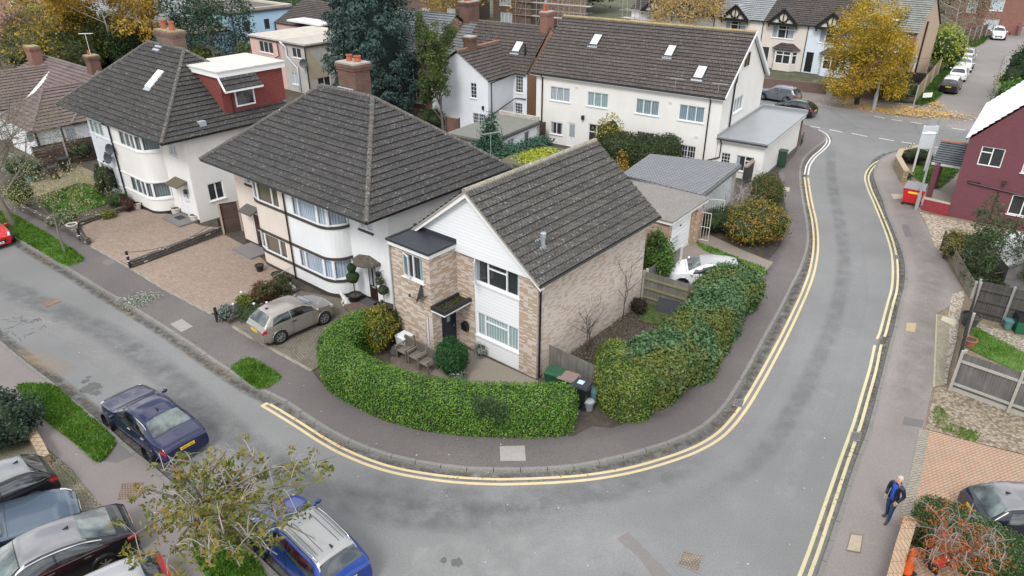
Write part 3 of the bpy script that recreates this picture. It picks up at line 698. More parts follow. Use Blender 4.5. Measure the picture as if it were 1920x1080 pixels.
sheet('front_lawn',GS([(1712,330),(1720,312),(1770,308),(1800,318),(1765,352),(1735,348)],.1),.112,GRASS)
verge_mats=leafmat('verge_grass',[(.045,.11,.012),(.085,.19,.02),(.13,.26,.035),(.20,.31,.07)],.55,.9,.3)
def grass(name,px,z,dens,size,seed,mat=None,clip=.25,edge=.12):
 P=[(p.x,p.y)for p in catmull(GS(px,z),4,True)];A=np.array(P);rng=np.random.default_rng(seed);mn,mx_=A.min(0),A.max(0);n=int(dens*np.prod(mx_-mn))
 Q=rng.uniform(mn,mx_,(n,2));x,y=Q[:,0],Q[:,1];ins=np.zeros(n,bool);j=len(P)-1
 for i in range(len(P)):
  xi,yi=P[i];xj,yj=P[j];c_=((yi>y)!=(yj>y))&(x<(xj-xi)*(y-yi)/(yj-yi+1e-12)+xi);ins^=c_;j=i
 Q=Q[ins];w=.5+.5*np.sin(Q[:,0]*2.1+1.7*np.sin(Q[:,1]*1.3))*np.sin(Q[:,1]*2.7);h=size*(.5+.7*w)
 pts=np.c_[Q,z+h*.32];N=rng.normal(size=(len(Q),3))*np.array([1,1,.25])
 o=quads(name,pts,N,h,mat or verge_mats,aspect=.28,jit=.2,droop=-1.4,seed=seed,kind='stuff')
 return o
def verge(px,z,dens=620,size=.2,seed=1,mat=None):
 sheet('verge',[Vector((p.x,p.y,0))for p in catmull(GS(px,z),4,True)],z+.012,GRASS);grass('grass',px,z+.012,dens,size,seed,mat)
verge([(-90,350),(0,395),(15,397),(40,410),(75,430),(120,457),(156,484),(146,494),(122,498),(85,478),(42,452),(0,428),(-90,378)],.1,420,.2,11)
verge([(434,692),(446,679),(466,672),(500,688),(528,706),(512,722),(494,730),(478,727)],.1,700,.18,12)
verge([(31,728),(62,721),(104,724),(150,765),(214,822),(204,852),(182,867),(150,840),(100,800),(62,765)],.1,700,.2,13)
verge([(360,1030),(400,1010),(440,1016),(490,1060),(500,1120),(420,1120)],.1,700,.18,14)
grass('grass',[(72,375),(150,346),(178,352),(205,380),(160,395),(120,410)],.1,330,.13,15,leafmat('lawn_grass',[(.03,.10,.006),(.05,.16,.01),(.075,.20,.015)],.5,.8,.3))
sheet('lawn',GS([(72,375),(150,346),(178,352),(205,380),(160,395),(120,410)],.1),.104,soil('lawn_ground',(.04,.12,.008),(.06,.16,.012),1.5))
grass('grass',[(1300,452),(1318,457),(1395,488),(1435,503),(1438,516),(1425,512),(1385,497),(1320,470)],.11,260,.14,16)
grass('grass',[(1192,572),(1225,560),(1290,590),(1255,610),(1205,605)],.11,200,.12,17)
grass('grass',[(1755,760),(1775,775),(1800,800),(1836,812),(1825,828),(1780,812),(1750,795)],.11,420,.13,18)
grass('grass',[(1822,608),(1840,618),(1990,700),(1990,735),(1818,655)],.11,420,.09,19)
grass('grass',[(1712,330),(1720,312),(1770,308),(1800,318),(1765,352),(1735,348)],.11,220,.16,20)
gr_far=leafmat('far_verge_grass',[(.035,.085,.012),(.06,.14,.02),(.09,.17,.035)],.5,.7,.3)
for q,sd in(([(1716,196),(1742,194),(1762,182),(1772,165),(1788,138),(1797,116),(1786,112),(1770,130),(1750,150),(1730,175)],21),([(1798,92),(1820,90),(1838,84),(1849,76),(1852,68),(1838,72),(1812,82)],22)):
 sheet('verge',GS(q,.1),.112,GRASS);grass('grass',q,.11,130,.3,sd,gr_far)
# ------------------------------------------------------------------ painted markings
YEL=asphalt('yellow_line_paint',(.57,.46,.27),.14,.15);YELP=asphalt('pale_yellow_line_paint',(.56,.50,.31),.14,.15);WLINE=asphalt('white_line_paint',(.62,.61,.58),.12,.15)
def nearest(P,q):return min(range(len(P)),key=lambda i:(P[i]-q).length)
def line(name,P,d_,w,mat,z=.006,brk=()):
 A=offset(P,d_-w/2);B=offset(P,d_+w/2);m=MB();run=[]
 for i in range(len(P)):
  if any((P[i]-q).length<r_ for q,r_ in brk):
   if len(run)>1:m.grid([[A[k]+Vector((0,0,z))for k in run],[B[k]+Vector((0,0,z))for k in run]])
   run=[]
  else:run.append(i)
 if len(run)>1:m.grid([[B[k]+Vector((0,0,z))for k in run],[A[k]+Vector((0,0,z))for k in run]])
 for f in m.f:f.reverse()
 tag(m.build(name,mat),kind='structure')
o_px=[(490,760),(525,781),(560,803),(600,829),(640,851),(690,872),(740,887),(800,898),(860,905),(920,908),(960,908),(1040,905),(1110,899),(1180,887),(1240,871),(1300,850),(1345,826),(1375,799),(1403,762),(1427,722),(1450,680),(1475,632),(1497,586),(1515,545),(1528,505),(1534,462),(1531,418),(1521,372),(1515,333)]
OUT=resample([Vector((p.x,p.y,0))for p in catmull(GS(o_px),6)],.2)
line('yellow_line',OUT,0,.115,YEL);line('yellow_line',OUT[1:],.24,.115,YEL,brk=[(G(1385,757),.35),(G(1350,810),.12)])
hook=MB();hook.face([OUT[0]+Vector((0,0,.008)),OUT[1]*.5+OUT[0]*.5+Vector((0,0,.008)),offset(OUT,.24)[1]+Vector((0,0,.008)),offset(OUT,.24)[0]+Vector((0,0,.008))]);tag(hook.build('yellow_line',YEL),kind='structure')
OUT2=resample([Vector((p.x,p.y,0))for p in catmull(GS([(1515,328),(1519,310),(1530,294),(1546,280),(1556,266),(1550,252),(1535,243)]),6)],.2)
for d_ in(0,.235):line('white_line',OUT2,d_,.11,WLINE)
r_px=[(1717,281),(1690,288),(1655,298),(1633,311),(1622,330),(1626,352),(1638,380),(1652,414),(1664,446),(1672,478),(1674,510),(1672,540),(1665,566),(1658,592),(1650,622),(1641,645),(1631,690),(1617,738),(1603,786),(1592,818),(1576,862),(1558,914),(1538,972),(1518,1030),(1495,1090)]
OUT3=resample([Vector((p.x,p.y,0))for p in catmull(GS(r_px),6)],.2)
line('yellow_line',OUT3,0,.11,YELP,brk=[(G(1645,641),.22)]);line('yellow_line',OUT3,.24,.11,YELP,brk=[(G(1651,637),.28),(G(1604,819),.3),(G(1522,1046),.08),(G(1516,1066),.08)])
def dash(a,b,w=.12):
 A,B=G(*a),G(*b);t=(B-A).normalized();n=Vector((-t.y,t.x,0))*w/2;z=Vector((0,0,.006));m=MB();m.face([A-n+z,B-n+z,B+n+z,A+n+z]);tag(m.build('road_dash',WLINE),kind='structure')
for a,b in(((1511,235),(1538,240)),((1555,243),(1580,248)),((1597,250),(1626,256)),((1648,259),(1676,264)),((1690,266),(1716,270)),((1730,273),(1760,277)),((1639,218),(1659,222)),((1671,224),(1692,227)),((1706,229),(1729,232)),((1745,234),(1771,239)),((1784,240),(1810,244))):dash(a,b,.16)
def wear_or_tone(name,P,w,c,strength,seed=0,z=.003,hard=0.0):
 """thin film of polish, grit or darker tone lying on the tarmac along a line, fading out at its edges"""
 t=NT(name+str(seed));sx=t.n('SeparateXYZ',Vector=t.uv());a=t.math('SUBTRACT',1.0,t.math('ABSOLUTE',t.math('SUBTRACT',t.math('MULTIPLY',sx.outputs[0],2.0),1.0)));nz=t.ramp(t.noise(t.pos(),1.1 if hard==0 else 3.0,6,.7),[(.32,0),(.66,1)])
 e_=t.ramp(t.math('ABSOLUTE',t.math('SUBTRACT',sx.outputs[1],.5)),[(.36,1),(.5,0)])
 f=t.math('MULTIPLY',t.math('MULTIPLY',e_,t.math('MULTIPLY',t.ramp(a,[(0,0),(.55 if hard==0 else .8,1)]),nz)),strength);t.p(Base_Color=t.mix(t.noise(t.pos(),30,3,.8),mul(c,.7),mul(c,1.3)),Roughness=.95,Specular_IOR_Level=.15)
 tb=t.n('BsdfTransparent');ms=t.n('MixShader',i0=f);t.t.links.new(tb.outputs[0],ms.inputs[1]);t.t.links.new(t.b.outputs[0],ms.inputs[2]);t.t.links.new(ms.outputs[0],t.out.inputs[0])
 A,B=offset(P,w/2),offset(P,-w/2);m=MB();m.grid([[p+Vector((0,0,z))for p in B],[p+Vector((0,0,z))for p in A]]);o=m.build(name,t.m,uv=False);n=len(P);uv=o.data.uv_layers.new(name='uv')
 for l in o.data.loops:v=l.vertex_index;uv.data[l.index].uv=(0.0 if v<n else 1.0,(v%n)/(n-1))
 return tag(o,kind='structure')
for i_,(K_,d0)in enumerate(((K1,-.2),(K2,-.2),(K3,.2))):wear_or_tone('gutter_grit',offset(resample(K_,.35),d0),.55,(.085,.075,.062),.9,i_,.003,1.0)
def wpath(px):return resample([Vector((p.x,p.y,0))for p in catmull(GS(px),6)],.4)
wear_or_tone('dark_wheel_track',wpath([(-60,500),(60,562),(170,608),(270,670),(370,752),(470,842),(600,920),(760,962),(960,972),(1150,945)]),1.5,(.12,.12,.122),.42,3,.0032)
wear_or_tone('dark_wheel_track',wpath([(1560,262),(1558,330),(1575,420),(1582,500),(1566,590),(1536,670),(1492,760),(1430,850),(1330,930),(1210,985)]),.9,(.13,.13,.132),.3,4,.0034)
wear_or_tone('pale_worn_track',wpath([(0,560),(120,625),(230,700),(330,790),(430,880),(520,960),(660,1040)]),1.1,(.34,.33,.32),.5,5,.0036);wear_or_tone('pale_worn_track',wpath([(1600,430),(1610,540),(1580,660),(1530,790),(1470,920),(1400,1060)]),1.0,(.33,.33,.33),.5,6,.0038);wear_or_tone('pale_worn_track',wpath([(1500,560),(1470,660),(1420,760),(1330,860),(1200,930)]),.8,(.30,.30,.30),.4,7,.0029);wear_or_tone('sandy_stain',wpath([(20,655),(70,672),(130,700)]),1.0,(.36,.28,.20),.6,8,.0031);wear_or_tone('pale_worn_track',wpath([(700,1060),(900,1050),(1100,1030),(1300,1040)]),2.4,(.36,.36,.355),.55,9,.0033);wear_or_tone('dark_wheel_track',wpath([(620,880),(800,930),(1000,935),(1200,900),(1330,840)]),1.6,(.13,.132,.135),.35,10,.0035)
wear_or_tone('pavement_dark_band',[p+Vector((0,0,PZ))for p in offset(resample(K1[84:190],.5),1.9)],1.5,(.07,.064,.06),.4,11,.003);wear_or_tone('pavement_dark_band',[p+Vector((0,0,PZ))for p in offset(resample(K2[30:90],.5),1.2)],1.6,(.19,.17,.15),.3,12,.003)  # darker bands along the pavements, fading at their edges
def cover(name,px,z,mat,label,cat='manhole cover',frame=None,bars=0,group=None):
 P=GS(px,z);c=sum(P,Vector())/4;o=thing(name,label,cat,(c.x,c.y,z),0,group);L=[p-c for p in P];m=MB()
 if bars:
  for i in range(bars):
   t0,t1=(i+.15)/bars,(i+.65)/bars
   m.hexa([q+Vector((0,0,k))for k in(-.02,.014)for q in(L[0].lerp(L[1],t0),L[0].lerp(L[1],t1),L[3].lerp(L[2],t1),L[3].lerp(L[2],t0))])
  m.build('bars',mat,o);b=MB();b.face([q+Vector((0,0,.006))for q in L]);b.build('sump',BLACK,o)
 else:
  m.hexa([q+Vector((0,0,k))for k in(-.02,.012)for q in L]);m.build('lid',mat,o)
 f=MB();w=.05
 for i in range(4):
  a,b=L[i],L[(i+1)%4];a2,b2=a*(1+w/a.length),b*(1+w/b.length)
  f.hexa([q+Vector((0,0,k))for k in(-.02,.010)for q in(a2,b2,b,a)])
 f.build('frame',frame or mat,o);return o
IRONR=setts('rusty_chequer_iron',(.30,.19,.15),(.36,.26,.21),(.10,.07,.055),0,.09,.09,.03);IRON=plain('worn_iron',(.20,.19,.18),.6,.2,.25)
cover('manhole_cover',[(79,568),(104,560),(113,565),(88,576)],.004,IRONR,'rusty manhole cover in the left street far from the kerb')
cover('manhole_cover',[(1282,1033),(1318,1042),(1308,1073),(1272,1058)],.004,setts('buff_chequer_iron',(.34,.27,.21),(.28,.23,.19),(.10,.085,.07),.3,.09,.09,.03),'studded rectangular manhole cover in the road at bottom of picture',frame=IRON)
cover('inspection_cover',[(230,908),(267,906),(262,931),(223,935)],.104,IRONR,'reddish chequered cover in the pavement beside the cherry tree')
cover('inspection_cover',[(321,608),(341,599),(360,612),(340,622)],.104,plain('concrete_filled_cover',(.27,.26,.24),.9,var=.3),'grey square cover in the pavement beside the beige hatchback drive')
cover('inspection_cover',[(939,838),(982,837),(984,863),(940,863)],.104,plain('grey_slab_cover',(.30,.285,.27),.9,var=.2),'pale square slab cover in pavement below the curved hedge')
cover('inspection_cover',[(1596,1002),(1617,1005),(1612,1035),(1588,1031)],.104,plain('sandy_cover_fill',(.36,.30,.22),.9,var=.3),'sandy rectangular cover in the pavement below the standing man',frame=plain('dark_cover_rim',(.12,.10,.08),.8))
cover('inspection_cover',[(1701,606),(1717,607),(1715,622),(1699,620)],.104,plain('ochre_cover',(.38,.30,.18),.9),'small ochre square cover in the right hand pavement')
cover('inspection_cover',[(1671,364),(1692,365),(1696,372),(1677,373)],.104,plain('pale_cover',(.36,.32,.26),.9),'pale flat cover in the pavement beside red wheeled bin')
cover('inspection_cover',[(1461,350),(1480,352),(1479,359),(1462,357)],.104,plain('pale_cover',(.36,.32,.26),.9),'pale cover in the pavement beside the clipped autumn shrubs')
cover('drain_grate',[(1379,750),(1394,750),(1390,763),(1376,760)],.004,IRON,'iron drain grate interrupting the yellow lines by conifer hedge','drain',bars=7)
cover('drain_grate',[(1598,811),(1614,812),(1611,826),(1594,824)],.004,IRON,'iron drain grate at the right kerb above the standing man','drain',bars=7)
cover('drain_grate',[(1676,478),(1684,479),(1685,485),(1677,485)],.004,IRON,'small iron drain grate at the right kerb farther up the lane','drain',bars=5)
sheet('pavement_patch',GS([(1691,421),(1703,421),(1711,445),(1697,444)],PZ),.104,PAVE2)
sheet('pavement_patch',GS([(1695,781),(1732,788),(1729,802),(1692,796)],PZ),.104,PAVE2)
sheet('pavement_patch',GS([(221,825),(252,854),(218,868),(192,864)],PZ),.104,PAVE2)
sheet('pavement_patch',GS([(1459,324),(1470,322),(1472,345),(1463,350)],PZ),.104,PAVE2)
sheet('pavement_patch',GS([(190,492),(205,485),(218,492),(200,499)],PZ),.104,PAVE2)
sheet('road_patch',GS([(1155,1010),(1178,998),(1265,1085),(1235,1095),(1195,1042)],0),.004,asphalt('pinkish_road_mend',(.19,.172,.168),.08,.2))
sheet('road_patch',GS([(1162,1085),(1168,1070),(1200,1085),(1195,1100)],0),.004,asphalt('dark_road_mend',(.17,.17,.17),.08,.2))
STAIN=asphalt('oil_stained_asphalt',(.12,.12,.118),.15,.2)
for k,(cx,cy,r_)in enumerate(((173,726,.45),(160,715,.2),(180,737,.25),(858,1055,.22),(832,1050,.14),(165,708,.13))):
 c=G(cx,cy);rr=random.Random(k);sheet('oil_stain',[c+Vector((math.cos(a)*r_*rr.uniform(.45,1.1),math.sin(a)*r_*rr.uniform(.45,1.1),0))for a in[2*math.pi*i/14 for i in range(14)]],.003+.0004*k,STAIN)
ck=MB();rr=random.Random(5);cen=G(36,615)
for k in range(46):
 a=cen+Vector((rr.uniform(-1.1,1.1),rr.uniform(-.9,.9),.004));b=a+Vector((rr.uniform(-.35,.35),rr.uniform(-.35,.35),0));ck.bar(a,b,.035,.004)
tag(ck.build('road_cracks',STAIN),kind='structure')
fl=leafmat('fallen_leaves',[(.20,.10,.03),(.30,.17,.05),(.14,.07,.025),(.38,.24,.09)],.2,2,0)
def gutter_leaves(P,d_,n,w,seed,mat=fl,size=.07):
 rng=np.random.default_rng(seed);Q=resample(P,.3);k=rng.integers(0,len(Q),n);off=offset(Q,d_);dens=np.array([.5+.5*math.sin(q.x*1.7+q.y*.9)for q in Q])
 k=k[rng.random(n)<dens[k]**1.5];pts=np.array([tuple(off[i])for i in k])+rng.normal(size=(len(k),3))*np.array([w,w,0]);pts[:,2]=.012
 quads('fallen_leaves',pts,np.tile([0,0,1.],(len(k),1)),size,mat,aspect=.7,jit=.25,seed=seed,kind='stuff')
gutter_leaves(K1[:60],-.18,900,.10,31);gutter_leaves(K1[60:],-.22,900,.13,32);gutter_leaves(K2,-.2,900,.12,33);gutter_leaves(K3[:60],.2,500,.10,34)
weeds=leafmat('gutter_weeds',[(.04,.075,.015),(.08,.11,.03),(.12,.11,.05)],.3,2,.2)
gutter_leaves(K1[84:170],-.08,900,.06,35,weeds,.06);gutter_leaves(K2[40:84],-.1,450,.06,36,weeds,.06)
gl=leafmat('fallen_yellow_leaves',[(.50,.30,.06),(.62,.40,.10),(.42,.24,.05)],.3,1,0)
rng=np.random.default_rng(41);L_=[]
for(px,py,n_,sx,sy)in((1606,196,500,.8,.5),(1650,208,700,1.6,.7),(1690,214,1300,2.2,.6),(1730,212,1100,1.6,.7),(1752,198,500,.5,1.0),(1765,214,600,1.4,.8),(1700,204,400,1.5,.8),(1560,196,160,3,.6)):
 c=G(px,py);n_=int(n_*.55);t=np.c_[rng.normal(size=n_)*sx,rng.normal(size=n_)*sy];a=R(-30);L_.append(np.c_[c.x+t[:,0]*math.cos(a)-t[:,1]*math.sin(a),c.y+t[:,0]*math.sin(a)+t[:,1]*math.cos(a),np.full(n_,.125)])
L_=np.concatenate(L_);quads('fallen_leaves',L_,np.tile([0,0,1.],(len(L_),1)),.16,gl,aspect=.8,jit=.15,seed=42,kind='stuff')
rng=np.random.default_rng(43);pts=[]
for k in range(170):
 pts.append(tuple(G(rng.uniform(60,1650),rng.uniform(470,1075),.012)))
quads('litter_leaves',np.array(pts)+np.array([0,0,.1]),np.tile([0,0,1.],(len(pts),1)),.06,leafmat('pale_dry_leaves',[(.5,.46,.4),(.3,.2,.1),(.6,.58,.54)],0,1,0),jit=.1,seed=44,kind='stuff')
# ------------------------------------------------------------------ the row of houses
ROW_O=Vector((.97,24.04,0));ROW_A=R(-40)
def local(o,a):
 c,s_=math.cos(a),math.sin(a)
 return lambda u,v,z=0:Vector((o[0]+u*c-v*s_,o[1]+u*s_+v*c,z))
RW=local(ROW_O,ROW_A)
TILE=rooftile('grey_brown_concrete_tiles',(.052,.0505,.051),.3,.02);TILE2=rooftile('dark_concrete_tiles',(.048,.0465,.046),.3,.03)
RIDGE=rooftile('ridge_tiles',(.095,.09,.084),.45,.05)
def plate(par,name,pts,th,mat):
 m=MB();m.prism(pts,th[0],th[1],bottom=True);return m.build(name,mat,par)
# ---- brick house on the corner
BR=brick('buff_brick_with_lime_bloom',(.36,.235,.155),(.45,.325,.23),(.46,.41,.36),.40)
BRS=brick('pinkish_bloomed_brick',(.45,.32,.235),(.53,.41,.32),(.52,.47,.42),.58)
def clad(name,c,h):
 t=NT(name);u=t.uv();w=t.n('TexBrick',Vector=u,Color1=mul(c,.97),Color2=c,Mortar=mul(c,.72),Scale=1.0,Mortar_Size=.007,Brick_Width=40.0,Row_Height=h)
 t.p(Base_Color=w.outputs['Color'],Roughness=.4).bump(t.math('SUBTRACT',1.0,w.outputs['Fac']),.6,.012);return t.m
CLAD=clad('white_shiplap',(.80,.81,.83),.15)
H=thing('brick_house','pale brick corner house with white shiplap gable and grey tiled roof','house',ROW_O,ROW_A)
m=MB();W_=-6.65;D_=8.1;EZ=4.62
wall(m,(-4.3,0),(0,0),0,EZ,[(1.0,3.4,0,EZ)])
wall(m,(0,0),(0,D_),0,EZ,mi=1);wall(m,(0,D_),(W_,D_),0,EZ);wall(m,(W_,D_),(W_,-1.55),0,EZ)
pf=(-6.5+.0,-1.55);m.face([(W_,-1.55,0),(-6.5,-1.55,0),(-6.5,-1.55,EZ),(W_,-1.55,EZ)])
wP=(.62,1.83,3.5,4.62);wN=(1.82,2.02,.4,1.98)
wall(m,(-6.5,-1.55),(-4.28,-1.55),0,4.85,[wP,wN])
dR=(.52,1.42,.05,2.16);wall(m,(-4.28,-1.55),(-4.28,0),0,4.85,[dR])
m.face([(-.0,D_,EZ),(W_,D_,EZ),(W_/2,D_,7.25)])
m.build('wall',[BR,BRS],H)
m=MB();wU=(.04,2.4,3.47,4.60);wL=(.1,2.38,.93,2.06)
wall(m,(-3.32,.02),(-.9,.02),-.02,EZ,[wU,wL]);m.build('cladding_panel',CLAD,H)
m=MB();gy=-.12
m.face([(-4.28,gy,4.60),(0.12,gy,4.60),(.12,gy,4.72),(-3.33,gy,7.32),(W_-.12,gy,4.72),(W_-.12,gy,4.60)])
m.face([(W_-.12,gy,4.6),(W_-.12,0,4.6),(.12,0,4.6),(.12,gy,4.6)]);m.build('gable_cladding',CLAD,H)
m=MB()
for a,b in(((.42,-.36,4.60),(-3.33,-.36,7.42)),((W_-.42,-.36,4.60),(-3.33,-.36,7.42))):
 m.hexa([Vector(a)+Vector((0,y,-.02+z))for z,y in((-.2,0),(-.2,.03),(0,.03),(0,0))]+[Vector(b)+Vector((0,y,-.02+z))for z,y in((-.2,0),(-.2,.03),(0,.03),(0,0))])
 a2,b2=Vector(a),Vector(b);m.face([a2+Vector((0,.03,-.19)),b2+Vector((0,.03,-.19)),b2+Vector((0,.26,-.19)),a2+Vector((0,.26,-.19))])
m.build('bargeboard',WTRIM,H)
rf=MB();rx=-3.33;e0,e1=.38,W_-.38;f0,f1=-.4,D_+.45;ez=4.62;rz_=7.48
slope(rf,[(e0,f0,ez),(e0,f1,ez),(rx,f1,rz_),(rx,f0,rz_)]);slope(rf,[(e1,f1,ez),(e1,f0,ez),(rx,f0,rz_),(rx,f1,rz_)])
roof=rf.build('roof',rooftile('lichened_ribbed_tiles',(.070,.067,.064),.38,.02,stripe=.5),H)
rr=MB();ridge(rr,(rx,f0,rz_+.03),(rx,f1,rz_+.03),.12);rr.build('ridge_tiles',rooftile('pale_ridge',(.25,.235,.195),.9,.25),roof)
vp_=MB()
for x in(0,1):
 A_,B_=((e0,ez),(e1,ez))[x],(rx,rz_)
 for y in(f0+.02,f1-.02):vp_.bar((A_[0],y,A_[1]-.03),(B_[0],y,B_[1]-.03),.05,.07)
vp_.build('verge',plain('mortar_verge',(.30,.28,.24),.95,var=.3),roof)
gutter(H,[(e0+.05,f0,ez-.03),(e0+.05,f1,ez-.03)]);downpipe(H,[(e0+.03,.25,ez-.05),(.07,.12,ez-.3),(.07,.12,.1)],.045)
fl_=MB();fl_.lathe([(.09,0),(.09,.55),(.12,.56),(.12,.75),(.07,.78),(0,.78)],(-.62,1.1,5.25),12);fl_.hexa([(-.42-.32*j,y,5.24+.245*j+z)for z in(0,.03)for j,y in((0,.9),(0,1.32),(2,1.25),(2,.97))]);fl_.build('flue',plain('zinc_flue',(.40,.44,.48),.45,.5),H)
window(H,(-3.32,.02),(-.9,.02),wU,[.30,.72],CURTG,fanlight=(1,),open_=(0,'l',.9),cover=.15);window(H,(-3.32,.02),(-.9,.02),wL,[.2,.75],cloth('mint_voile',(.52,.60,.60)),fanlight=(1,))
window(H,(-6.5,-1.55),(-4.28,-1.55),wP,2,cloth('pale_voile',(.38,.44,.46)),open_=(0,'l',.35),cover=.5);window(H,(-6.5,-1.55),(-4.28,-1.55),wN,1,CURTG,sill=False)
door(H,(-4.28,-1.55),(-4.28,0),dR,plain('navy_door',(.014,.020,.034),.4),frame=plain('navy_frame',(.03,.036,.05),.5),panels=False,glassp=[(.38,.62,.66,.78)])
fr_=MB();fr_.prism([(-6.6,-1.66),(-4.18,-1.66),(-4.18,-.02),(-6.6,-.02)],4.76,4.95,bottom=True);fr_.build('fascia',WTRIM,H)
t_=MB();t_.prism([(-6.66,-1.72),(-4.12,-1.72),(-4.12,-.02),(-6.66,-.02)],4.95,5.0,bottom=True)
for q in((-6.66,-6.56,-1.72,-.02),(-4.22,-4.12,-1.72,-.02),(-6.56,-4.22,-1.72,-1.62)):t_.box(*q,5.0,5.05)
t_.box(-6.66,-4.12,-.13,-.02,5.0,5.16)
t_.build('flat_roof',plain('dark_felt_roof',(.028,.032,.04),.55,var=.35,scale=3),H)
cn_=MB();cn_.prism([(-4.27,-1.6),(-3.5,-1.6),(-3.5,-.02),(-4.27,-.02)],2.36,2.46,bottom=True);cp=cn_.build('canopy',WTRIM,H)
c2_=MB();c2_.prism([(-4.27,-1.63),(-3.46,-1.63),(-3.46,-.02),(-4.27,-.02)],2.462,2.5)
for q in((-4.27,-3.46,-1.63,-1.5),(-3.6,-3.46,-1.5,-.02),(-4.27,-4.17,-1.5,-.02)):c2_.box(*q,2.5,2.62)
c2_.build('canopy_felt',plain('black_felt',(.018,.018,.02),.7),cp)
rng=np.random.default_rng(3);q=np.c_[rng.uniform(-4.15,-3.62,500),rng.uniform(-1.48,-.1,500),np.full(500,2.52)]
quads('moss',q,np.tile([0,0,1.],(500,1)),.07,leafmat('roof_moss',[(.03,.04,.012),(.06,.08,.02),(.09,.06,.03)],.3,3,.1),cp,seed=4,kind='stuff')
b=MB();b.box(-4.0,-3.68,-.16,-.005,.95,1.22);b.hexa([(-4.03,-.18,1.22),(-3.65,-.18,1.22),(-3.65,-.005,1.22),(-4.03,-.005,1.22),(-3.9,-.18,1.36),(-3.78,-.18,1.36),(-3.78,-.005,1.36),(-3.9,-.005,1.36)]);tag(b.build('wall_letterbox',BLACK,loc=tuple(RW(0,0)),rz=ROW_A),'black pitched letterbox on brick wall beside navy door','letterbox')
dsh=sat_dish(None,(0,0,0),(-.8,-.6,.25),.36);dsh.location=RW(-4.5,-1.56,3.0);dsh.rotation_euler=(0,0,ROW_A);tag(dsh,'dark satellite dish on brick projection above the navy door canopy','satellite dish')
downpipe(H,[(-6.6,-1.6,4.8),(-6.6,-1.6,.1)],.035,GREY)
# ---- semi-detached pairs with rounded bays
def arc_end(c0,c1,n=8):
 return[(c0[0]+(c1[0]-c0[0])*math.sin(t),c0[1]+(c1[1]-c0[1])*(1-math.cos(t)),0)for t in[math.pi/2*i/n for i in range(n+1)]]
def strip_wall(mb,path,z0,z1,off=0,mi=None,caps=False):
 P=[Vector((p[0],p[1],0))for p in path];Q=offset(P,-off)if off else P
 mb.grid([[(p.x,p.y,z0)for p in Q],[(p.x,p.y,z1)for p in Q]],mi)
def band(par,path,z0,z1,mat,th=.07,name='string_course'):
 P=[Vector((p[0],p[1],0))for p in path];A,B=offset(P,-th),offset(P,.01);m=MB()
 m.grid([[(p.x,p.y,z0)for p in B],[(p.x,p.y,z0)for p in A],[(p.x,p.y,z1)for p in A],[(p.x,p.y,z1)for p in B]]);return m.build(name,mat,par)
def pair(name,label,o,Wd,D,party,ws,we,bayv,curve_u,matR,matL,ez,rz,band_m,plinth_m,ov,wz,leaded,facets,wcut):
 """semi-detached pair; local x from right wall (0) to the left wall (-Wd); party = party line; bay front at y=bayv"""
 H=thing(name,label,'house',o,ROW_A);c0,c1=curve_u
 mir=lambda p:(2*party-p[0],p[1],0)
 right=[(party,bayv,0)]+arc_end((c0,bayv),(c1,0));left=[mir(p)for p in reversed(right)]
 fR=[(wcut[0],bayv),(c0,bayv)]+facets;fL=[mir(p)[:2]for p in reversed(fR)]
 (l0,l1),(u0,u1)=wz
 for half,mat,path,fac in(('R',matR,right,fR),('L',matL,left,fL)):
  m=MB()
  for z0,z1 in((.0,l0),(l1,u0),(u1,ez)):strip_wall(m,path,z0,z1)
  for z0,z1 in((l0,l1),(u0,u1)):
   if half=='R':wall(m,(party,bayv),(wcut[0],bayv),z0,z1)
   else:wall(m,mir((wcut[0],bayv))[:2],(party,bayv),z0,z1)
  for zz in(l0,l1,u0,u1):
   m.face([(p[0],p[1],zz)for p in path]+[(p[0],p[1],zz)for p in reversed([q for q in([(party,0)]if half=='R' else[])+([]if half=='R' else[])])]if False else[(p[0],p[1],zz)for p in path]+([(party,0,zz)]if half=='R' else[(party,0,zz)]))
  if half=='R':
   holes=[h for h in ws];wall(m,(c1,0),(0,0),0,ez,[(h[0]-c1,h[1]-c1,h[2],h[3])for h in ws])
   wall(m,(0,0),(0,D),0,ez,we);wall(m,(0,D),(party,D),0,ez)
  else:
   x0=-Wd;x1=mir((c1,0))[0]
   wall(m,(x0,0),(x1,0),0,ez,[(mir((h[1],0))[0]-x0,mir((h[0],0))[0]-x0,h[2],h[3])for h in ws]);wall(m,(x0,D),(x0,0),0,ez);wall(m,(party,D),(x0,D),0,ez)
  w_=m.build('wall',mat,H);w_['label']=('right' if half=='R' else 'left')+' half of the rendered walls'
  for z0,z1 in((l0,l1),(u0,u1)):
   n=len(fac)-1
   for i in range(n):
    p,q=fac[i],fac[i+1];L=math.dist(p,q);st=(i==0)if half=='R' else(i==n-1)
    lights=leaded[0]if st and half=='R' else(leaded[1]if st else 1)
    window(H,p,q,(.0,L,z0,z1),lights,leaded[2]if half=='R' else leaded[3],depth=.02,bar=.07,sill=False,cover=1 if half=='R' or leaded[4]else .0)
  if band_m:
   for z in(l0-.13,l1,u0-.13):band(H,path,z,z+.13,band_m,.06)
  else:
   for z in(l0-.1,l1+.0,u0-.1):band(H,path,z,z+.07,mat,.05,'moulding')
  band(H,path+([(0,0,0)]if half=='R' else[])if half=='R' else[(-Wd,0,0)]+path,.0,.26,plinth_m,.03,'plinth')
 return H
BROWN=plain('brown_painted_band',(.052,.042,.036),.6)
WIN_S=[(-2.05,-1.12,3.85,4.75),(-1.9,-1.15,.12,2.18)]
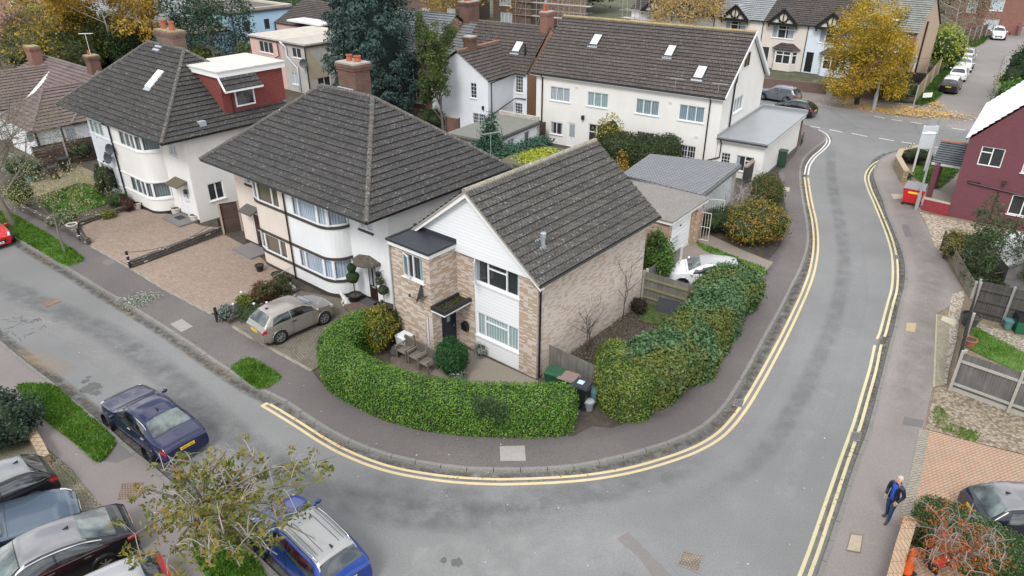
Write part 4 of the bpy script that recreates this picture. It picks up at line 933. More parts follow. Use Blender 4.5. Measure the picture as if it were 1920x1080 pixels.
S=pair('semi_detached_house','white and cream semi-detached pair with brown bands under hipped tiled roof',RW(-8.5,0),12.8,7.0,-6.4,WIN_S,[],-1.0,(-3.9,-2.85),plaster('white_render',(.76,.77,.78)),plaster('cream_render',(.68,.60,.53)),5.3,9,BROWN,BROWN,.5,((1.03,2.08),(3.83,4.92)),([.27],[.68],cloth('grey_lace',(.56,.62,.72)),cloth('brown_blind',(.20,.15,.10)),1),[(-3.3,-.86),(-2.87,-.02)],(-5.88,0))
def hip_roof(H,eL,eR,eF,eB,ez,rl,rr,rv,rz,mat,valley=None,skip=()):
 rf=MB();a,b,c,d_=(eL,eF,ez),(eR,eF,ez),(eR,eB,ez),(eL,eB,ez);p,q=(rl,rv,rz),(rr,rv,rz)
 slope(rf,[a,b,q,p]);slope(rf,[b,c,q]);slope(rf,[c,d_,p,q]);slope(rf,[d_,a,p])
 o=rf.build('roof',mat,H);r_=MB()
 for s_,e in((p,q),(a,p),(b,q),(c,q),(d_,p)):ridge(r_,Vector(s_)+Vector((0,0,.05)),Vector(e)+Vector((0,0,.05)),.13)
 r_.build('ridge_tiles',RIDGE,o);s_=MB();s_.prism([(eL+.05,eF+.05),(eR-.05,eF+.05),(eR-.05,eB-.05),(eL+.05,eB-.05)],ez-.1,ez-.06,top=False,bottom=True);s_.build('soffit',plain('dark_soffit',(.06,.05,.045),.7),o)
 g=MB();g.tube([(eL,eF+.03,ez-.04),(eR-.03,eF+.03,ez-.04),(eR-.03,eB,ez-.04)],.05,6);g.build('gutter',BLACK,H,smooth=50)
 return o
RS=hip_roof(S,-13.0,.55,-1.6,8.0,5.28,-8.2,-4.2,3.2,9.0,TILE)
CHB=brick('sooty_red_brick',(.12,.05,.036),(.23,.085,.055),(.14,.12,.10),0,blotch=.7,msize=.016)
chimney(S,-6.35,3.9,7.9,10.35,1.35,.95,CHB,[(-.25,0,.3,.17),(.25,.1,.28,.2)])
fl_=MB();fl_.hexa([(-7.15,3.0,8.62),(-5.9,3.0,8.62),(-5.9,3.42,9.05),(-7.15,3.42,9.05)]+[(x,y,z+.07)for x,y,z in((-7.15,3.0,8.62),(-5.9,3.0,8.62),(-5.9,3.42,9.05),(-7.15,3.42,9.05))]);fl_.build('lead_flashing',LEAD,S)
xo=-8.5
window(S,(-2.85,0),(0,0),(.80,1.73,3.85,4.75),2,CURT,sillm=BROWN,sillz=.1)
door(S,(-2.85,0),(0,0),(.95,1.7,.12,2.18),plain('dark_brown_door',(.035,.015,.012),.35),panels=[(.06,.30)],glassp=[(.12,.4,.42,.92),(.6,.88,.42,.92)],slots=(.72,))
window(S,(-12.8,0),(-9.95,0),(1.12,2.05,3.85,4.75),2,CURTG,sillm=BROWN,sillz=.1)
door(S,(-12.8,0),(-9.95,0),(1.15,1.9,.12,2.18),plain('brown_oak_door',(.05,.025,.018),.4),panels=[(.1,.42)],slots=(1.0,))
cn_=MB();rows=[[(-1.53+.78*math.cos(t)*k,-.0-.8*math.sin(t)*k,2.42+.16*(1-k))for t in[math.pi*i/14 for i in range(15)]]for k in(0,.5,1)]
cn_.grid(list(reversed(rows)));cn_.grid([[(p[0],p[1],p[2]-.12)for p in rows[2]],rows[2]]);cn_.face([(p[0],p[1],p[2]-.12)for p in reversed(rows[2])]);cn_.build('door_canopy',rooftile('brown_canopy_tiles',(.10,.085,.07),.4),S)
cn_=MB();cn_.hexa([(-11.95,0,2.5),(-10.75,0,2.5),(-10.75,-.6,2.3),(-11.95,-.6,2.3),(-11.95,0,2.62),(-10.75,0,2.62),(-10.75,-.6,2.38),(-11.95,-.6,2.38)]);cn_.build('door_canopy',plain('brown_grey_canopy',(.11,.10,.092),.85,var=.25),S)
downpipe(S,[(-6.4,-1.5,5.2),(-6.4,-1.08,4.95),(-6.4,-1.08,.1)],.04)
st=MB();st.prism([(-12.2,-.05),(-10.3,-.05),(-10.3,-1.25),(-12.2,-1.25)],.1,.2);st.build('doorstep',plain('grey_step',(.18,.17,.17),.8),S)
st=MB();st.lathe([(1.15,.1),(1.15,.22),(0,.22)],(-1.55,-.35,0),20,a0=math.pi,a1=2*math.pi);st.build('doorstep',setts('brown_step',(.13,.09,.07),(.17,.12,.10),(.05,.04,.03),.3),S)
mt=MB();mt.box(-1.95,-1.2,-.62,-.1,.22,.235);mt.build('doormat',plain('slate_doormat',(.07,.075,.08),.9),S)
# ---- the left pair
WIN_H=[(-2.0,-1.0,4.0,4.9),(-1.75,-.75,.2,2.22)]
WHT=plaster('warm_white_render',(.77,.755,.735));BLW=plaster('cool_white_render',(.74,.77,.82))
P1=pair('semi_detached_house','white rendered pair with red tile-hung dormer and round bays at left',RW(-25.85,-.3),13.6,7.6,-7.1,WIN_H,[(.9,1.9,1.2,2.3)],-1.08,(-3.95,-2.9),WHT,BLW,5.4,9.3,None,plain('black_plinth',(.02,.02,.022),.6),.5,((1.1,2.12),(4.1,5.05)),([.38,.72],[.33,.67],cloth('leaded_net',(.20,.24,.24)),CURTG,1),[(-3.4,-.92),(-2.92,-.02)],(-6.0,0))
RH=hip_roof(P1,-14.1,.5,-1.45,8.1,5.4,-9.2,-4.55,3.45,9.3,TILE2)
chimney(P1,-7.0,3.95,8.2,10.25,2.1,.85,brick('smoke_stained_brick',(.15,.085,.065),(.24,.13,.10),(.20,.17,.15),0,blotch=.6),[(-.65,0,.5,.17),(.15,.1,.5,.17),(.55,-.05,.5,.17)],plain('mossy_cap',(.25,.22,.12),.95,var=.4))
fl_=MB();P_=[(-8.0,2.95,8.87),(-7.2,2.95,8.87),(-7.2,3.35,9.22),(-8.0,3.35,9.22)];fl_.hexa(P_+[(x,y,z+.08)for x,y,z in P_]);fl_.build('lead_flashing',LEAD,P1)
window(P1,(-2.9,0),(0,0),(.95,1.85,4.0,4.85),2,CURTG);door(P1,(-2.9,0),(0,0),(1.15,2.15,.2,2.22),plain('white_panel_door',(.76,.77,.78),.35),panels=[(.08,.4)],glassp=[(.15,.42,.62,.86),(.58,.85,.62,.86)],slots=(.9,))
window(P1,(0,0),(0,7.6),(.9,1.9,1.2,2.3),2,cloth('dark_leaded',(.05,.05,.055)))
cn_=MB();cn_.hexa([(-2.0,0,2.5),(-.55,0,2.5),(-.55,-.72,2.32),(-2.0,-.72,2.32),(-2.0,0,2.62),(-.55,0,2.62),(-.55,-.72,2.38),(-2.0,-.72,2.38)]);cn_.build('door_canopy',plain('olive_felt_canopy',(.12,.105,.075),.9,var=.3),P1)
st=MB();st.prism([(-2.35,.02),(-.2,.02),(-.2,-1.2),(-2.35,-1.2)],.1,.22);st.build('doorstep',plain('slate_slab_step',(.17,.165,.16),.8),P1);mt=MB();mt.box(-1.75,-1.1,-.75,-.25,.22,.235);mt.build('doormat',BLACK,P1)
downpipe(P1,[(-7.1,-1.5,5.3),(-7.1,-1.16,5.05),(-7.1,-1.16,.1)],.05)
for i,(x,z)in enumerate(((-7.25,3.55),(-7.9,2.85))):
 dsh=sat_dish(None,(0,0,0),(.35,-.9,.2),.34);dsh.location=RW(-25.85+x,-.3-1.1,z);dsh.rotation_euler=(0,0,ROW_A);tag(dsh,('upper','lower')[i]+' of two dark satellite dishes beside the left house downpipe','satellite dish','dishes on the left house')
HUNG=brick('red_hung_tiles',(.20,.045,.04),(.245,.06,.05),(.085,.022,.02),0,.17,.11,.012,.15)
dm=MB();dx0,dx1,dy0,dy1,dz0,dz1=-4.6,-.35,3.1,7.4,5.55,8.35
dm.face([(dx1,dy0,dz0),(dx1,dy1,dz0),(dx1,dy1,dz1),(dx1,dy0,dz1)]);dm.face([(dx0,dy0,dz1),(dx0,dy0,dz0),(dx1,dy0,dz0),(dx1,dy0,dz1)]);dm.face([(dx1,dy1,dz0),(dx0,dy1,dz0),(dx0,dy1,dz1),(dx1,dy1,dz1)])
dmo=dm.build('dormer',HUNG,P1)
fr_=MB()
for q in((dx0,dx1+.15,dy0-.15,dy0-.1),(dx1+.1,dx1+.15,dy0-.1,dy1+.15),(dx0,dx1+.1,dy1+.1,dy1+.15)):fr_.box(*q,dz1-.12,dz1+.18)
fr_.build('dormer_fascia',WTRIM,dmo)
tp=MB();tp.prism([(dx0,dy0-.2),(dx1+.2,dy0-.2),(dx1+.2,dy1+.2),(dx0,dy1+.2)],dz1+.18,dz1+.26,bottom=True);tp.build('dormer_flat_roof',plain('pale_weathered_felt',(.52,.50,.46),.9,var=.3,scale=2.5),dmo)
pt=MB();slope(pt,[(dx1+.7,dy0-.12,7.55),(dx1+.7,dy0+2.4,7.55),(dx1+.05,dy0+2.3,8.3),(dx1+.05,dy0+.0,8.3)]);pt.build('pent_roof',TILE2,dmo)
pt=MB();pt.bar((dx1+.7,dy0-.14,7.49),(dx1+.7,dy0+2.42,7.49),.05,.12);pt.bar((dx1+.72,dy0-.14,7.5),(dx1+.12,dy0-.12,8.28),.05,.14);pt.build('pent_fascia',WTRIM,dmo)
wm=MB();wm.face([(dx1+.02,dy0+.85,6.45),(dx1+.02,dy0+2.05,6.45),(dx1+.02,dy0+2.05,7.4),(dx1+.02,dy0+.85,7.4)]);wo=wm.build('dormer_window',darkglass('grey_pane',(.06,.065,.065)),dmo)
wm=MB()
for q in((.8,2.1,6.36,6.45),(.8,2.1,7.4,7.48),(.8,.88,6.45,7.4),(2.02,2.1,6.45,7.4)):wm.box(dx1,dx1+.07,dy0+q[0],dy0+q[1],q[2],q[3])
wm.build('dormer_window_frame',WHITE,dmo);downpipe(P1,[(dx1+.1,dy0+.55,7.2),(dx1+.08,dy0+.55,5.6)],.035)
n_=Vector((0,-3.9,4.9)).normalized();n_=Vector((0,-(9.3-5.4),4.9)).normalized()
def on_front(x,z):return(x,-1.45+(z-5.4)*4.9/3.9,z)
skylight(P1,on_front(-5.05,7.75),.72,1.35,(0,-3.9,4.9),(1,0,0),WTRIM)
vt=MB();vt.box(.02-.35,.02+.05,1.2,1.6,5.75,6.05);vt.build('roof_vent',LEAD,P1)
sb=MB();sb.box(-3.2,-.9,7.45,7.9,5.4,6.0)
# ---- long white house beyond the garden
LO=Vector((1.5,58.2,0));LA=R(-34.1);LW=local(LO,LA)
LH=thing('long_house','long two storey white roughcast house with brown roof and roof windows','house',LO,LA)
ROUGH=plaster('ivory_roughcast',(.77,.755,.72),.1);m=MB();Lx0,Lx1,Ly0,Ly1,Lz=.35,15.6,.3,9.7,5.5
up=[(1.3,3.1,3.55,4.65),(4.65,6.45,3.55,4.65),(8.75,10.6,3.55,4.65),(12.15,14.05,3.55,4.68)]
lo_=[(1.4,2.55,.85,1.85),(2.95,3.75,.1,2.0),(4.9,6.3,.1,2.2),(9.0,10.4,.1,2.25),(11.85,13.75,.1,1.8)]
wall(m,(Lx0,Ly0),(Lx1,Ly0),0,Lz,up+lo_);gw=[(2.65,4.7,3.85,4.9),]
wall(m,(Lx1,Ly0),(Lx1,Ly1),0,Lz,gw);wall(m,(Lx1,Ly1),(Lx0,Ly1),0,Lz);wall(m,(Lx0,Ly1),(Lx0,Ly0),0,Lz)
m.face([(Lx1,Ly0,Lz),(Lx1,Ly1,Lz),(Lx1,5,9.1)]);m.face([(Lx0,Ly1,Lz),(Lx0,Ly0,Lz),(Lx0,5,9.1)]);m.build('wall',ROUGH,LH)
rf=MB();a,b,c,d_=(-.05,-.05,5.55),(15.85,-.05,5.55),(15.85,10.05,5.55),(-.05,10.05,5.55);p,q=(-.05,5,9.3),(15.85,5,9.3)
slope(rf,[a,b,q,p],roll=.2);slope(rf,[c,d_,p,q],roll=.3);ro=rf.build('roof',rooftile('brown_pantiles',(.075,.064,.060),.4,.0,.2),LH)
rr=MB();ridge(rr,p,q,.13);rr.build('ridge_tiles',rooftile('golden_lichen_ridge',(.30,.24,.12),.3,.6),ro)
rr=MB();rr.bar((15.87,-.05,5.52),(15.87,5,9.24),.05,.2);rr.bar((15.87,10.05,5.52),(15.87,5,9.24),.05,.24);rr.face([(15.6,10.05,5.46),(15.86,10.05,5.46),(15.86,5,9.16),(15.6,5,9.16)]);rr.build('bargeboard',WTRIM,LH)
fb=MB();fb.box(-.05,15.85,.02,.08,5.36,5.54);fb.face([(-.05,.08,5.37),(15.85,.08,5.37),(15.85,.3,5.37),(-.05,.3,5.37)]);fb.build('fascia',WTRIM,LH);gutter(LH,[(0,-.02,5.5),(15.8,-.02,5.5)],.06)
GC=cloth('sage_curtain',(.40,.50,.50));BC=cloth('blue_grey_curtain',(.30,.38,.43))
for h,cu in zip(up,(CURTG,GC,BC,BC)):window(LH,(Lx0,Ly0),(Lx1,Ly0),h,3,cu)
window(LH,(Lx0,Ly0),(Lx1,Ly0),lo_[0],2,CURTG,cover=.4);door(LH,(Lx0,Ly0),(Lx1,Ly0),lo_[1],WTRIM,glassp=[(.2,.95,.35,.97)])
for h,gl in((lo_[2],(1,2)),(lo_[3],(2,3)),(lo_[4],(3,4))):window(LH,(Lx0,Ly0),(Lx1,Ly0),h,3 if gl[0]>2 else 2,None,glazing=gl if gl[0]>1 else None,fanlight=(0,1)if gl[0]==1 else(),sill=False)
window(LH,(Lx1,Ly0),(Lx1,Ly1),gw[0],3,CURTG);nn=(0,-(9.3-5.55),5.05)
tw=MB();T=frame_fn((Lx1,Ly0),(Lx1,Ly1));bx(tw,T,3.4,4.8,0,.04,6.9,8.05);to=tw.build('attic_window',WHITE,LH);tw=MB();bx(tw,T,3.5,4.06,.03,.05,7.0,7.95);bx(tw,T,4.14,4.7,.03,.05,7.0,7.95);tw.build('pane',darkglass('dim_pane'),to)
for x,z,w,h in((4.0,7.95,.8,1.2),(10.35,7.75,.72,1.15),(13.3,6.75,.8,1.25)):skylight(LH,(x,-.05+(z-5.55)*5.05/3.75,z),w,h,nn,(1,0,0),BLACK)
downpipe(LH,[(.95,.0,5.45),(.95,.22,5.2),(.95,.22,.1)],.06);downpipe(LH,[(14.75,0,5.45),(14.75,.22,5.2),(14.75,.22,.3)],.05);downpipe(LH,[(15.7,2.55,6.9),(15.68,2.5,6.2),(15.68,2.3,6.1),(15.68,2.3,3.0)],.06)
cb=MB();T=frame_fn((Lx0,Ly0),(Lx1,Ly0));bx(cb,T,4.3,4.5,0,.2,2.45,2.75);cb.build('wall_lantern',BLACK,LH)
for x,z in((3.55,4.7),(11.3,4.55),(13.55,2.4)):cb=MB();bx(cb,T,x,x+.26,0,.03,z,z+.2);cb.build('air_brick',plain('greyed_vent',(.6,.58,.54),.8),LH)
EX=thing('house_extension','white flat-roofed single storey extension at the lane end of long house','extension',LO,LA)
m=MB();eh=[(.35,1.05,.95,1.72),(1.45,2.75,.6,1.72)];wall(m,(15.62,.35),(18.95,.35),0,2.7,eh);wall(m,(18.95,.35),(18.95,10.2),0,2.7);wall(m,(18.95,10.2),(15.62,10.2),0,2.7);m.build('wall',ROUGH,EX)
m=MB();m.box(18.955,18.985,.36,10.2,.0,.3);m.build('plinth',plain('grey_painted_plinth',(.12,.13,.15),.7),EX)
m=MB();m.prism([(15.62,.1),(19.15,.1),(19.15,10.4),(15.62,10.4)],2.55,2.8,bottom=True);m.build('fascia',WTRIM,EX)
m=MB();m.prism([(15.62,.02),(19.22,.02),(19.22,10.48),(15.62,10.48)],2.8,2.88,bottom=True);m.box(15.62,19.22,10.3,10.48,2.88,3.1);m.box(15.62,15.72,.02,10.3,2.88,3.05)
gm=NT('grey_membrane');gm.p(Base_Color=gm.mix(gm.noise(gm.pos(),.9,5),(.20,.215,.23),(.30,.31,.32)),Roughness=.32);m.build('flat_roof',gm.m,EX)
window(EX,(15.62,.35),(18.95,.35),eh[0],1,None,glazing=(3,3));window(EX,(15.62,.35),(18.95,.35),eh[1],2,CURTG,fanlight=(1,),cover=.4)
gutter(EX,[(15.6,0,2.72),(19.2,0,2.72)],.05);downpipe(EX,[(15.9,0,2.7),(15.9,.28,2.3),(15.9,.28,1.35),(14.85,.2,.9)],.045)
m=MB();m.box(18.8,19.02,9.9,10.25,0,2.55);m.build('brick_pier',CHB,EX)
# ------------------------------------------------------------------ other buildings
def box_house(name,label,o,a,x0,x1,y0,y1,ez,rz,wm,rm,axis='x',wins=(),doors=(),ov=.25,hip=0,cat='house',chim=(),roofname='roof',fas=True,gut=True,flat=False,rollp=0):
 """wins: (side, a0, a1, z0, z1, lights, curtain); sides f r b l, measured left to right seen from outside"""
 H=thing(name,label,cat,o,a);m=MB();sd={'f':((x0,y0),(x1,y0)),'r':((x1,y0),(x1,y1)),'b':((x1,y1),(x0,y1)),'l':((x0,y1),(x0,y0))}
 hol={k:[w[1:5]for w in list(wins)+list(doors)if w[0]==k]for k in sd}
 for k,(p,q)in sd.items():wall(m,p,q,0,ez,hol[k])
 xm,ym=(x0+x1)/2,(y0+y1)/2
 if not flat and not hip:
  if axis=='x':m.face([(x1,y0,ez),(x1,y1,ez),(x1,ym,rz-.1)]);m.face([(x0,y1,ez),(x0,y0,ez),(x0,ym,rz-.1)])
  else:m.face([(x0,y0,ez),(x1,y0,ez),(xm,y0,rz-.1)]);m.face([(x1,y1,ez),(x0,y1,ez),(xm,y1,rz-.1)])
 m.build('wall',wm,H)
 if flat:
  m=MB();m.prism([(x0-ov,y0-ov),(x1+ov,y0-ov),(x1+ov,y1+ov),(x0-ov,y1+ov)],ez,ez+.16,bottom=True);m.build(roofname,rm,H)
  if fas:m=MB();m.prism([(x0-ov+.02,y0-ov+.02),(x1+ov-.02,y0-ov+.02),(x1+ov-.02,y1+ov-.02),(x0-ov+.02,y1+ov-.02)],ez-.16,ez-.002,top=False,bottom=True);m.build('fascia',fas if fas is not True else WTRIM,H)
 else:
  rf=MB();X0,X1,Y0,Y1=x0-ov,x1+ov,y0-ov,y1+ov;e=ez+.02
  if axis=='x':p,q=(X0+hip,ym,rz),(X1-hip,ym,rz);F=[[(X0,Y0,e),(X1,Y0,e),q,p],[(X1,Y1,e),(X0,Y1,e),p,q]];E=[[(X1,Y0,e),(X1,Y1,e),q],[(X0,Y1,e),(X0,Y0,e),p]]
  else:p,q=(xm,Y0+hip,rz),(xm,Y1-hip,rz);F=[[(X1,Y0,e),(X1,Y1,e),q,p],[(X0,Y1,e),(X0,Y0,e),p,q]];E=[[(X0,Y0,e),(X1,Y0,e),p],[(X1,Y1,e),(X0,Y1,e),q]]
  for f in F+(E if hip else[]):slope(rf,f,roll=rollp,amp=.03)
  o_=rf.build(roofname,rm,H);r_=MB();ridge(r_,p,q,.12)
  if hip:
   for f in E:ridge(r_,f[0],f[2],.1);ridge(r_,f[1],f[2],.1)
  r_.build('ridge_tiles',RIDGE,o_)
  if gut:gutter(H,[(X0,Y0,ez),(X1,Y0,ez)]if axis=='x' else[(X1,Y0,ez),(X1,Y1,ez)])
 for w in wins:window(H,*sd[w[0]],w[1:5],w[5],w[6]if len(w)>6 else CURTG,**(w[7]if len(w)>7 else{}))
 for w in doors:door(H,*sd[w[0]],w[1:5],w[5],**(w[6]if len(w)>6 else{}))
 for c in chim:chimney(H,*c)
 return H
DARKB=brick('dark_brown_brick',(.13,.075,.06),(.19,.115,.09),(.15,.13,.12),0,blotch=.3);REDB=brick('red_stock_brick',(.23,.085,.06),(.30,.12,.085),(.20,.16,.14),0);MOTB=brick('mottled_old_brick',(.20,.10,.07),(.33,.22,.12),(.18,.14,.11),.1,blotch=.5);ORB=brick('orange_buff_brick',(.36,.18,.085),(.44,.25,.13),(.30,.22,.16),0)
SLATE=slate('blue_grey_slate',(.13,.15,.165));SLATE2=slate('pale_grey_slate',(.24,.25,.27));BTILE=rooftile('brown_tiles',(.068,.058,.055),.35,.05);PTILE=rooftile('plum_brown_tiles',(.135,.105,.10),.1,0,stripe=.15)
BRG=brick('garage_brick',(.36,.22,.14),(.44,.31,.21),(.40,.34,.28),.15)
g1=thing('brick_garage','flat roofed brick garage with white door behind the brick corner house','garage',RW(-1.35,13.1),R(-40)+R(2));m=MB()
wall(m,(-5.5,0),(0,0),0,2.3);wall(m,(0,0),(0,4.3),0,2.3,[(.3,2.75,.1,2.2)]);wall(m,(0,4.3),(-5.5,4.3),0,2.3);wall(m,(-5.5,4.3),(-5.5,0),0,2.3);m.build('wall',BRG,g1)
m=MB();T=frame_fn((0,0),(0,4.3));bx(m,T,.3,2.75,-.1,-.06,.1,2.2)
for i in range(8):bx(m,T,.36,2.69,-.06,-.045,.16+i*.255,.16+i*.255+.22)
gd=m.build('garage_door',WHITE,g1);m=MB();bx(m,T,1.35,1.5,-.045,.0,1.75,1.8);m.build('handle',BLACK,gd)
m=MB();m.prism([(-5.7,-.15),(.18,-.15),(.18,4.4),(-5.7,4.4)],2.3,2.48,bottom=True);m.build('fascia',WTRIM,g1)
m=MB();m.prism([(-5.75,-.2),(.22,-.2),(.22,4.45),(-5.75,4.45)],2.48,2.54,bottom=True);m.build('flat_roof',gravel('chippings_on_felt',(.23,.215,.20),(.32,.30,.28),30),g1)
m=MB();T=frame_fn((0,0),(0,4.3));bx(m,T,.12,1.25,.03,.06,.38,1.45);bo=m.build('board',plain('white_sign_board',(.72,.72,.72),.5),None)
sb=thing('sale_board','white estate agent sale board leaning against the white garage door','sign',RW(-1.35,13.1),R(-38));bo.parent=sb
def text(par,s,loc,size,mat,rot,name='lettering',align='CENTER',ext=.002):
 c=bpy.data.curves.new(name,'FONT');c.body=s;c.size=size;c.align_x=align;c.align_y='CENTER';c.extrude=ext;c.materials.append(mat)
 o=bpy.data.objects.new(name,c);col.objects.link(o);o.parent=par;o.location=loc;o.rotation_euler=rot;return o
GOLDT=plain('grey_lettering',(.22,.24,.28),.6)
for s,z,sz in(('FOR SALE',1.28,.17),('OLIVER',1.02,.24),('ESTATE AGENTS',.80,.10),('01',.62,.08)):
 if s!='01':text(sb,s,(.065,.68,z),sz,GOLDT,(R(90),0,R(90)))
g2p=[(q.x,q.y)for q in(G(1315.5,366,2.45),G(1389,308,2.45),G(1219,289,2.75),G(1165,327,2.75))]
g2=thing('shingled_garage','wide garage with grey hexagon shingle roof beside the brick garage','garage');SH=brick('hex_shingle_roof',(.20,.205,.22),(.235,.24,.255),(.075,.078,.085),0,.34,.19,.03,.2)
P0,P1_,P2,P3=[Vector((x,y,0))for x,y in g2p];ctr=(P0+P1_+P2+P3)/4;ins=[ctr.lerp(p,.95)for p in(P0,P1_,P2,P3)]
m=MB();wall(m,ins[0],ins[1],0,2.4,[(.5,(ins[1]-ins[0]).length-.5,.1,2.2)])
for a,b in((1,2),(2,3),(3,0)):wall(m,ins[a],ins[b],0,2.5)
m.build('wall',plaster('grey_garage_wall',(.45,.44,.42)),g2);m=MB();T=frame_fn(ins[0],ins[1]);L_=(ins[1]-ins[0]).length
for i in range(10):bx(m,T,.5+(L_-1)*i/10,.5+(L_-1)*(i+1)/10-.02,-.09,-.06,.1,2.2)
m.build('garage_door',plain('pale_blue_white_door',(.66,.71,.73),.5),g2)
m=MB();m.hexa([(P0 .x,P0 .y,2.36),(P1_.x,P1_.y,2.36),(P2 .x,P2 .y,2.66),(P3 .x,P3 .y,2.66),(P0 .x,P0 .y,2.48),(P1_.x,P1_.y,2.48),(P2 .x,P2 .y,2.78),(P3 .x,P3 .y,2.78)]);m.build('roof',SH,g2)
m=MB();m.bar(P0+Vector((0,0,2.3)),P1_+Vector((0,0,2.3)),.16,.22);m.build('fascia',plain('grey_metal_fascia',(.15,.15,.15),.5),g2)
def wall_run(name,label,P,h,th,mat,cap=None,caph=.06,cat='wall',z=.1,slope_=0):
 o=thing(name,label,cat,(P[0].x,P[0].y,0));m=MB();c=MB();b0=Vector((P[0].x,P[0].y,0))
 for a,b in zip(P,P[1:]):
  a,b=a-b0,b-b0;d_=(b-a).normalized();n=Vector((-d_.y,d_.x,0))*th/2;a.z=b.z=0;n.z=0
  m.hexa([a-n,b-n,b+n,a+n]+[q+Vector((0,0,z+h))for q in(a-n,b-n,b+n,a+n)])
  if cap:n2=n*1.25;c.hexa([q+Vector((0,0,z+h))for q in(a-n2,b-n2,b+n2,a+n2)]+[q+Vector((0,0,z+h+caph))for q in(a-n2,b-n2,b+n2,a+n2)])
 m.build('masonry',mat,o)
 if cap:c.build('coping',cap,o)
 return o
wall_run('dark_garden_wall','black painted wall with brick coping beside the shingled garage',[G(1392,352),G(1424,324)],1.35,.22,plain('black_painted_wall',(.03,.03,.03),.8),brick('coping_brick',(.25,.16,.13),(.3,.2,.16),(.4,.38,.36),0,.1,.3),.1)
RO,RA=Vector((27.12,41.58,0)),R(-36);RDP=brick('maroon_painted_brick',(.150,.052,.064),(.168,.06,.072),(.125,.043,.053),0,.225,.075,.008,.12)
RH_=box_house('maroon_house','maroon painted brick house with pale roof at the right edge',RO,RA,0,9.4,0,10.6,4.95,10.0,RDP,plain('near_white_roof',(.80,.80,.80),.5),'y',[('f',.75,1.95,3.55,4.68,2,None,dict(fanlight=(0,),sill=False)),('f',3.0,4.3,.95,2.15,2,None,dict(sill=True)),('f',3.0,4.2,3.5,4.6,2,CURTG)],ov=.15,gut=False)  # roof has one even near-white colour
m=MB();T=frame_fn((0,0),(9.4,0));m.tube([T(.62,.06,2.42),T(5,.06,2.1)],.05,6)
for i in range(7):m.tube([T(.62+.1*i,.06,2.42),T(.6+.1*i,.1,2.53)],.03,5)
m.tube([T(2.26,.05,2.28),T(2.26,.05,.1)],.035,6);m.build('waste_pipe',plain('maroon_black_pipe',(.03,.012,.016),.5),RH_)
lt=MB();lt.box(2.3,2.5,-.25,0,2.72,2.86);lt.build('wall_lamp',plain('dark_floodlight',(.05,.03,.035),.5),RH_)
pc=thing('porch','slate roofed porch on maroon posts beside the maroon house','porch',RO,RA);rf=MB();slope(rf,[(-1.8,2.95,2.45),(-.02,2.95,2.45),(-.02,5.2,3.35),(-1.8,5.2,3.35)],roll=0,course=.25);slope(rf,[(-.02,7.4,2.45),(-1.8,7.4,2.45),(-1.8,5.2,3.35),(-.02,5.2,3.35)],roll=0)
rf.build('roof',slate('new_blue_slate',(.10,.115,.13),.35,.25),pc);r_=MB();ridge(r_,(-1.8,5.2,3.38),(-.02,5.2,3.38),.11);r_.build('ridge_tiles',plain('red_clay_ridge',(.36,.15,.09),.8),pc)
for y in(3.05,5.15):m=MB();m.box(-1.62,-1.28,y-.15,y+.15,0,2.5);m.build('post',RDP,pc)
m=MB();m.box(-1.8,-.02,2.9,2.94,2.3,2.45);m.build('fascia',plain('white_porch_fascia',(.6,.6,.6),.5),pc)
wall_run('low_red_wall','low red painted brick wall between the wheeled bin and maroon house',[G(1727,396),G(1775,407)],.75,.22,brick('bright_red_wall',(.26,.03,.04),(.33,.05,.055),(.20,.03,.035),0),plain('stone_cap',(.40,.33,.28),.9),.06)
STB=brick('sandstone_blocks',(.33,.25,.16),(.40,.31,.21),(.16,.12,.08),0,.45,.22,.02)
wall_run('stone_wall','low sandstone block wall around the corner lawn by the junction',[G(1693,346),G(1678,318),G(1684,305),G(1722,296)],.85,.3,STB,plain('sandstone_coping',(.38,.31,.22),.9),.08)
COT=thing('white_cottage','white L-shaped cottage with brown roof beside the long white house','house',LO,LA);PWH=plaster('bluish_white_render',(.76,.79,.83));m=MB()
fw=[(1.35,2.1,1.95+1.25,4.4)];wg=[(.95,1.75,3.05,4.35),(1.3,2.75,1.0,1.95)]
wall(m,(-6.3,-1.3),(-3.3,-1.3),0,4.8,[(1.2,1.85,3.15,4.4),(1.35,2.65,1.05,1.95)]);m.face([(-6.3,-1.3,4.8),(-3.3,-1.3,4.8),(-6.3,-1.3,6.7)]);wall(m,(-9.3,-1.3),(-6.3,-1.3),0,4.8);m.face([(-9.3,-1.3,4.8),(-6.3,-1.3,4.8),(-6.3,-1.3,6.7)])
wall(m,(-3.3,-1.3),(-3.3,2.4),0,4.8);wall(m,(-9.3,4),(-9.3,-1.3),0,4.8);wall(m,(-3.3,2.4),(-1.9,2.4),0,4.8,[(.2,1.0,3.15,4.6),(.15,.95,1.0,2.3)]);m.build('wall',PWH,COT)
m=MB();wall(m,(-1.85,2.4),(-1.85,9.6),0,4.8);m.face([(-1.85,2.4,4.8),(-1.85,9.6,4.8),(-1.85,6,8.0)]);m.build('gable_wall',ORB,COT)
rf=MB();slope(rf,[(-3.05,-1.5,4.72),(-3.05,2.4,4.72),(-6.3,4.7,6.8),(-6.3,-1.5,6.8)]);slope(rf,[(-9.55,4,4.72),(-9.55,-1.5,4.72),(-6.3,-1.5,6.8),(-6.3,4.7,6.8)])
slope(rf,[(-9.5,2.15,4.75),(-1.9,2.15,4.75),(-1.9,6,8.1),(-9.5,6,8.1)],roll=.2);slope(rf,[(-1.9,9.85,4.75),(-9.5,9.85,4.75),(-9.5,6,8.1),(-1.9,6,8.1)],roll=.2)
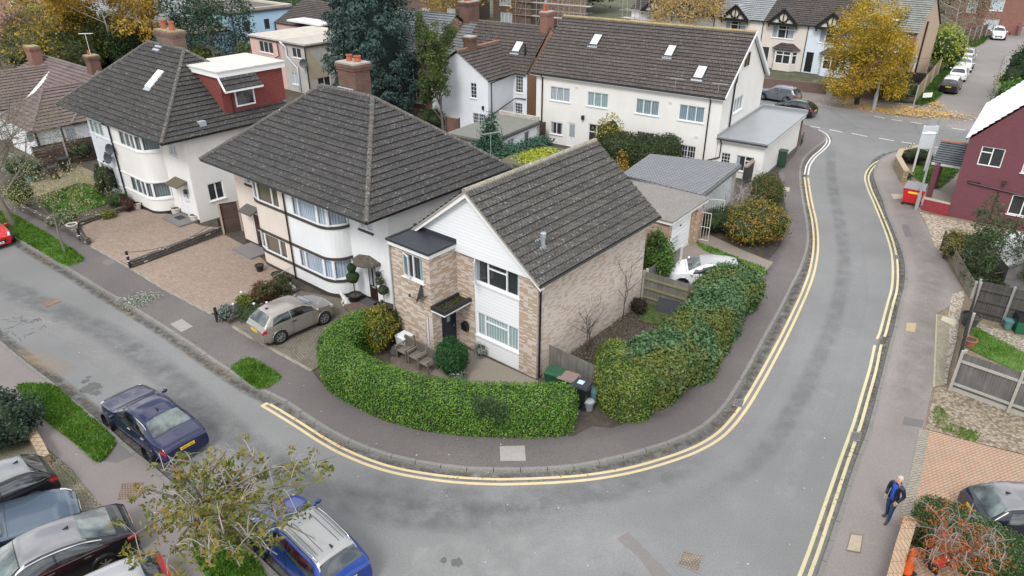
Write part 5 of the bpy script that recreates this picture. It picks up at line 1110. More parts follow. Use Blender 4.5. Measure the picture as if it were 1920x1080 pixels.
ro=rf.build('roof',BTILE,COT);r_=MB();ridge(r_,(-6.3,-1.5,6.85),(-6.3,4.6,6.85),.12);q_=MB();ridge(q_,(-9.5,6,8.13),(-1.9,6,8.13),.12);q_.build('ridge_tiles',RIDGE,ro);r_.build('ridge_tiles',plain('clay_ridge',(.30,.15,.09),.85,var=.3),ro)
chimney(COT,-6.3,.4,6.2,7.75,.8,.8,CHB,[]);chimney(COT,-2.3,6,7.0,9.4,.7,1.1,REDB,[(-.1,-.25,.55,.13),(-.1,.15,.55,.13)])
for p0,p1,h,g in(((-6.3,-1.3),(-3.3,-1.3),(1.2,1.85,3.15,4.4),(2,4)),((-6.3,-1.3),(-3.3,-1.3),(1.35,2.65,1.05,1.95),(3,3)),((-3.3,2.4),(-1.9,2.4),(.2,1.0,3.15,4.6),(3,5)),((-3.3,2.4),(-1.9,2.4),(.15,.95,1.0,2.3),(3,5))):window(COT,p0,p1,h,1 if g[0]!=3 or g[1]==5 else 2,None,glazing=g)
skylight(COT,(-4.05,2.15+(6.55-4.75)*3.85/3.35,6.55),.85,1.2,(0,-3.35,3.85),(1,0,0),BLACK);vt=MB();vt.tube([(-2.9,3.6,5.9),(-2.9,3.6,6.9)],.08);vt.build('vent_pipe',BLACK,COT)
downpipe(COT,[(-3.2,2.2,4.7),(-3.22,-.9,4.5),(-3.22,-.9,.2)],.05);downpipe(COT,[(-1.95,2.3,2.75),(-3.0,2.3,2.7),(-3.22,1.0,2.3),(-3.22,-.8,1.9)],.045)
lt=MB();lt.box(-3.85,-3.7,-1.45,-1.3,2.35,2.65);lt.build('wall_lantern',BLACK,COT)
ob=box_house('garden_outbuilding','low white outbuilding with grey felt roof in front of the cottage',LO,LA,-1.55,2.05,-8.6,-2.2,2.3,0,PWH,plain('grey_green_felt',(.17,.17,.15),.85,var=.25,scale=2),wins=[('r',.8,1.7,.9,1.9,2),('r',4.6,5.3,.5,2.0,1,None),('r',2.3,3.2,.9,1.9,2)],flat=True,ov=.15,cat='outbuilding',fas=plain('dark_fascia',(.07,.07,.07),.6))
m=MB();m.box(-1.6,2.1,-2.2,-1.95,0,2.75);m.build('parapet',brick('mossy_pale_brick',(.40,.36,.32),(.5,.46,.42),(.3,.27,.24),.3),ob)
box_house('slate_roof_house','tall red brick house with blue slate roof right of the conifer',LO,LA,-19.5,-13.25,3.0,11.6,5.25,8.25,REDB,SLATE,'x',[('f',2.2,5.4,2.55+.1,5.0,[.33,.66],cloth('dim_curtain',(.16,.16,.17)),dict(fanlight=(1,))),('f',3.6,5.6,.6,2.0,2,cloth('plum_curtain',(.16,.09,.08))),],ov=.2,chim=[(-13.0,9.2,5.5,9.3,1.1,1.7,CHB,[(-.05,-.55,.75,.13),(-.05,-.15,.75,.13),(-.05,.22,.75,.13),(-.05,.58,.75,.13)])])
m=MB();wall(m,(-13.235,3.0),(-13.235,11.6),3.0,5.25);m.face([(-13.235,3.0,5.25),(-13.235,11.6,5.25),(-13.235,7.3,8.1)]);mo=m.build('gable_wall',MOTB);mo.parent=bpy.data.objects['slate_roof_house']
box_house('slate_house','lower slate roofed house squeezed between brick gable and the cottage',LO,LA,-13.0,-6.0,4.6,12.5,4.3,7.45,MOTB,slate('dull_slate',(.15,.155,.165)),'x',ov=.1,gut=False)
PF=plaster('grey_cracked_render',(.50,.48,.45),.3);PINK=plaster('pink_render',(.66,.45,.41))
FELT=plain('stained_pale_felt',(.40,.37,.33),.9,var=.3,scale=1.5);BF=plain('black_fascia_board',(.04,.042,.045),.6)
gp=box_house('grey_flat_house','grey rendered flat-roofed house with a broken render patch beside the conifer',ROW_O,ROW_A,-53.0,-49.0,24.7,34,4.95,0,PF,FELT,wins=[('f',1.55,3.1,3.6,4.6,2,None),('f',.9,2.0,.8,2.0,2,CURT),('r',3.0,4.4,3.2,4.6,2),('r',1.0,2.6,.6,1.9,2,None)],flat=True,fas=BF,ov=.18)
m=MB();m.face([(-48.985,24.75,4.7),(-48.985,24.75,1.6),(-48.985,27.2,1.6),(-48.985,26.4,2.6),(-48.985,25.9,3.4),(-48.985,25.2,4.3)]);m.build('bare_blockwork',brick('yellow_blockwork',(.40,.36,.25),(.44,.40,.29),(.33,.3,.22),0,.45,.22,.012),gp)
downpipe(gp,[(-52.9,24.4,5.0),(-52.2,24.55,4.5),(-52.2,24.55,3.6),(-50.6,24.55,2.6),(-50.6,24.55,.3)],.1,plain('galvanised_pipe',(.5,.52,.54),.4,.6));downpipe(gp,[(-49.0,24.6,4.8),(-49.0,24.6,0)],.06)
dsh=sat_dish(None,(0,0,0),(.5,-.8,.2),.42);dsh.location=RW(-49.3,24.6,3.2);dsh.rotation_euler=(0,0,ROW_A);tag(dsh,'dark satellite dish on the grey rendered house corner','satellite dish')
pk=box_house('pink_flat_house','pink rendered flat-roofed house joined to the grey house',ROW_O,ROW_A,-59.0,-53.02,24.7,33,4.97,0,PINK,plain('pale_dusty_felt',(.45,.41,.36),.9,var=.3,scale=1.5),wins=[('f',1.6,4.2,3.5,4.65,3,cloth('dark_slat',(.06,.065,.07)))],flat=True,fas=BF,ov=.14)
downpipe(pk,[(-53.6,24.5,4.8),(-53.5,24.5,3.5),(-54.3,24.5,3.2)],.06,BLACK)
box_house('tiled_house','dark tiled low roof with big brick stack behind the pink house',ROW_O,ROW_A,-68,-52.5,34.0,43,4.6,6.9,PINK,BTILE,'x',ov=.2,gut=False,chim=[(-52.6,38.5,4.5,8.6,1.6,3.2,brick('pale_old_brick',(.28,.2,.14),(.36,.28,.2),(.3,.27,.22),.1),[(0,-1.2+.45*i,.7,.15)for i in range(6)],None,0,plain('cream_pot',(.55,.48,.36),.8))])
m=MB();m.prism([(-64,32.9),(-57.5,32.9),(-57.5,36.5),(-64,36.5)],5.2,5.4,bottom=True);tag(m.build('white_flat_roof',plain('white_felt',(.7,.7,.7),.7),loc=tuple(RW(0,0)),rz=ROW_A),'small white flat roof behind the pink house','roof')
SKY=plaster('sky_blue_render',(.42,.62,.80),.06)
bl=box_house('sky_blue_house','sky blue rendered house with flat parapet roof at top left',ROW_O,ROW_A,-90,-76.8,33,42.2,5.0,0,SKY,plain('brown_slatted_roof',(.10,.085,.08),.8),wins=[('r',.8+1,1.6+1,2.6,3.9,1,ROOM,dict(frame=DGREY,sill=False)),('r',4.8,5.6,2.6,3.9,1,ROOM,dict(frame=DGREY,sill=False))],flat=True,ov=.2,fas=plain('dark_blue_fascia',(.03,.05,.10),.6))
m=MB();m.prism([(-90.2,32.8),(-76.6,32.8),(-76.6,42.4),(-90.2,42.4)],5.16,5.45,top=False)
for q in((-90.2,-76.6,32.8,33.2),(-77.0,-76.6,33.2,42.4),(-90.2,-77,42.0,42.4)):m.box(*q,5.17,5.46)
m.build('parapet',plain('cream_coping',(.55,.50,.42),.8),bl);downpipe(bl,[(-76.7,33.15,5),(-76.7,33.15,0)],.1,plain('navy_pipe',(.02,.03,.12),.5));downpipe(bl,[(-76.7,39.4,3.4),(-76.7,39.4,0)],.1,plain('navy_pipe',(.02,.03,.12),.5))
la=thing('lean_to','low lean-to with weathered grey roof against the sky blue house','outbuilding',ROW_O,ROW_A);m=MB();m.prism([(-84,23.5),(-77.5,23.5),(-77.5,32.9),(-84,32.9)],0,3.0,top=False);m.build('wall',SKY,la)
rf=MB();slope(rf,[(-77.2,23.2,3.0),(-77.2,32.9,3.0),(-84,32.9,4.6),(-84,23.2,4.6)],roll=0,course=1.1);rf.build('roof',wood('weathered_slatted_roof',(.24,.22,.20),(.33,.31,.285),.3,'v'),la)
ch=thing('chimney_stack','short brick chimney between the lean-to and blue house','chimney',RW(-83.5,32.4),ROW_A);chimney(ch,0,0,3.5,6.3,1.2,.8,REDB)
box_house('slate_hipped_house','white house with pale slate hipped roof behind the yellow birch',ROW_O,ROW_A,-101,-87.6,24.0,36,4.2,7.6,plaster('clean_white_render',(.80,.80,.82)),SLATE2,'y',[('r',5.9,6.8,2.2,3.9,1,ROOM)],hip=4.5,ov=.3)
BU=thing('bungalow_pair','low brown-roofed bungalow pair with white walls left of the left house','bungalow',ROW_O,ROW_A);BWH=plaster('bungalow_white',(.74,.75,.77));m=MB()
for x0,x1,y0,y1 in((-52.3,-46.2,-1.7,5),(-62,-55.2,-1.7,5),(-66,-46.2,1,9.6)):wall(m,(x0,y0),(x1,y0),0,2.45);wall(m,(x1,y0),(x1,y1),0,2.45,[(2.0,3.8,.85,2.2)]if x1==-46.2 and y0<0 else[]);wall(m,(x0,y1),(x0,y0),0,2.45)
m.build('wall',BWH,BU);window(BU,(-46.2,-1.7),(-46.2,5),(2.0,3.8,.85,2.2),2,CURT,fanlight=(1,))
rf=MB()
def wing(x0,x1,y0,xm,z,yb,hip):
 slope(rf,[(x0,y0,2.45),(x1,y0,2.45),(xm,y0+hip,z)]);slope(rf,[(x1,y0,2.45),(x1,yb,2.45),(xm,yb,z),(xm,y0+hip,z)]);slope(rf,[(x0,yb,2.45),(x0,y0,2.45),(xm,y0+hip,z),(xm,yb,z)])
 return[((xm,y0+hip,z),(xm,yb,z)),((x0,y0,2.45),(xm,y0+hip,z)),((x1,y0,2.45),(xm,y0+hip,z))]
rs=wing(-52.6,-45.9,-2.0,-49.2,4.7,5.5,2.6)+wing(-62.3,-55.0,-2.0,-58.6,4.8,5.5,2.6)
slope(rf,[(-66.3,.8,2.5),(-45.9,.8,2.5),(-50,5.2,5.2),(-62,5.2,5.2)]);slope(rf,[(-45.9,.8,2.5),(-45.9,9.8,2.5),(-50,5.2,5.2)]);slope(rf,[(-45.9,9.8,2.5),(-66.3,9.8,2.5),(-62,5.2,5.2),(-50,5.2,5.2)]);slope(rf,[(-66.3,9.8,2.5),(-66.3,.8,2.5),(-62,5.2,5.2)])
ro=rf.build('roof',PTILE,BU);r_=MB()
for a,b in rs+[((-62,5.2,5.2),(-50,5.2,5.2)),((-45.9,.8,2.5),(-50,5.2,5.2)),((-45.9,9.8,2.5),(-50,5.2,5.2))]:ridge(r_,Vector(a)+Vector((0,0,.05)),Vector(b)+Vector((0,0,.05)),.12)
r_.build('ridge_tiles',rooftile('plum_ridge',(.16,.13,.125),.3),ro);v_=MB();v_.bar((-55.3,1.2,3.0),(-57.6,4.6,4.75),.35,.06);v_.build('valley_gutter',plain('pale_valley',(.6,.58,.54),.7),ro)
chimney(BU,-50.6,5.2,4.5,6.5,.9,.8,CHB,[(-.25,0,.3,.14)],plain('mossy_cap',(.25,.22,.12),.95,var=.4));chimney(BU,-60.6,4.2,4.3,6.3,1.3,.8,REDB,[],plain('mossy_cap',(.25,.22,.12),.95,var=.4))
tm=MB()
for p in((-45.98,-1.72),(-46.15,.1)):tm.box(p[0]-.2+.01,p[0]+.01-.05,p[1]-.07,p[1]+.07,0,2.42)
tm.box(-46.19,-46.1,-1.7,.1,1.2,1.3);tm.build('timber_strips',BLACK,BU);downpipe(BU,[(-45.95,-1.9,2.4),(-46.1,-1.72,2.2),(-46.1,-1.72,.1)],.05)
dsh=sat_dish(None,(0,0,0),(.3,-.9,.2),.38);dsh.location=RW(-46.4,-1.75,2.0);dsh.rotation_euler=(0,0,ROW_A);tag(dsh,'dark satellite dish on the bungalow corner at left edge','satellite dish')
TO,TA=Vector((30.9,89.5,0)),R(-41);TW=local(TO,TA)
def terrace(name,label,x0,x1,wm,rm,ped,door_c,gl=None,dark=.5,ez=5.3):
 H=thing(name,label,'house',TO,TA);m=MB();pc_,pw=ped;uw=(pc_-1.35-x0,pc_+1.35-x0,3.5,4.95);dd=(.25,1.1,.1,2.35);bw=(pc_-1.1-x0+.7,pc_+1.1-x0+.7,.7,2.3)
 wall(m,(x0,0),(x1,0),0,ez,[uw,dd]);wall(m,(x1,0),(x1,9),0,ez);wall(m,(x0,9),(x0,0),0,ez);wall(m,(x1,9),(x0,9),0,ez);bc=pc_+.75
 pts=[(bc-1.5,0),(bc-1.0,-.75),(bc+1.0,-.75),(bc+1.5,0)];bh=[]
 for a,b in zip(pts,pts[1:]):L=math.dist(a,b);h=(.1,L-.1,.8,2.25);bh.append((a,b,h));wall(m,a,b,0,2.4,[h],reveal=.05)
 m.build('wall',wm,H)
 for a,b,h in bh:window(H,a,b,h,2 if h[1]>1.4 else 1,None if dark>.4 else CURTG,bar=.09,depth=.03,fanlight=(0,1)if h[1]>1.4 else(0,),name='bay_window',sill=False)
 rf=MB();q=[(bc-.75,0,3.05),(bc+.75,0,3.05)];o3=[(bc-1.75,.0,2.4),(bc-1.15,-.98,2.4),(bc+1.15,-.98,2.4),(bc+1.75,0,2.4)]
 slope(rf,[o3[1],o3[2],q[1],q[0]],roll=0);rf.face([o3[0],o3[1],q[0]]);rf.face([o3[2],o3[3],q[1]]);rf.face(list(reversed(o3)));rf.build('bay_roof',BTILE,H)
 window(H,(x0,0),(x1,0),uw,gl or[.25,.62],CURTG,bar=.08,fanlight=(1,2),cover=.6);door(H,(x0,0),(x1,0),dd,door_c,frame=BLACK)
 rf=MB();slope(rf,[(x0,-.3,ez-.05),(x1,-.3,ez-.05),(x1,4.6,8.5),(x0,4.6,8.5)],roll=.3,amp=.03);slope(rf,[(x1,9.3,ez),(x0,9.3,ez),(x0,4.6,8.5),(x1,4.6,8.5)],roll=0);ro=rf.build('roof',rm,H);gutter(H,[(x0,-.35,ez-.06),(x1,-.35,ez-.06)])
 pz=MB();a,b,c=(pc_-pw,-.62,ez-.15),(pc_+pw,-.62,ez-.15),(pc_,-.62,ez+1.45)
 for s_,e in((a,c),(b,c)):pz.bar(s_,e,.16,.34)
 pz.bar(a,b,.14,.3);pz.bar((pc_,-.6,ez-.1),(pc_,-.6,ez+1.3),.1,.1)
 for k in(-1,1):pz.bar((pc_,-.6,ez),(pc_+k*pw*.55,-.6,ez+.75),.08,.1);pz.bar((pc_+k*.4,-.6,ez),(pc_+k*pw*.3,-.6,ez+1.1),.07,.1);pz.bar((pc_+k*(pw-.1),-.6,ez-.2),(pc_+k*(pw-.1),-.45,ez-.55),.12,.12)
 po=pz.build('pediment',BLACK,H);pf=MB();pf.face([(a[0]+.2,-.5,a[2]),(b[0]-.2,-.5,b[2]),(c[0],-.5,c[2]-.1)]);pf.build('panel',plain('cream_panel',(.62,.58,.50),.8),po)
 rf=MB();zb=lambda y:ez-.05+(y+.3)*3.2/4.9;yt=-.3+1.5*4.9/3.2
 slope(rf,[(pc_+pw+.15,-.7,ez-.1),(pc_+pw+.15,-.3,ez-.1),(pc_,yt,ez+1.5),(pc_,-.7,ez+1.5)],roll=0);slope(rf,[(pc_-pw-.15,-.3,ez-.1),(pc_-pw-.15,-.7,ez-.1),(pc_,-.7,ez+1.5),(pc_,yt,ez+1.5)],roll=0);rf.build('pediment_roof',rm,po);downpipe(H,[(x1-.06,-.3,5.2),(x1-.06,-.06,4.9),(x1-.06,-.06,.1)],.05)
 return H
G_='half timbered terrace across the far road'
for a in(('terraced_house','cream terraced house with pale grey slate roof, half behind the long house',-7.4,-1.05,plaster('cream_white',(.76,.73,.67)),SLATE2,(-4.6,1.75),BLACK),('terraced_house','pinkish cream terraced house with hipped bay, left of the yellow street tree',-1.05,4.35,plaster('pinkish_cream',(.72,.66,.61)),BTILE,(1.4,1.75),plain('dark_door',(.03,.035,.04),.5)),('terraced_house','pale blue terraced house mostly hidden by the yellow street tree',4.35,9.8,plaster('pale_blue_white',(.68,.76,.84)),BTILE,(7.0,1.75),BLACK),('terraced_house','grey terraced house with brown roof behind the bare golden willow',-13.4,-7.4,plaster('blue_grey_render',(.55,.58,.62)),BTILE,(-11.3,1.75),BLACK),('terraced_house','white terraced house with scaffolding across its front',-19.6,-13.4,plaster('bright_white',(.78,.78,.78)),BTILE,(-15.9,1.85),BLACK)):terrace(*a)['group']=G_
box_house('gabled_brick_house','red brick end house with mossy slate roof and tan gable by the side road',TO,TA,9.8,15.8,-.4,8.6,5.5,8.7,REDB,slate('mossy_slate',(.19,.195,.18)),'x',[('f',1.0,2.6,3.4,4.9,2,CURT),('f',4.0,5.4,3.4,4.9,2,CURT),('f',4.0,5.5,.8,2.3,2,CURT)],ov=.15)
m=MB();wall(m,(15.82,-.4),(15.82,8.6),0,5.5);m.face([(15.82,-.4,5.5),(15.82,8.6,5.5),(15.82,4.1,8.6)]);mo=m.build('rendered_gable',plaster('tan_render',(.46,.34,.25),.12));eh_=bpy.data.objects['gabled_brick_house'];mo.parent=eh_;downpipe(eh_,[(15.9,2.6,6.4),(15.9,2.6,.2)],.1);downpipe(eh_,[(15.9,1.4,3.0),(15.9,1.4,.2)],.12,plain('white_vent_stack',(.55,.53,.5),.6))
wall_run('garden_wall','long low brown brick garden wall in front of the terrace',[G(1430,166),G(1548,178)],1.0,.25,DARKB,None)
wall_run('garden_wall','brown brick garden wall behind the yellow street tree and lamp post',[G(1560,180),G(1690,192)],1.0,.25,DARKB,None)
gt=thing('timber_gate','black boarded side gate beside the red brick end house','gate',G(1708,172,0),R(-28));m=MB()
for i in range(9):m.box(i*.22-1,i*.22-.79,-.03,.03,.1,2.0)
m.build('boards',BLACK,gt);m=MB();m.box(-1.0,1.0,.03,.07,.4,.52);m.box(-1,1,.03,.07,1.6,1.72);m.build('rail',BLACK,gt)
def far_house(label,px,z,L,D,ez,rz,a,wm,rm,wins,axis='x',doors=(),name='house',**k):
 p=G(*px);return box_house(name,label,(p.x,p.y,0),a,0,L,0,D,ez,rz,wm,rm,axis,wins,doors,**k)
w2=lambda xs,z0,z1,w=1.2,l=2,c=CURT:[('f',x,x+w,z0,z1,l,c,dict(bar=.1))for x in xs]
far_house('brown brick house behind the slate roof at top centre',(720,38),0,17,8,6.2,9,R(-12),DARKB,BTILE,w2((1.5,5.2,10.5,13.5),3.6,5.2,1.3)+w2((2,7,11.5),.8,2.2,1.4))
far_house('dark brick house with white bay windows left of the scaffold',(925,48),0,7,8,6.4,9,R(-30),DARKB,BTILE,w2((1.2,),3.2,5.6,2.2,3)+w2((1.4,),.6,2.2,2.2,3))
far_house('brown brick house behind the scaffolding at top centre',(968,42),0,9,8,6.0,9,R(-35),MOTB,BTILE,w2((2,5),3.4,4.8,1.2))
far_house('long red brick house at the top left corner behind trees',(-30,62),0,30,9,7.5,10.5,R(-20),brick('pinkish_red_brick',(.30,.15,.11),(.36,.19,.14),(.28,.22,.19),0),BTILE,w2((7.5,21.5),4.2,6.0,1.3,1)+w2((2,),4.4,6.2,1.3,1))
far_house('low brown tiled roof among the trees at top left',(15,82),0,15,8,2.6,4.6,R(-24),REDB,rooftile('reddish_brown_tiles',(.14,.085,.075),.2),[],hip=0)
BRW=clad('white_boarding',(.78,.80,.82),.2)
fh=far_house('brick and white boarded house with two dark doors at top right',(1842,41),0,26,9,5.6,8,R(-16),REDB,BTILE,[('f',4.2,6.6,.9,2.4,2,CURT),('f',13.0,15.4,.9,2.4,2,CURT),('f',4.2,6.6,3.6,4.9,2,CURT)],doors=[('f',.5,1.9,.1,2.4,plain('dark_maroon_door',(.05,.02,.02),.5)),('f',9.2,10.6,.1,2.4,BLACK)])
m=MB();wall(m,(0,-.03),(26,-.03),2.9,5.6);m.build('boarding',BRW,fh);m=MB()
for x in(.2,8.9):m.hexa([(x,-1.0,2.6),(x+2.2,-1.0,2.6),(x+2.2,0,2.6),(x,0,2.6),(x,-1.0,2.7),(x+2.2,-1,2.7),(x+2.2,0,3.6),(x,0,3.6)])
m.build('door_hood',plain('grey_hood',(.10,.11,.13),.6),fh)
far_house('red brick gabled house at the bend of the side road',(1795,62),0,8.5,9,5.6,8.4,R(-18),REDB,BTILE,[('f',3.4,5.2,3.4,5.0,1,CURT),('f',3.2,5.2,.8,2.2,1,CURT),('f',.4,1.7,3.0,4.8,1,CURT)])
def scaffold(label,o,a,L,H_,D_,lifts,name='scaffold'):
 S_=thing(name,label,'scaffold',o,a);m=MB();pole=plain('galvanised_tube',(.42,.41,.39),.5,.5)
 for i in range(int(L/2)+1):
  for y in(0,-D_):m.tube([(i*2,y,0),(i*2,y,H_+(i%3)*.5)],.045,5)
 for z in lifts:
  for y in(0,-D_):m.tube([(-.4,y,z),(L+.4,y,z)],.04,5);m.tube([(-.4,y,z+1),(L+.4,y,z+1)],.04,5)
 for i in range(0,int(L/2),2):m.tube([(i*2,-D_,.2),(i*2+2,-D_,lifts[-1])],.04,5)
 m.build('poles',pole,S_);b=MB()
 for z in lifts:b.box(-.3,L+.3,-D_+.05,-.05,z-.07,z-.02)
 b.build('boards',plain('scaffold_boards',(.48,.43,.36),.9),S_)
scaffold('tall scaffold around the brown brick house at top centre',tuple(G(975,50)),R(-35),13,6.5,1.3,(2.0,4.0,5.8));scaffold('scaffold along the white terraced house front',tuple(TW(-20,-.5)),TA,10,6.8,1.2,(2.2,4.2))
# ------------------------------------------------------------------ cars: one lofted body each, with glass, doors, lamps, wheels, plates
PROF={'hatch':dict(T=[(0,.50),(.012,.58),(.035,.66),(.15,.935),(.25,.985),(.45,1),(.57,.965),(.75,.685),(.80,.65),(.94,.56),(.99,.48),(1,.42)],B=[(0,.56),(.2,.62),(.8,.60),(1,.5)],rw=(.045,.145),ws=(.595,.755),sw=(.13,.70),doors=((.38,.66),)),'saloon':dict(T=[(0,.50),(.015,.60),(.04,.655),(.16,.70),(.30,.935),(.39,.99),(.47,1),(.56,.965),(.70,.695),(.77,.665),(.93,.575),(.985,.5),(1,.42)],B=[(0,.56),(.25,.63),(.75,.60),(1,.5)],rw=(.165,.295),ws=(.575,.70),sw=(.235,.66),doors=((.24,.42),(.43,.64))),'fastback':dict(T=[(0,.50),(.015,.60),(.05,.66),(.10,.70),(.27,.93),(.38,.99),(.47,1),(.56,.965),(.71,.69),(.77,.66),(.93,.56),(.985,.48),(1,.40)],B=[(0,.58),(.25,.63),(.75,.60),(1,.5)],rw=(.10,.265),ws=(.575,.71),sw=(.16,.66),doors=((.24,.42),(.43,.64))),'coupe':dict(T=[(0,.50),(.02,.62),(.10,.68),(.28,.94),(.38,1),(.46,.98),(.60,.685),(.66,.66),(.88,.58),(.97,.48),(1,.38)],B=[(0,.58),(.25,.66),(.7,.62),(1,.48)],rw=(.11,.27),ws=(.475,.605),sw=(.22,.57),doors=((.30,.56),)),'suv':dict(T=[(0,.50),(.015,.58),(.045,.66),(.115,.935),(.18,.985),(.45,1),(.58,.97),(.745,.68),(.80,.655),(.94,.58),(.99,.48),(1,.42)],B=[(0,.56),(.2,.63),(.8,.60),(1,.5)],rw=(.05,.112),ws=(.605,.75),sw=(.10,.70),doors=((.22,.43),(.44,.67)))}
PLAN=[(0,.82),(.03,.91),(.12,.975),(.3,1),(.75,1),(.88,.96),(.96,.86),(1,.70)]
def smooth(tab,w=.02):
 X=np.array([p[0]for p in tab]);Y=np.array([p[1]for p in tab])
 return lambda x:float(np.mean(np.interp(np.linspace(max(0,x-min(w,x)),min(1,x+min(w,1-x)),7),X,Y)))
TYRE=plain('tyre_rubber',(.014,.014,.015),.85);RIM=plain('alloy_rim',(.42,.43,.45),.35,.7);TRIMB=plain('black_car_trim',(.012,.012,.013),.45)
CGL=darkglass('tinted_car_glass',(.014,.018,.02),.04);CGL2=darkglass('clear_car_glass',(.05,.065,.062),.04);RED=plain('red_tail_lens',(.35,.012,.012),.15);CLEAR=plain('clear_head_lens',(.62,.65,.68),.1);YPL=plain('yellow_plate',(.70,.45,.02),.5);WPL=plain('white_plate',(.75,.75,.72),.5);CHR=plain('chrome_trim',(.65,.66,.68),.15,1.0)
def to_mesh(o):
 dg=bpy.context.evaluated_depsgraph_get();me=bpy.data.meshes.new_from_object(o.evaluated_get(dg));n=bpy.data.objects.new(o.name,me);col.objects.link(n);n.parent=o.parent;n.matrix_local=o.matrix_local;nm=o.name;bpy.data.objects.remove(o);n.name=nm;return n
def car(label,kind,L,Wd,Hh,body,loc,hd,roofm=None,plate=None,glassm=None,cat='car',NX=64,trim=None,rails=False,lowtrim=None,chrome=False,open_top=False,arch_r=None,group=None):
 C=thing('parked_car',label,cat,(loc[0],loc[1],0.004 if len(loc)<3 else loc[2]),hd,group);P=PROF[kind];Tf,Bf,Wf=smooth(P['T'],.018),smooth(P['B']),smooth(PLAN,.02);hw=Wd/2;zs=.17*Hh/1.45+.02
 def ring(x):
  T=Tf(x)*Hh;b=min(Bf(x)*Hh,T-.06);w=Wf(x)*hw;c=min(1,max(0,(T-.66*Hh)/(.30*Hh)));c=c*c*(3-2*c)
  ye=w*(.88-.16*c);ze=T-(.035+.075*c)*(Hh/1.45);up=.0 if .06<x<.94 else .06
  return[(w*.90,zs+up),(w*.985,zs+.10+up),(w*1.0,(zs+b)*.52+.05),(w*.955,b),(ye,max(ze,b+.012)),(ye*.55,T-(ze<T)*.018),(0,T)]
 def S(x,t,side,off=0.0):
  x=min(1,max(0,x));r=ring(x);i=min(5,int(t));f=t-i;a,b,c_,d_=r[max(i-1,0)],r[i],r[i+1],r[min(i+2,6)]
  if i==5:d_=(-r[5][0],r[5][1])
  def cr(k):
   if i in(2,3):return b[k]+(c_[k]-b[k])*f+(.02*math.sin(math.pi*f)if k==0 and i==3 else 0)
   return .5*((2*b[k])+(c_[k]-a[k])*f+(2*a[k]-5*b[k]+4*c_[k]-d_[k])*f*f+(3*b[k]-a[k]-3*c_[k]+d_[k])*f**3)
  y,z=max(0,cr(0)),cr(1);v=Vector(((x-.5)*L,side*y,z))
  if off:
   e=.004;q=lambda xx,tt:S(xx,tt,side)
   du=q(min(1,x+e),t)-q(max(0,x-e),t);dv=q(x,min(6,t+.03))-q(x,max(0,t-.03));n=du.cross(dv)*(side if True else 1)
   if n.length>1e-9:n.normalize();v=v+n*off*(1 if n.dot(Vector((0,y*side*1.0,z-.4*Hh)))>0 else-1)
  return v
 xs=sorted(set([0,.004,.01,.02]+[i/NX for i in range(1,NX)]+[.98,.99,.996,1]));ts=[0,.5,1,1.5,2,2.35,2.7,3,3.25,3.6,3.9,4.15,4.5,5,5.5,6]
 wb=.595*L if kind!='coupe' else .575*L;rw_=.225*Hh if kind=='suv' else .22*Hh;rw_=max(.29,min(.36,rw_));ra=rw_*1.13;ax=(-wb/2-.0*L,wb/2+.01*L);m=MB()
 for side in(1,-1):
  rows=[[S(x,t,side)for t in ts]for x in xs]
  for i in range(len(xs)-1):
   for j in range(len(ts)-1):
    q=[rows[i][j],rows[i+1][j],rows[i+1][j+1],rows[i][j+1]];c=(q[0]+q[1]+q[2]+q[3])/4
    if ts[j]<2.6 and any((c.x-a)**2+(c.z-rw_)**2<ra*ra for a in ax):continue
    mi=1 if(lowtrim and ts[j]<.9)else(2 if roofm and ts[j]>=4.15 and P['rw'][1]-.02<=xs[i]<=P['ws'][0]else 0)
    m.face(q if side<0 else list(reversed(q)),mi)
  for e in(0,-1):
   r_=rows[e];c0=Vector((r_[0].x,0,0))
   if side==1:full=list(rows[e])+[Vector((p.x,-p.y,p.z))for p in reversed(rows[e][:-1])];m.face(full if e==0 else list(reversed(full)),0)
 for i in range(len(xs)-1):
  a,b=S(xs[i],0,1),S(xs[i+1],0,1);m.face([a,b,Vector((b.x,-b.y,b.z)),Vector((a.x,-a.y,a.z))],1)
 bo=m.build('body',[body,lowtrim or TRIMB,roofm or body],C,smooth=True,uv=False)
 bm=bmesh_weld(bo)
 def patch(name,x0,x1,t0,t1,off,mat,sides=(1,-1),nx=10,nt=6,slant=(0,0),parent=C,merge=False,rnd=0.0):
  out=[];mm=MB()
  for sd in sides:
   if not merge:mm=MB()
   rows=[]
   for i in range(nx+1):
    row=[]
    for j in range(nt+1):
     v=j/nt;t=t0+(t1-t0)*v;xa=x0+slant[0]*v;xb=x1+slant[1]*v;inset=rnd*(1-math.sqrt(max(0,1-abs(2*v-1)**4)));row.append(S(xa+inset+(xb-xa-2*inset)*i/nx,t,sd,off))
    rows.append(row)
   mm.grid(rows)
   if not merge:out.append(mm.build(name,mat,parent,smooth=True,uv=False))
  if merge:out.append(mm.build(name,mat,parent,smooth=True,uv=False))
  return out
 gm=glassm or CGL
 patch('windscreen',P['ws'][0]+.008,P['ws'][1]-.012,4.25,6,.007,gm,merge=True,nt=8);patch('rear_window',P['rw'][0],P['rw'][1],4.3,6,.007,gm,merge=True,nt=8)
 x0,x1=P['sw'];k=len(P['doors']);cuts=[x0]+([P['doors'][0][0]+(.0 if k==1 else(P['doors'][0][1]-P['doors'][0][0]))]if True else[])+[x1]
 for i in range(len(cuts)-1):
  patch('side_window',cuts[i]+.006,cuts[i+1]-.006,3.14,3.86,.006,CGL,nx=12,slant=((.035 if i==0 else 0),(-.02 if i==len(cuts)-2 else 0)))
 if chrome:patch('window_trim',x0-.005,x1+.005,3.03,3.10,.008,CHR,nx=16,nt=1);patch('window_trim',x0+.02,x1-.02,3.92,3.98,.008,CHR,nx=16,nt=1)
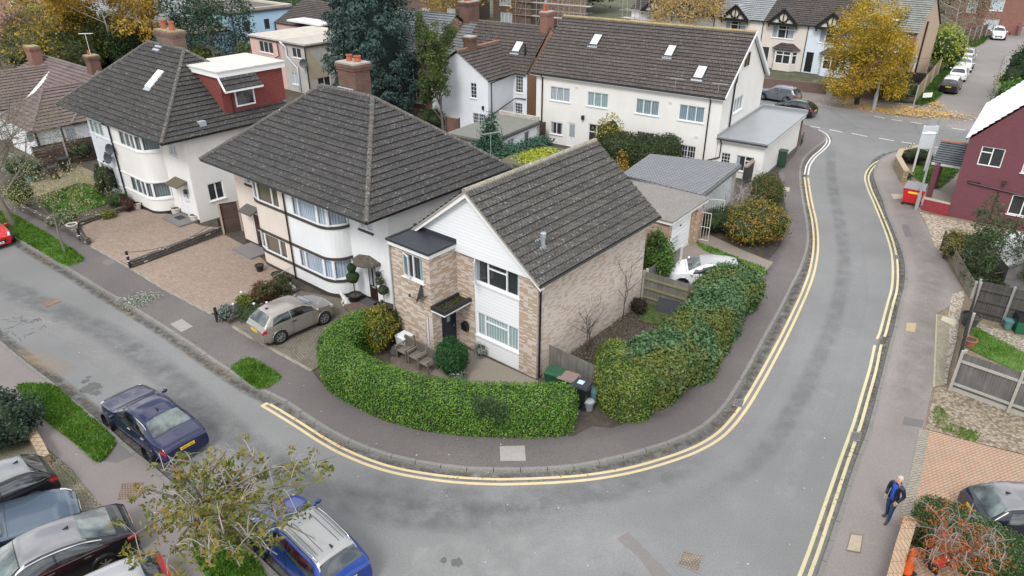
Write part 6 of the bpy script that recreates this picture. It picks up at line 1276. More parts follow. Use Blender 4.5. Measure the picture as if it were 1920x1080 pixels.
 for a,b in P['doors']:
  for dr,sd in zip(patch('door',a+.002,b-.002,.8,3.0,.004,body,nx=8,nt=10),(1,-1)):
   h=MB();p=S(a+.03,2.72,sd,.012);h.obox(p,.19,.03,.03);h.build('handle',TRIMB if not chrome else CHR,dr)
  for sd in(1,-1):pass
 sm=MB()
 for a in sorted({q for dd in P['doors']for q in dd}):
  for sd in(1,-1):sm.grid([[S(a-.0016,.8+2.2*j/8,sd,.006)for j in range(9)],[S(a+.0016,.8+2.2*j/8,sd,.006)for j in range(9)]])
 sm.grid([[S(P['ws'][1]+.012,4+2*j/6,1,.004)for j in range(7)]+[S(P['ws'][1]+.012,6-2*j/6,-1,.004)for j in range(1,7)],[S(P['ws'][1]+.015,4+2*j/6,1,.004)for j in range(7)]+[S(P['ws'][1]+.015,6-2*j/6,-1,.004)for j in range(1,7)]])
 sm.build('panel_gaps',TRIMB,C,uv=False)
 patch('tail_light',0.0,.055,2.45,3.05,.008,RED,nx=5,nt=4);patch('headlight',.925,.985,2.55,4.2,.008,CLEAR,nx=6,nt=5)
 g=MB();g.obox(((.5)*L+.005,0,.30*Hh),.03,Wd*.46,.13*Hh);g.build('grille',TRIMB,C)
 for nm,x,mt in(('rear_plate',-.5*L-.012,YPL),('front_plate',.5*L+.025,WPL)):
  g=MB();z=(.46 if kind=='saloon' else .47)*Hh if x<0 else .27*Hh;g.obox((x,0,z),.02,.52,.115);po=g.build('number_plate',mt,C)
  if plate:to_mesh(text(po,plate,(x+(-.0112 if x<0 else .0112),0,z),.10,BLACK,(R(90),0,R(-90)if x<0 else R(90)),'plate_lettering'))
 for sd in(1,-1):
  q=S(P['ws'][1]-.045,3.05,sd,.0);mr=MB();rows=blob((q.x,q.y+sd*.13,q.z+.07),(.06,.11,.075),1,6,10,0);mr.grid(rows,closed=True);mr.bar((q.x,q.y-sd*.02,q.z+.02),(q.x,q.y+sd*.09,q.z+.05),.05,.03);mr.build('wing_mirror',body if trim is None else trim,C,smooth=True,uv=False)
  for a in ax:
   w=MB();y0=sd*(hw*Wf(a/L+.5)-.20);s2=sd;prof=[(rw_*.62,.0),(rw_*.9,-.01),(rw_,.02),(rw_,.18),(rw_*.93,.205),(rw_*.66,.205),(rw_*.64,.19)]
   w.lathe([(r_,z*s2)for r_,z in prof],(a,y0,rw_),22,axis='Y');
   w2_=[(v[0],2*y0-v[1]if False else v[1],v[2])for v in w.v];w.v=[(v[0],y0-(v[1]-y0),v[2])for v in w.v]
   wo=w.build('wheel',TYRE,C,smooth=50,uv=False);yo=y0+s2*.185;rm=MB();rm.lathe([(rw_*.66,0),(rw_*.6,-.02),(rw_*.18,-.01),(0,0)],(a,yo,rw_),20,axis='Y');rm.mi=[1]*len(rm.f)
   for kk in range(7):
    an=2*math.pi*kk/7;rm.bar((a,yo+s2*.004,rw_),(a+math.cos(an)*rw_*.6,yo+s2*.004,rw_+math.sin(an)*rw_*.6),.03,.05,0,up=(0,1,0))
   rm.lathe([(rw_*.66,-.012),(rw_*.66,.012),(rw_*.58,.012),(rw_*.58,-.012)],(a,yo,rw_),20,0,axis='Y');rm.build('rim',[RIM,TRIMB],wo,uv=False)
   ar=MB();aa=[math.pi*(i/14)for i in range(-1,16)]
   xs_=lambda an:(a+math.cos(an)*ra,rw_+math.sin(an)*ra)
   pts=[]
   for an in aa:
    px,pz=xs_(an);t_=0.0
    for tt in[q/20 for q in range(0,61)]:
     if S(px/L+.5,tt,sd).z>=pz:t_=tt;break
    v=S(px/L+.5,t_,sd,.004);pts.append(Vector((px,v.y,pz)))
   ar.tube(pts,.022,5);ar.build('arch_lip',lowtrim or body,C,smooth=True,uv=False)
   ib=MB();ib.lathe([(ra*1.04,sd*0),(ra*1.04,-.16)],(a,sd*(hw*.93),rw_),14,axis='Y');ib.lathe([(ra*1.04,0),(0,0)],(a,sd*hw*.58,rw_),14,axis='Y');ib.build('arch_liner',TRIMB,C,uv=False)
 if rails:
  for sd in(1,-1):
   rl=MB();rl.tube([S(.14+.42*i/10,4.35,sd,.05 if 0<i<10 else .0)for i in range(11)],.02,5);rl.build('roof_rail',CHR if rails==2 else TRIMB,C,smooth=True,uv=False)
   rl=MB()
   for tq in(4.75,5.25):rl.grid([[S(.17+.36*i/10,tq-.02,sd,.004)for i in range(11)],[S(.17+.36*i/10,tq+.02,sd,.004)for i in range(11)]])
   rl.build('roof_groove',TRIMB,C,uv=False)
 an=MB();p=S(P['rw'][1]+.06,6,1);an.hexa([p+Vector(q)for q in((-.08,-.03,0),(.1,-.02,0),(.1,.02,0),(-.08,.03,0),(-.09,-.008,.07),(-.04,-.008,.06),(-.04,.008,.06),(-.09,.008,.07))]);an.build('roof_aerial',TRIMB,C)
 return C
import bmesh
def bmesh_weld(o):
 b=bmesh.new();b.from_mesh(o.data);bmesh.ops.remove_doubles(b,verts=b.verts,dist=.0008);bmesh.ops.recalc_face_normals(b,faces=b.faces);b.to_mesh(o.data);b.free();o.data.polygons.foreach_set('use_smooth',[True]*len(o.data.polygons))
 o.data.set_sharp_from_angle(angle=R(42));return o
def by_left(fr,rr,w):
 a,b=G(*fr),G(*rr);h=heading(b,a);n=Vector((math.sin(h),-math.cos(h),0));c=(a+b)/2+n*w;return(c.x,c.y),h
NAVY=paint('navy_metallic',(.005,.008,.045),1,.0,.3);BLK=paint('black_gloss',(.008,.008,.010));BEIGE=paint('beige_metallic',(.30,.275,.25),1,.45,.35);WHT_=paint('white_gloss',(.74,.75,.77));REDP=paint('red_gloss',(.50,.012,.018));SLV=paint('silver_metallic',(.46,.48,.50),1,.6,.3);STEEL=paint('steel_blue_metallic',(.07,.10,.14),1,.6,.25);BLUE=paint('bright_blue_metallic',(.005,.035,.22),1,.2,.3);CHAR=paint('charcoal_metallic',(.05,.06,.075),1,.5,.3);INK=paint('blue_black',(.008,.011,.022));GREYM=paint('grey_metallic',(.17,.19,.22),1,.5,.3)
loc,h=by_left((212.5,802),(288,864),.84);car('navy blue saloon with chrome trim parked on the left street by the near grass verge','saloon',4.9,1.82,1.42,NAVY,loc,h,plate='LD53 VJD',glassm=CGL2,chrome=True)
h=R(47);q=G(526,648);car('beige three door hatchback on the paved drive of the white semi','hatch',3.72,1.66,1.52,BEIGE,(q.x+math.cos(h)*1.15-math.sin(h)*.72,q.y+math.sin(h)*1.15+math.cos(h)*.72,.115),h,glassm=CGL2)
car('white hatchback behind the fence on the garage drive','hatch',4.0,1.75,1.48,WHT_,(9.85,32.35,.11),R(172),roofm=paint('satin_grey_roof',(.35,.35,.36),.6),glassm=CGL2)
h=heading(G(37,455),G(130,510));n=Vector((math.sin(h),-math.cos(h),0));p=G(37,455)-Vector((math.cos(h),math.sin(h),0))*1.75+n*1.05;car('red hatchback nose at the left edge of picture','hatch',4.0,1.72,1.46,REDP,(p.x,p.y),h,plate='HX15 NBK')
car('black three door hatchback, rear to the pavement at lower left','hatch',4.0,1.75,1.46,BLK,(-16.55,16.55,.09),R(-133),roofm=paint('grey_sky_sheen',(.22,.22,.23),.9,.3))  # grey roof colour paints the sky reflection on black bodywork
car('steel blue coupe facing the road between two black cars','coupe',4.79,1.9,1.3,STEEL,(-15.55,15.25,.09),R(36))
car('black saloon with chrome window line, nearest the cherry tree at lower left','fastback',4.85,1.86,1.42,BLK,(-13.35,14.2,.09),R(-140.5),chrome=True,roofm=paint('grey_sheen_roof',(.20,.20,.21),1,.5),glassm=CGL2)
car('red hatchback with sky sheen on its roof cut by the bottom edge below cherry tree','hatch',4.0,1.75,1.46,REDP,(-11.05,12.55,.09),R(-141),roofm=paint('pale_sky_sheen',(.36,.36,.37),.8,.4))  # roof coloured pale to carry the sky reflection on red bodywork
car('bright blue compact crossover with silver roof under the cherry tree','suv',4.1,1.77,1.62,BLUE,(-5.95,14.92),R(137),roofm=paint('pale_silver_roof',(.34,.34,.335),.8,.4),plate='WO67 MGM',rails=2,lowtrim=paint('blue_sill',(.010,.05,.28)))
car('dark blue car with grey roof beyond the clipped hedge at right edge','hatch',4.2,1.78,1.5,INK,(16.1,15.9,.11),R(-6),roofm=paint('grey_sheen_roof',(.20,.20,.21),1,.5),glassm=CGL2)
h=heading(G(1590,210),G(1440,184));car('grey crossover parked along the far road beside the garden wall','suv',4.15,1.77,1.57,GREYM,(26.75,72.35),h,lowtrim=TRIMB);car('black small hatchback on the near side of the far road behind white extension','hatch',3.9,1.7,1.45,BLK,(26.4,66.9),h+.05)
sh=heading(G(1763,184),G(1820,91))
def side(px,dist=1.0):p=G(*px);return(p.x,p.y)
ROWG='cars parked along the side road'
car('black crossover with pale roof at the front of the side road row','suv',4.4,1.82,1.62,BLK,side((1780,170)),sh-R(2),roofm=paint('white_roof',(.66,.66,.66)),NX=40,group=ROWG,plate='KP19 OXE');car('white sporty hatchback second in the side road row','hatch',4.3,1.8,1.5,WHT_,side((1795,148)),sh,NX=40,group=ROWG)
car('pale silver saloon facing the junction, third in the side road row','saloon',4.5,1.8,1.45,paint('pale_silver',(.60,.62,.63),1,.3),side((1805,131)),sh+math.pi,NX=40,group=ROWG,glassm=CGL2);car('silver upright hatchback fourth in the side road row','suv',4.0,1.72,1.6,SLV,side((1812,112)),sh,NX=40,group=ROWG)
car('dark blue car half hidden behind the lime green shrub','hatch',4.1,1.75,1.5,NAVY,side((1786,92)),sh+R(10),NX=32);car('white people carrier facing down the side road at the bend','suv',4.5,1.85,1.75,WHT_,side((1868,72)),R(-117),NX=40,lowtrim=TRIMB);car('white hatchback in front of the brick terrace at top right edge','hatch',4.0,1.72,1.5,WHT_,side((1914,46)),R(-105),NX=32)
car('black car tucked behind the grey shed on the gravel yard','hatch',4.0,1.72,1.46,BLK,(28.6,33.9,.1),R(-40),NX=32)
for o in[o for o in bpy.data.objects if o.type=='FONT']:to_mesh(o)
# ------------------------------------------------------------------ hedges, shrubs, trees
def hedge(name,label,px,w,h,mat,coremat,leaf,dens,seed,z=.1,lump=.12,cat='hedge',taper=0.0,jit=.55,top=None,ends=True,world=False,group=None,droop=0):
 P=resample([Vector((p.x,p.y,0))for p in(catmull(px,6)if world else catmull(GS(px,z),6))],.3);o=thing(name,label,cat,(P[0].x,P[0].y,z),0,group);b0=Vector((P[0].x,P[0].y,0));rows=[];rng=random.Random(seed);ph=[rng.uniform(0,6)for _ in range(6)];n=len(P)
 for i,p in enumerate(P):
  t=P[min(i+1,n-1)]-P[max(i-1,0)];t.normalize();nn=Vector((-t.y,t.x,0));k=1.0
  e=min(i,n-1-i)/3.0
  if ends and e<1:k=math.sqrt(max(.02,1-(1-e)**2))*.35+.65
  row=[]
  for j in range(19):
   a=math.pi*(j/18);c,s_=math.cos(a),math.sin(a);sx=math.copysign(abs(c)**.45,c);sz=abs(s_)**.42
   wob=1+lump*(math.sin(i*.55+ph[0]+2*sx)*.5+math.sin(i*.23+ph[1]+3*sz)*.6+math.sin(i*.9+ph[2]-2*sz)*.3)
   hh=h*(top[0]+(top[1]-top[0])*i/(n-1))if top else h
   row.append(p-b0+nn*(sx*w/2*wob*k*(1-taper*sz))+Vector((0,0,hh*sz*(.9+.1*wob)*(.85+.15*k))))
  rows.append(row)
 for e,sg in((0,-1),(-1,1)):
  c=sum(rows[e],Vector())/19;t=(P[e]-P[e+1 if e==0 else e-1]).normalized()*.22;cap=[[q.lerp(c,k)+t*math.sin(k*1.5)for q in rows[e]]for k in(.35,.7,1)]
  if e==0:rows=list(reversed(cap))+rows
  else:rows=rows+cap
 m=MB();m.grid(rows);v,f=m.v,m.f;A=0
 for q in f:a,b,c,d_=[Vector(v[k])for k in q];A+=((b-a).cross(c-a).length+(c-a).cross(d_-a).length)/2
 pt,nr=surf_samples(v,f,int(A*dens),seed);ctr=pt.copy();ctr[:,2]=h*.5
 flip=((nr*(pt-np.array([0,0,h*.45]))).sum(1)<0);rng2=np.random.default_rng(seed)
 mid=np.array([tuple(p-b0+Vector((0,0,h*.45)))for p in P]);near_=mid[np.argmin(((pt[:,None,::1]-mid[None])**2).sum(2),1)]if len(pt)*len(mid)<6e7 else pt*0
 sg=np.sign((nr*(pt-near_)).sum(1));nr*=sg[:,None];pt=pt+nr*rng2 .normal(size=(len(pt),1))*leaf*.55
 quads('foliage',pt,nr+np.array([0,0,.25]),leaf,mat,o,.62,jit,droop,seed)
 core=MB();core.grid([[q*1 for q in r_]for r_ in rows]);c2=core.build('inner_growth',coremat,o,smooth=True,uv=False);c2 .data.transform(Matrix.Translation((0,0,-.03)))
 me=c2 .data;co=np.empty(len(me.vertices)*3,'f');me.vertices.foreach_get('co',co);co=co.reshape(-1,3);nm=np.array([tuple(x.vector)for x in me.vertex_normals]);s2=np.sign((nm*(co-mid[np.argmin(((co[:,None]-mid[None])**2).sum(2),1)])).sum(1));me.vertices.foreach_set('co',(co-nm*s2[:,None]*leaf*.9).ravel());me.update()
 return o
def shrub(label,base,r,h,mat,coremat,leaf=.1,n=2500,seed=1,lobes=6,name='shrub',cat='shrub',stems=True,flat=.75,inner=True,droop=0,jit=.7,group=None,z0=.12,aspect=.6):
 o=thing(name,label,cat,(base.x,base.y,base.z if base.z else .08),0,group);rng=random.Random(seed);V=[];F=[];core=MB()
 for k in range(lobes):
  a=2.4*k+rng.uniform(-.4,.4);d_=r*(.0 if k==0 else rng.uniform(.35,.62));rr=r*(rng.uniform(.62,.75)if k==0 else rng.uniform(.38,.58));hh=h*(rng.uniform(.46,.5)if k==0 else rng.uniform(.28,.46));c=(math.cos(a)*d_,math.sin(a)*d_,hh*(1.04 if k==0 else rng.uniform(.95,1.25))+z0*h)
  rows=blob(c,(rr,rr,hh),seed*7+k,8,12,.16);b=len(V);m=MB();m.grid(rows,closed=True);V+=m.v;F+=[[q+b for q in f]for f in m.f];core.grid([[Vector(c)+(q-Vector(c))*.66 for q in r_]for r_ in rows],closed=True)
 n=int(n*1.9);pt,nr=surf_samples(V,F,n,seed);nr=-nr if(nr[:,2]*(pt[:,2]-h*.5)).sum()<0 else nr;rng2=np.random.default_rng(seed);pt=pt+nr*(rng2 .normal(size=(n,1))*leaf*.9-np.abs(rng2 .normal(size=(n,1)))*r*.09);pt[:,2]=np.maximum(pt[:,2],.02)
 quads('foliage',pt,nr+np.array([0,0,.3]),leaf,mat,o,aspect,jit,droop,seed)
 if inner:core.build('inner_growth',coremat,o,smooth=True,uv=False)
 if stems:
  s_=MB()
  for k in range(5):a=k*1.3;s_.tube([(math.cos(a)*r*.1,math.sin(a)*r*.1,0),(math.cos(a)*r*.3,math.sin(a)*r*.3,h*.45)],[.04,.02],5)
  s_.build('stem',BARKD,o,uv=False)
 return o
def tree(label,base,h,tr,crown,mat,leaf=.16,n_each=90,seed=1,levels=2,kids_=(9,5,4),spread=.9,up=.55,cl=.75,name='tree',bark=None,first=.3,droop=.2,lean=(0,0),group=None,cat='tree',squash=1.0,extra=()):
 o=thing(name,label,cat,(base.x,base.y,base.z if base.z else .08),0,group);m=MB();tips=branch_tree(m,(0,0,0),h*.92,tr,spread,levels,seed,kids_,up,.22,first)
 if lean!=(0,0):m.v=[(x+lean[0]*z,y+lean[1]*z,z)for x,y,z in m.v]
 m.build('trunk',bark or BARK,o,smooth=True,uv=False);rng=random.Random(seed);cs=[]
 for p,d_ in tips:
  q=Vector((p.x+lean[0]*p.z,p.y+lean[1]*p.z,p.z));rr=math.hypot(q.x,q.y)
  if rr>crown:q.x*=crown/rr;q.y*=crown/rr
  cs.append(((q.x,q.y,q.z*squash),cl*rng.uniform(.6,1.15)))
 for c in extra:cs.append(c)
 P,N=clumps(cs,n_each,cl,seed,.35);ok=P[:,2]>.3
 quads('crown',P[ok],N[ok],leaf,mat,o,.65,.8,droop,seed);return o
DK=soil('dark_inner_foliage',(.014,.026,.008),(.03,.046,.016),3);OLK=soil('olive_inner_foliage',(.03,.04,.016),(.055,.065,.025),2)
PRIV=leafmat('privet_leaves',[(.030,.085,.009),(.062,.155,.016),(.10,.22,.024),(.15,.275,.038),(.22,.32,.07)],.42,1.6,.25,.45,alt=((.03,.07,.02),.5,.58,.7))
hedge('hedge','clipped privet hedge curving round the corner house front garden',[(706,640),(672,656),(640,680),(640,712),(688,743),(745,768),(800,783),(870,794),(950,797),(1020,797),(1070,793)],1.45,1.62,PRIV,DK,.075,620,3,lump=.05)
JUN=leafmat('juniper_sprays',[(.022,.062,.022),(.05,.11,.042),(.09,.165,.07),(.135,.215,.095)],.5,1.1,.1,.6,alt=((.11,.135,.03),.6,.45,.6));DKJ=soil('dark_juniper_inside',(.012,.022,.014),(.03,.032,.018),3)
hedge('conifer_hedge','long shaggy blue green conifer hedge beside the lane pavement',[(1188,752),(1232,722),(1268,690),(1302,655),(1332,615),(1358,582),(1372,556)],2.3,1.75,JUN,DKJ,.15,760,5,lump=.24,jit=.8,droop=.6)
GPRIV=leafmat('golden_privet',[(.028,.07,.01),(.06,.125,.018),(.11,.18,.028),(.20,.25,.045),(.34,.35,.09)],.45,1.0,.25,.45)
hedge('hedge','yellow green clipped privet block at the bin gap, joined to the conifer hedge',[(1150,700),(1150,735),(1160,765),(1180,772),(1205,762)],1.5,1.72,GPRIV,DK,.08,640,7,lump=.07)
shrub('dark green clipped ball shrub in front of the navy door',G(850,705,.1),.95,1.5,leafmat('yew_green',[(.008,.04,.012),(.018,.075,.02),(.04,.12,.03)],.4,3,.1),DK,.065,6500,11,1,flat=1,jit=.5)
shrub('white flowering border plant at the foot of the white cladding',G(900,665,.1),.5,.5,leafmat('pale_lavender',[(.12,.15,.12),(.3,.32,.3),(.5,.5,.5)],.3,3,.1),DK,.05,900,12,4);shrub('silvery bush below the clipped ball shrub',G(858,716,.1),.45,.55,leafmat('silver_green',[(.06,.09,.06),(.15,.19,.15),(.4,.42,.38)],.3,3,.1),DK,.06,900,13,4)
AUT=leafmat('autumn_green_gold',[(.035,.055,.012),(.075,.10,.018),(.16,.15,.03),(.34,.22,.04),(.40,.16,.04)],.5,1.1,.25)
shrub('golden autumn bush between the hedge and brick house wall',G(717,655,.1),.85,1.9,leafmat('golden_green',[(.05,.085,.015),(.12,.15,.02),(.27,.25,.03),(.36,.22,.04)],.4,2,.25),DK,.1,2600,14,5);shrub('dark evergreen bush against the brick house left corner',G(738,640,.1),.6,1.4,leafmat('dark_laurel',[(.010,.022,.010),(.02,.04,.018),(.035,.06,.025)],.4,2,.1),DK,.1,1300,15,4)
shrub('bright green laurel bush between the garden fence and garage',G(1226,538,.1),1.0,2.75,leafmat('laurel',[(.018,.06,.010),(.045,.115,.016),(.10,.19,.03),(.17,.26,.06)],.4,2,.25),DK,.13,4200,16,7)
HB=leafmat('dull_green_shrub',[(.018,.03,.010),(.035,.05,.015),(.06,.075,.02)],.4,1,.15)  # leaves in dull dark greens
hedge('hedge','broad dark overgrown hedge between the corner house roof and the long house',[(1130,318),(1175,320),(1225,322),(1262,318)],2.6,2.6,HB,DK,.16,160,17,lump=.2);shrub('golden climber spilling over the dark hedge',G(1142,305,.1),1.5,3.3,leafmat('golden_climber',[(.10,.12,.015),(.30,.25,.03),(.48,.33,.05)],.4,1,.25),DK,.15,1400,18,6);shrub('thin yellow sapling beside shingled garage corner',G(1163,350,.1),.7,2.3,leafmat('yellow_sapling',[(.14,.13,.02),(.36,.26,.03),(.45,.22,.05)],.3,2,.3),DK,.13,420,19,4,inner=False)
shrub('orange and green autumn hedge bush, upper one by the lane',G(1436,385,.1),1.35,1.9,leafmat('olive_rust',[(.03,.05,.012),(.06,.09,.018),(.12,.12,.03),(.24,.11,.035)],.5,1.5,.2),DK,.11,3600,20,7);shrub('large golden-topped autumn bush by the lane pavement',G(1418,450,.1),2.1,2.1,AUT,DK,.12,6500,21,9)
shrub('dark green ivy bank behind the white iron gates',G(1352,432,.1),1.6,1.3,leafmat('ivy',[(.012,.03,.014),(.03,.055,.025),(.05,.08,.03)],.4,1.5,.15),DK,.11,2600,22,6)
bt=thing('bare_shrub','bare grey twiggy shrub in front of the shingled garage door','shrub',G(1378,412,.1));m=MB();tp=[]
for k in range(9):tp+=branch_tree(m,(random.uniform(-.7,.7),random.uniform(-.5,.5),0),1.9,.025,.9,2,60+k,(5,4),.6,.5,.2,4)
m.build('twigs',TWIG,bt,uv=False)
BGR=leafmat('blue_green_conifer',[(.012,.055,.032),(.03,.09,.055),(.055,.13,.08)],.4,1.5,.1)
hedge('conifer_hedge','blue green juniper bushes in front of the white outbuilding',[(890,325),(930,335),(985,330),(1020,315)],2.0,2.4,BGR,DKJ,.17,170,24,lump=.25);shrub('pointed blue green conifer above the juniper bushes',G(922,333,.1),1.1,4.0,BGR,DKJ,.17,1700,25,3,name='conical_conifer');shrub('yellow flowering bush below the juniper, behind the semi roof',G(930,345,.1),1.2,1.8,leafmat('dark_gold',[(.03,.045,.012),(.05,.06,.02),(.42,.28,.03)],.2,2,.1),DK,.14,900,26,5)
CON=leafmat('blue_spruce_sprays',[(.016,.040,.034),(.030,.062,.054),(.055,.095,.085),(.085,.13,.115)],.45,.8,.08,.65)
cb=G(706,222,0);ct=thing('tall_conifer','huge blue green conifer rising past the top of the picture','tree',cb);m=MB();m.tube([(0,0,0),(0,0,9),(.1,0,19)],[.45,.3,.05],8);rng=random.Random(9);cs=[]
for k in range(330):
 z=.6+18.4*(k+rng.random())/330;R_=3.75*(1-(z/20.5)**2.6)*(.80+.20*min(1,z/2));a=k*2.39996+rng.uniform(-.3,.3);d_=R_*rng.uniform(.72,1.08);q=(math.cos(a)*d_,math.sin(a)*d_,z-.25*d_*.3);cs.append((q,rng.uniform(.55,.95)))
 if k%3==0:m.tube([(0,0,z+.3),(q[0]*.6,q[1]*.6,z+.1),q],[.06,.04,.015],4)
m.build('trunk',BARKD,ct,uv=False);P,N=clumps(cs,155,.75,9,.3);N[:,:2]+=P[:,:2]*.25;quads('crown',P,N,.26,CON,ct,.5,.6,.9,9)
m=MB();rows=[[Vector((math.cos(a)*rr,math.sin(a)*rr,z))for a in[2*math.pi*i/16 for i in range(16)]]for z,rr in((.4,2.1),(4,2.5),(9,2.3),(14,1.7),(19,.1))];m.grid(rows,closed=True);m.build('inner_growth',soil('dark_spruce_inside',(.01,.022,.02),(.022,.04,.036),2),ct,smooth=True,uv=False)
YEL_=leafmat('yellow_street_tree',[(.10,.10,.015),(.30,.22,.02),(.50,.33,.025),(.62,.42,.05)],.5,.5,.3,alt=((.11,.13,.025),.28,.52,.66))
tb=G(1606,195,.1);tree('round golden street tree beside the tall lamp post',tb,6.8,.26,3.6,YEL_,.17,95,31,3,(10,5,4),1.0,.35,.85,bark=plain('dark_wet_bark',(.045,.035,.03),.9),first=.22,droop=.3)
tree('slim green poplar-like tree beside the white cottage gable',G(832,250,.1),5.4,.12,1.55,leafmat('olive_green_tree',[(.025,.05,.014),(.05,.085,.022),(.10,.14,.04),(.22,.26,.06)],.45,.7,.25),.15,110,32,3,(10,4,3),.3,.95,.42,first=.1);shrub('low dark bushes at foot of the slim green tree',G(815,240,.1),1.8,1.6,HB,DK,.15,1400,33,5)
LIME=leafmat('lime_shrub',[(.10,.16,.02),(.20,.28,.04),(.36,.40,.07),(.46,.45,.12)],.4,.5,.3)
shrub('big lime green shrub beside the side road fence',G(1757,130,.1),3.0,4.6,LIME,DK,.28,2600,34,9);shrub('dark green bush below the end house, behind the street tree',G(1668,186,.1),2.4,2.4,leafmat('berry_bush',[(.02,.035,.012),(.05,.07,.02),(.18,.08,.03)],.4,1,.15),DK,.2,1800,35,6)
BARE=leafmat('sparse_brown_leaves',[(.14,.12,.09),(.22,.18,.12),(.30,.20,.10)],.3,1,.1)
tree('bare grey garden tree behind the lime shrub',G(1782,100,.1),7,.16,4.2,BARE,.22,7,36,3,(9,6,5),1.1,.4,.9,bark=TWIG);tree('brown leaved tree beyond the end house at top right',G(1770,62,.1),9,.2,4.5,leafmat('brown_olive',[(.05,.055,.02),(.12,.10,.03),(.24,.15,.04)],.4,.5,.25),.3,40,37,2,(10,5),1.0,.4,1.3)
GOLD=leafmat('golden_birch',[(.30,.20,.03),(.48,.31,.045),(.60,.42,.08)],.4,.4,.35)
tree('golden weeping birch at top left',G(222,130,0),12,.13,5.0,GOLD,.3,190,38,2,(14,6),.85,.5,1.5,bark=plain('white_birch_bark',(.55,.53,.48),.8,var=.3),first=.2,droop=1.0)
tree('bare golden willow in front of the terrace at top centre',G(1283,116,0),8.5,.14,4.2,leafmat('pale_gold_twigs',[(.40,.27,.09),(.56,.40,.14),(.46,.36,.22)],.3,.6,.3),.22,26,39,3,(10,6,5),.8,.7,1.1,bark=plain('golden_twigs',(.36,.29,.17),.9),droop=1.6)
tree('dense yellow tree behind the slate roof chimney',G(878,60,0),13.5,.25,6.5,YEL_,.34,60,40,2,(12,6),1.0,.35,1.6)
tree('yellow and olive tree at the top left corner',G(18,175,0),11,.22,5,leafmat('yellow_olive',[(.07,.08,.02),(.20,.17,.03),(.42,.29,.04),(.55,.36,.05)],.5,.5,.3),.3,40,41,2,(11,6),1.0,.4,1.4)
OLV=leafmat('dark_olive_tree',[(.03,.046,.018),(.065,.085,.028),(.105,.12,.035),(.18,.16,.05)],.5,.5,.2);RUS=leafmat('rusty_bush',[(.08,.05,.03),(.16,.075,.05),(.24,.11,.08)],.4,.7,.2)
for i,(lb,px,r_,h_,mt,n_)in enumerate((('reddish brown bush tree behind the bungalow roofs',(84,120),4.0,5.6,RUS,1800),('dark olive bush mass right of the bungalow chimney',(118,130),4.8,5.0,OLV,2400),('green and yellow bushy tree under the golden birch',(182,122),5.4,6.6,leafmat('green_gold_tree',[(.03,.055,.014),(.055,.095,.02),(.11,.13,.03),(.32,.24,.04)],.5,.6,.2),3000),('dark brambles behind the left bungalow chimney',(62,128),3.6,4.0,OLV,1600),('bright yellow green shrub under the top left brick house',(98,78),3.4,5.0,LIME,1400),('grey brown bare thicket right of the lime shrub at top left',(122,88),3.6,5.5,BARE,700),('dark hedging below the birch, left of clipped hedge',(150,140),3.6,3.6,OLV,1500))):
 shrub(lb,G(*px,.05),r_,h_,mt,OLK,.27,int(n_*2.1),50+i,8)
hedge('hedge','clipped dark green hedge behind the left house roof',[(205,128),(245,120),(290,110)],4.0,4.4,leafmat('dark_clipped',[(.012,.035,.014),(.025,.055,.02),(.06,.09,.035)],.4,.5,.1),DK,.28,70,58,lump=.06);tree('dark green feathery conifer right of the smoky chimney',G(405,122,0),8.5,.2,4.6,leafmat('green_cypress',[(.010,.035,.018),(.022,.06,.028),(.05,.10,.045)],.45,.8,.1),.3,75,59,2,(12,6),1.1,.25,1.4,first=.1)
shrub('pale green shrub at the foot of the lean-to',G(385,118,.05),2.4,2.0,LIME,DK,.25,700,60,5);shrub('green bushes between the pink house and white dormer roof',G(480,130,.05),2.6,3.0,OLV,DK,.25,1200,61,6);shrub('grey green bushes behind the blue house at top',G(548,40,.05),7,4.5,leafmat('grey_green',[(.05,.08,.045),(.09,.13,.08)],.4,.4,.1),DK,.4,1800,62,9);tree('yellow tree behind the sky blue house',G(505,26,0),9,.2,5,GOLD,.4,50,63,2,(10,5),1.0,.4,1.8)
for i,(lb,px,r_,h_,mt)in enumerate((('tall clipped evergreen at the top right edge',(1908,185),2.0,5.0,leafmat('dark_clipped',[(.012,.035,.014),(.025,.055,.02),(.06,.09,.035)],.4,.5,.1)),('golden variegated shrub below the tall evergreen at right edge',(1912,178),2.2,3.0,leafmat('variegated',[(.12,.14,.03),(.28,.28,.06),(.4,.38,.12)],.4,.6,.2)),('bright green fern-like shrub behind the white roof',(1905,212),2.6,2.6,leafmat('fresh_fern',[(.04,.12,.015),(.08,.20,.025),(.15,.28,.05)],.4,.6,.3)))):shrub(lb,G(*px,.1),r_,h_,mt,DK,.22,1800,70+i,7)
for i,(px,r_,h_)in enumerate((((-20,20),14,9),((330,14),16,10),((650,8),16,9),((1060,20),12,8),((1730,18),10,9),((500,0),20,10))):
 shrub(('wooded garden edge far off, '+('at the top left corner','behind the slate hipped house','behind the tall conifer','beyond the scaffold','beyond the brick end house','beyond the blue house')[i]),G(*px,.05),r_,h_,OLV,OLK,.55,2400,80+i,9,name='tree_clump',cat='trees')
def bare_tree(label,base,h,lean,seed,mat,leaves=None,n_=5,spread=.8,tr=.14,kids_=(9,6,5),first=.3):
 o=tree(label,base,h,tr,9,leaves or BARE,.09,n_,seed,3,kids_,spread,.7,.5,bark=mat,first=first,lean=lean);return o
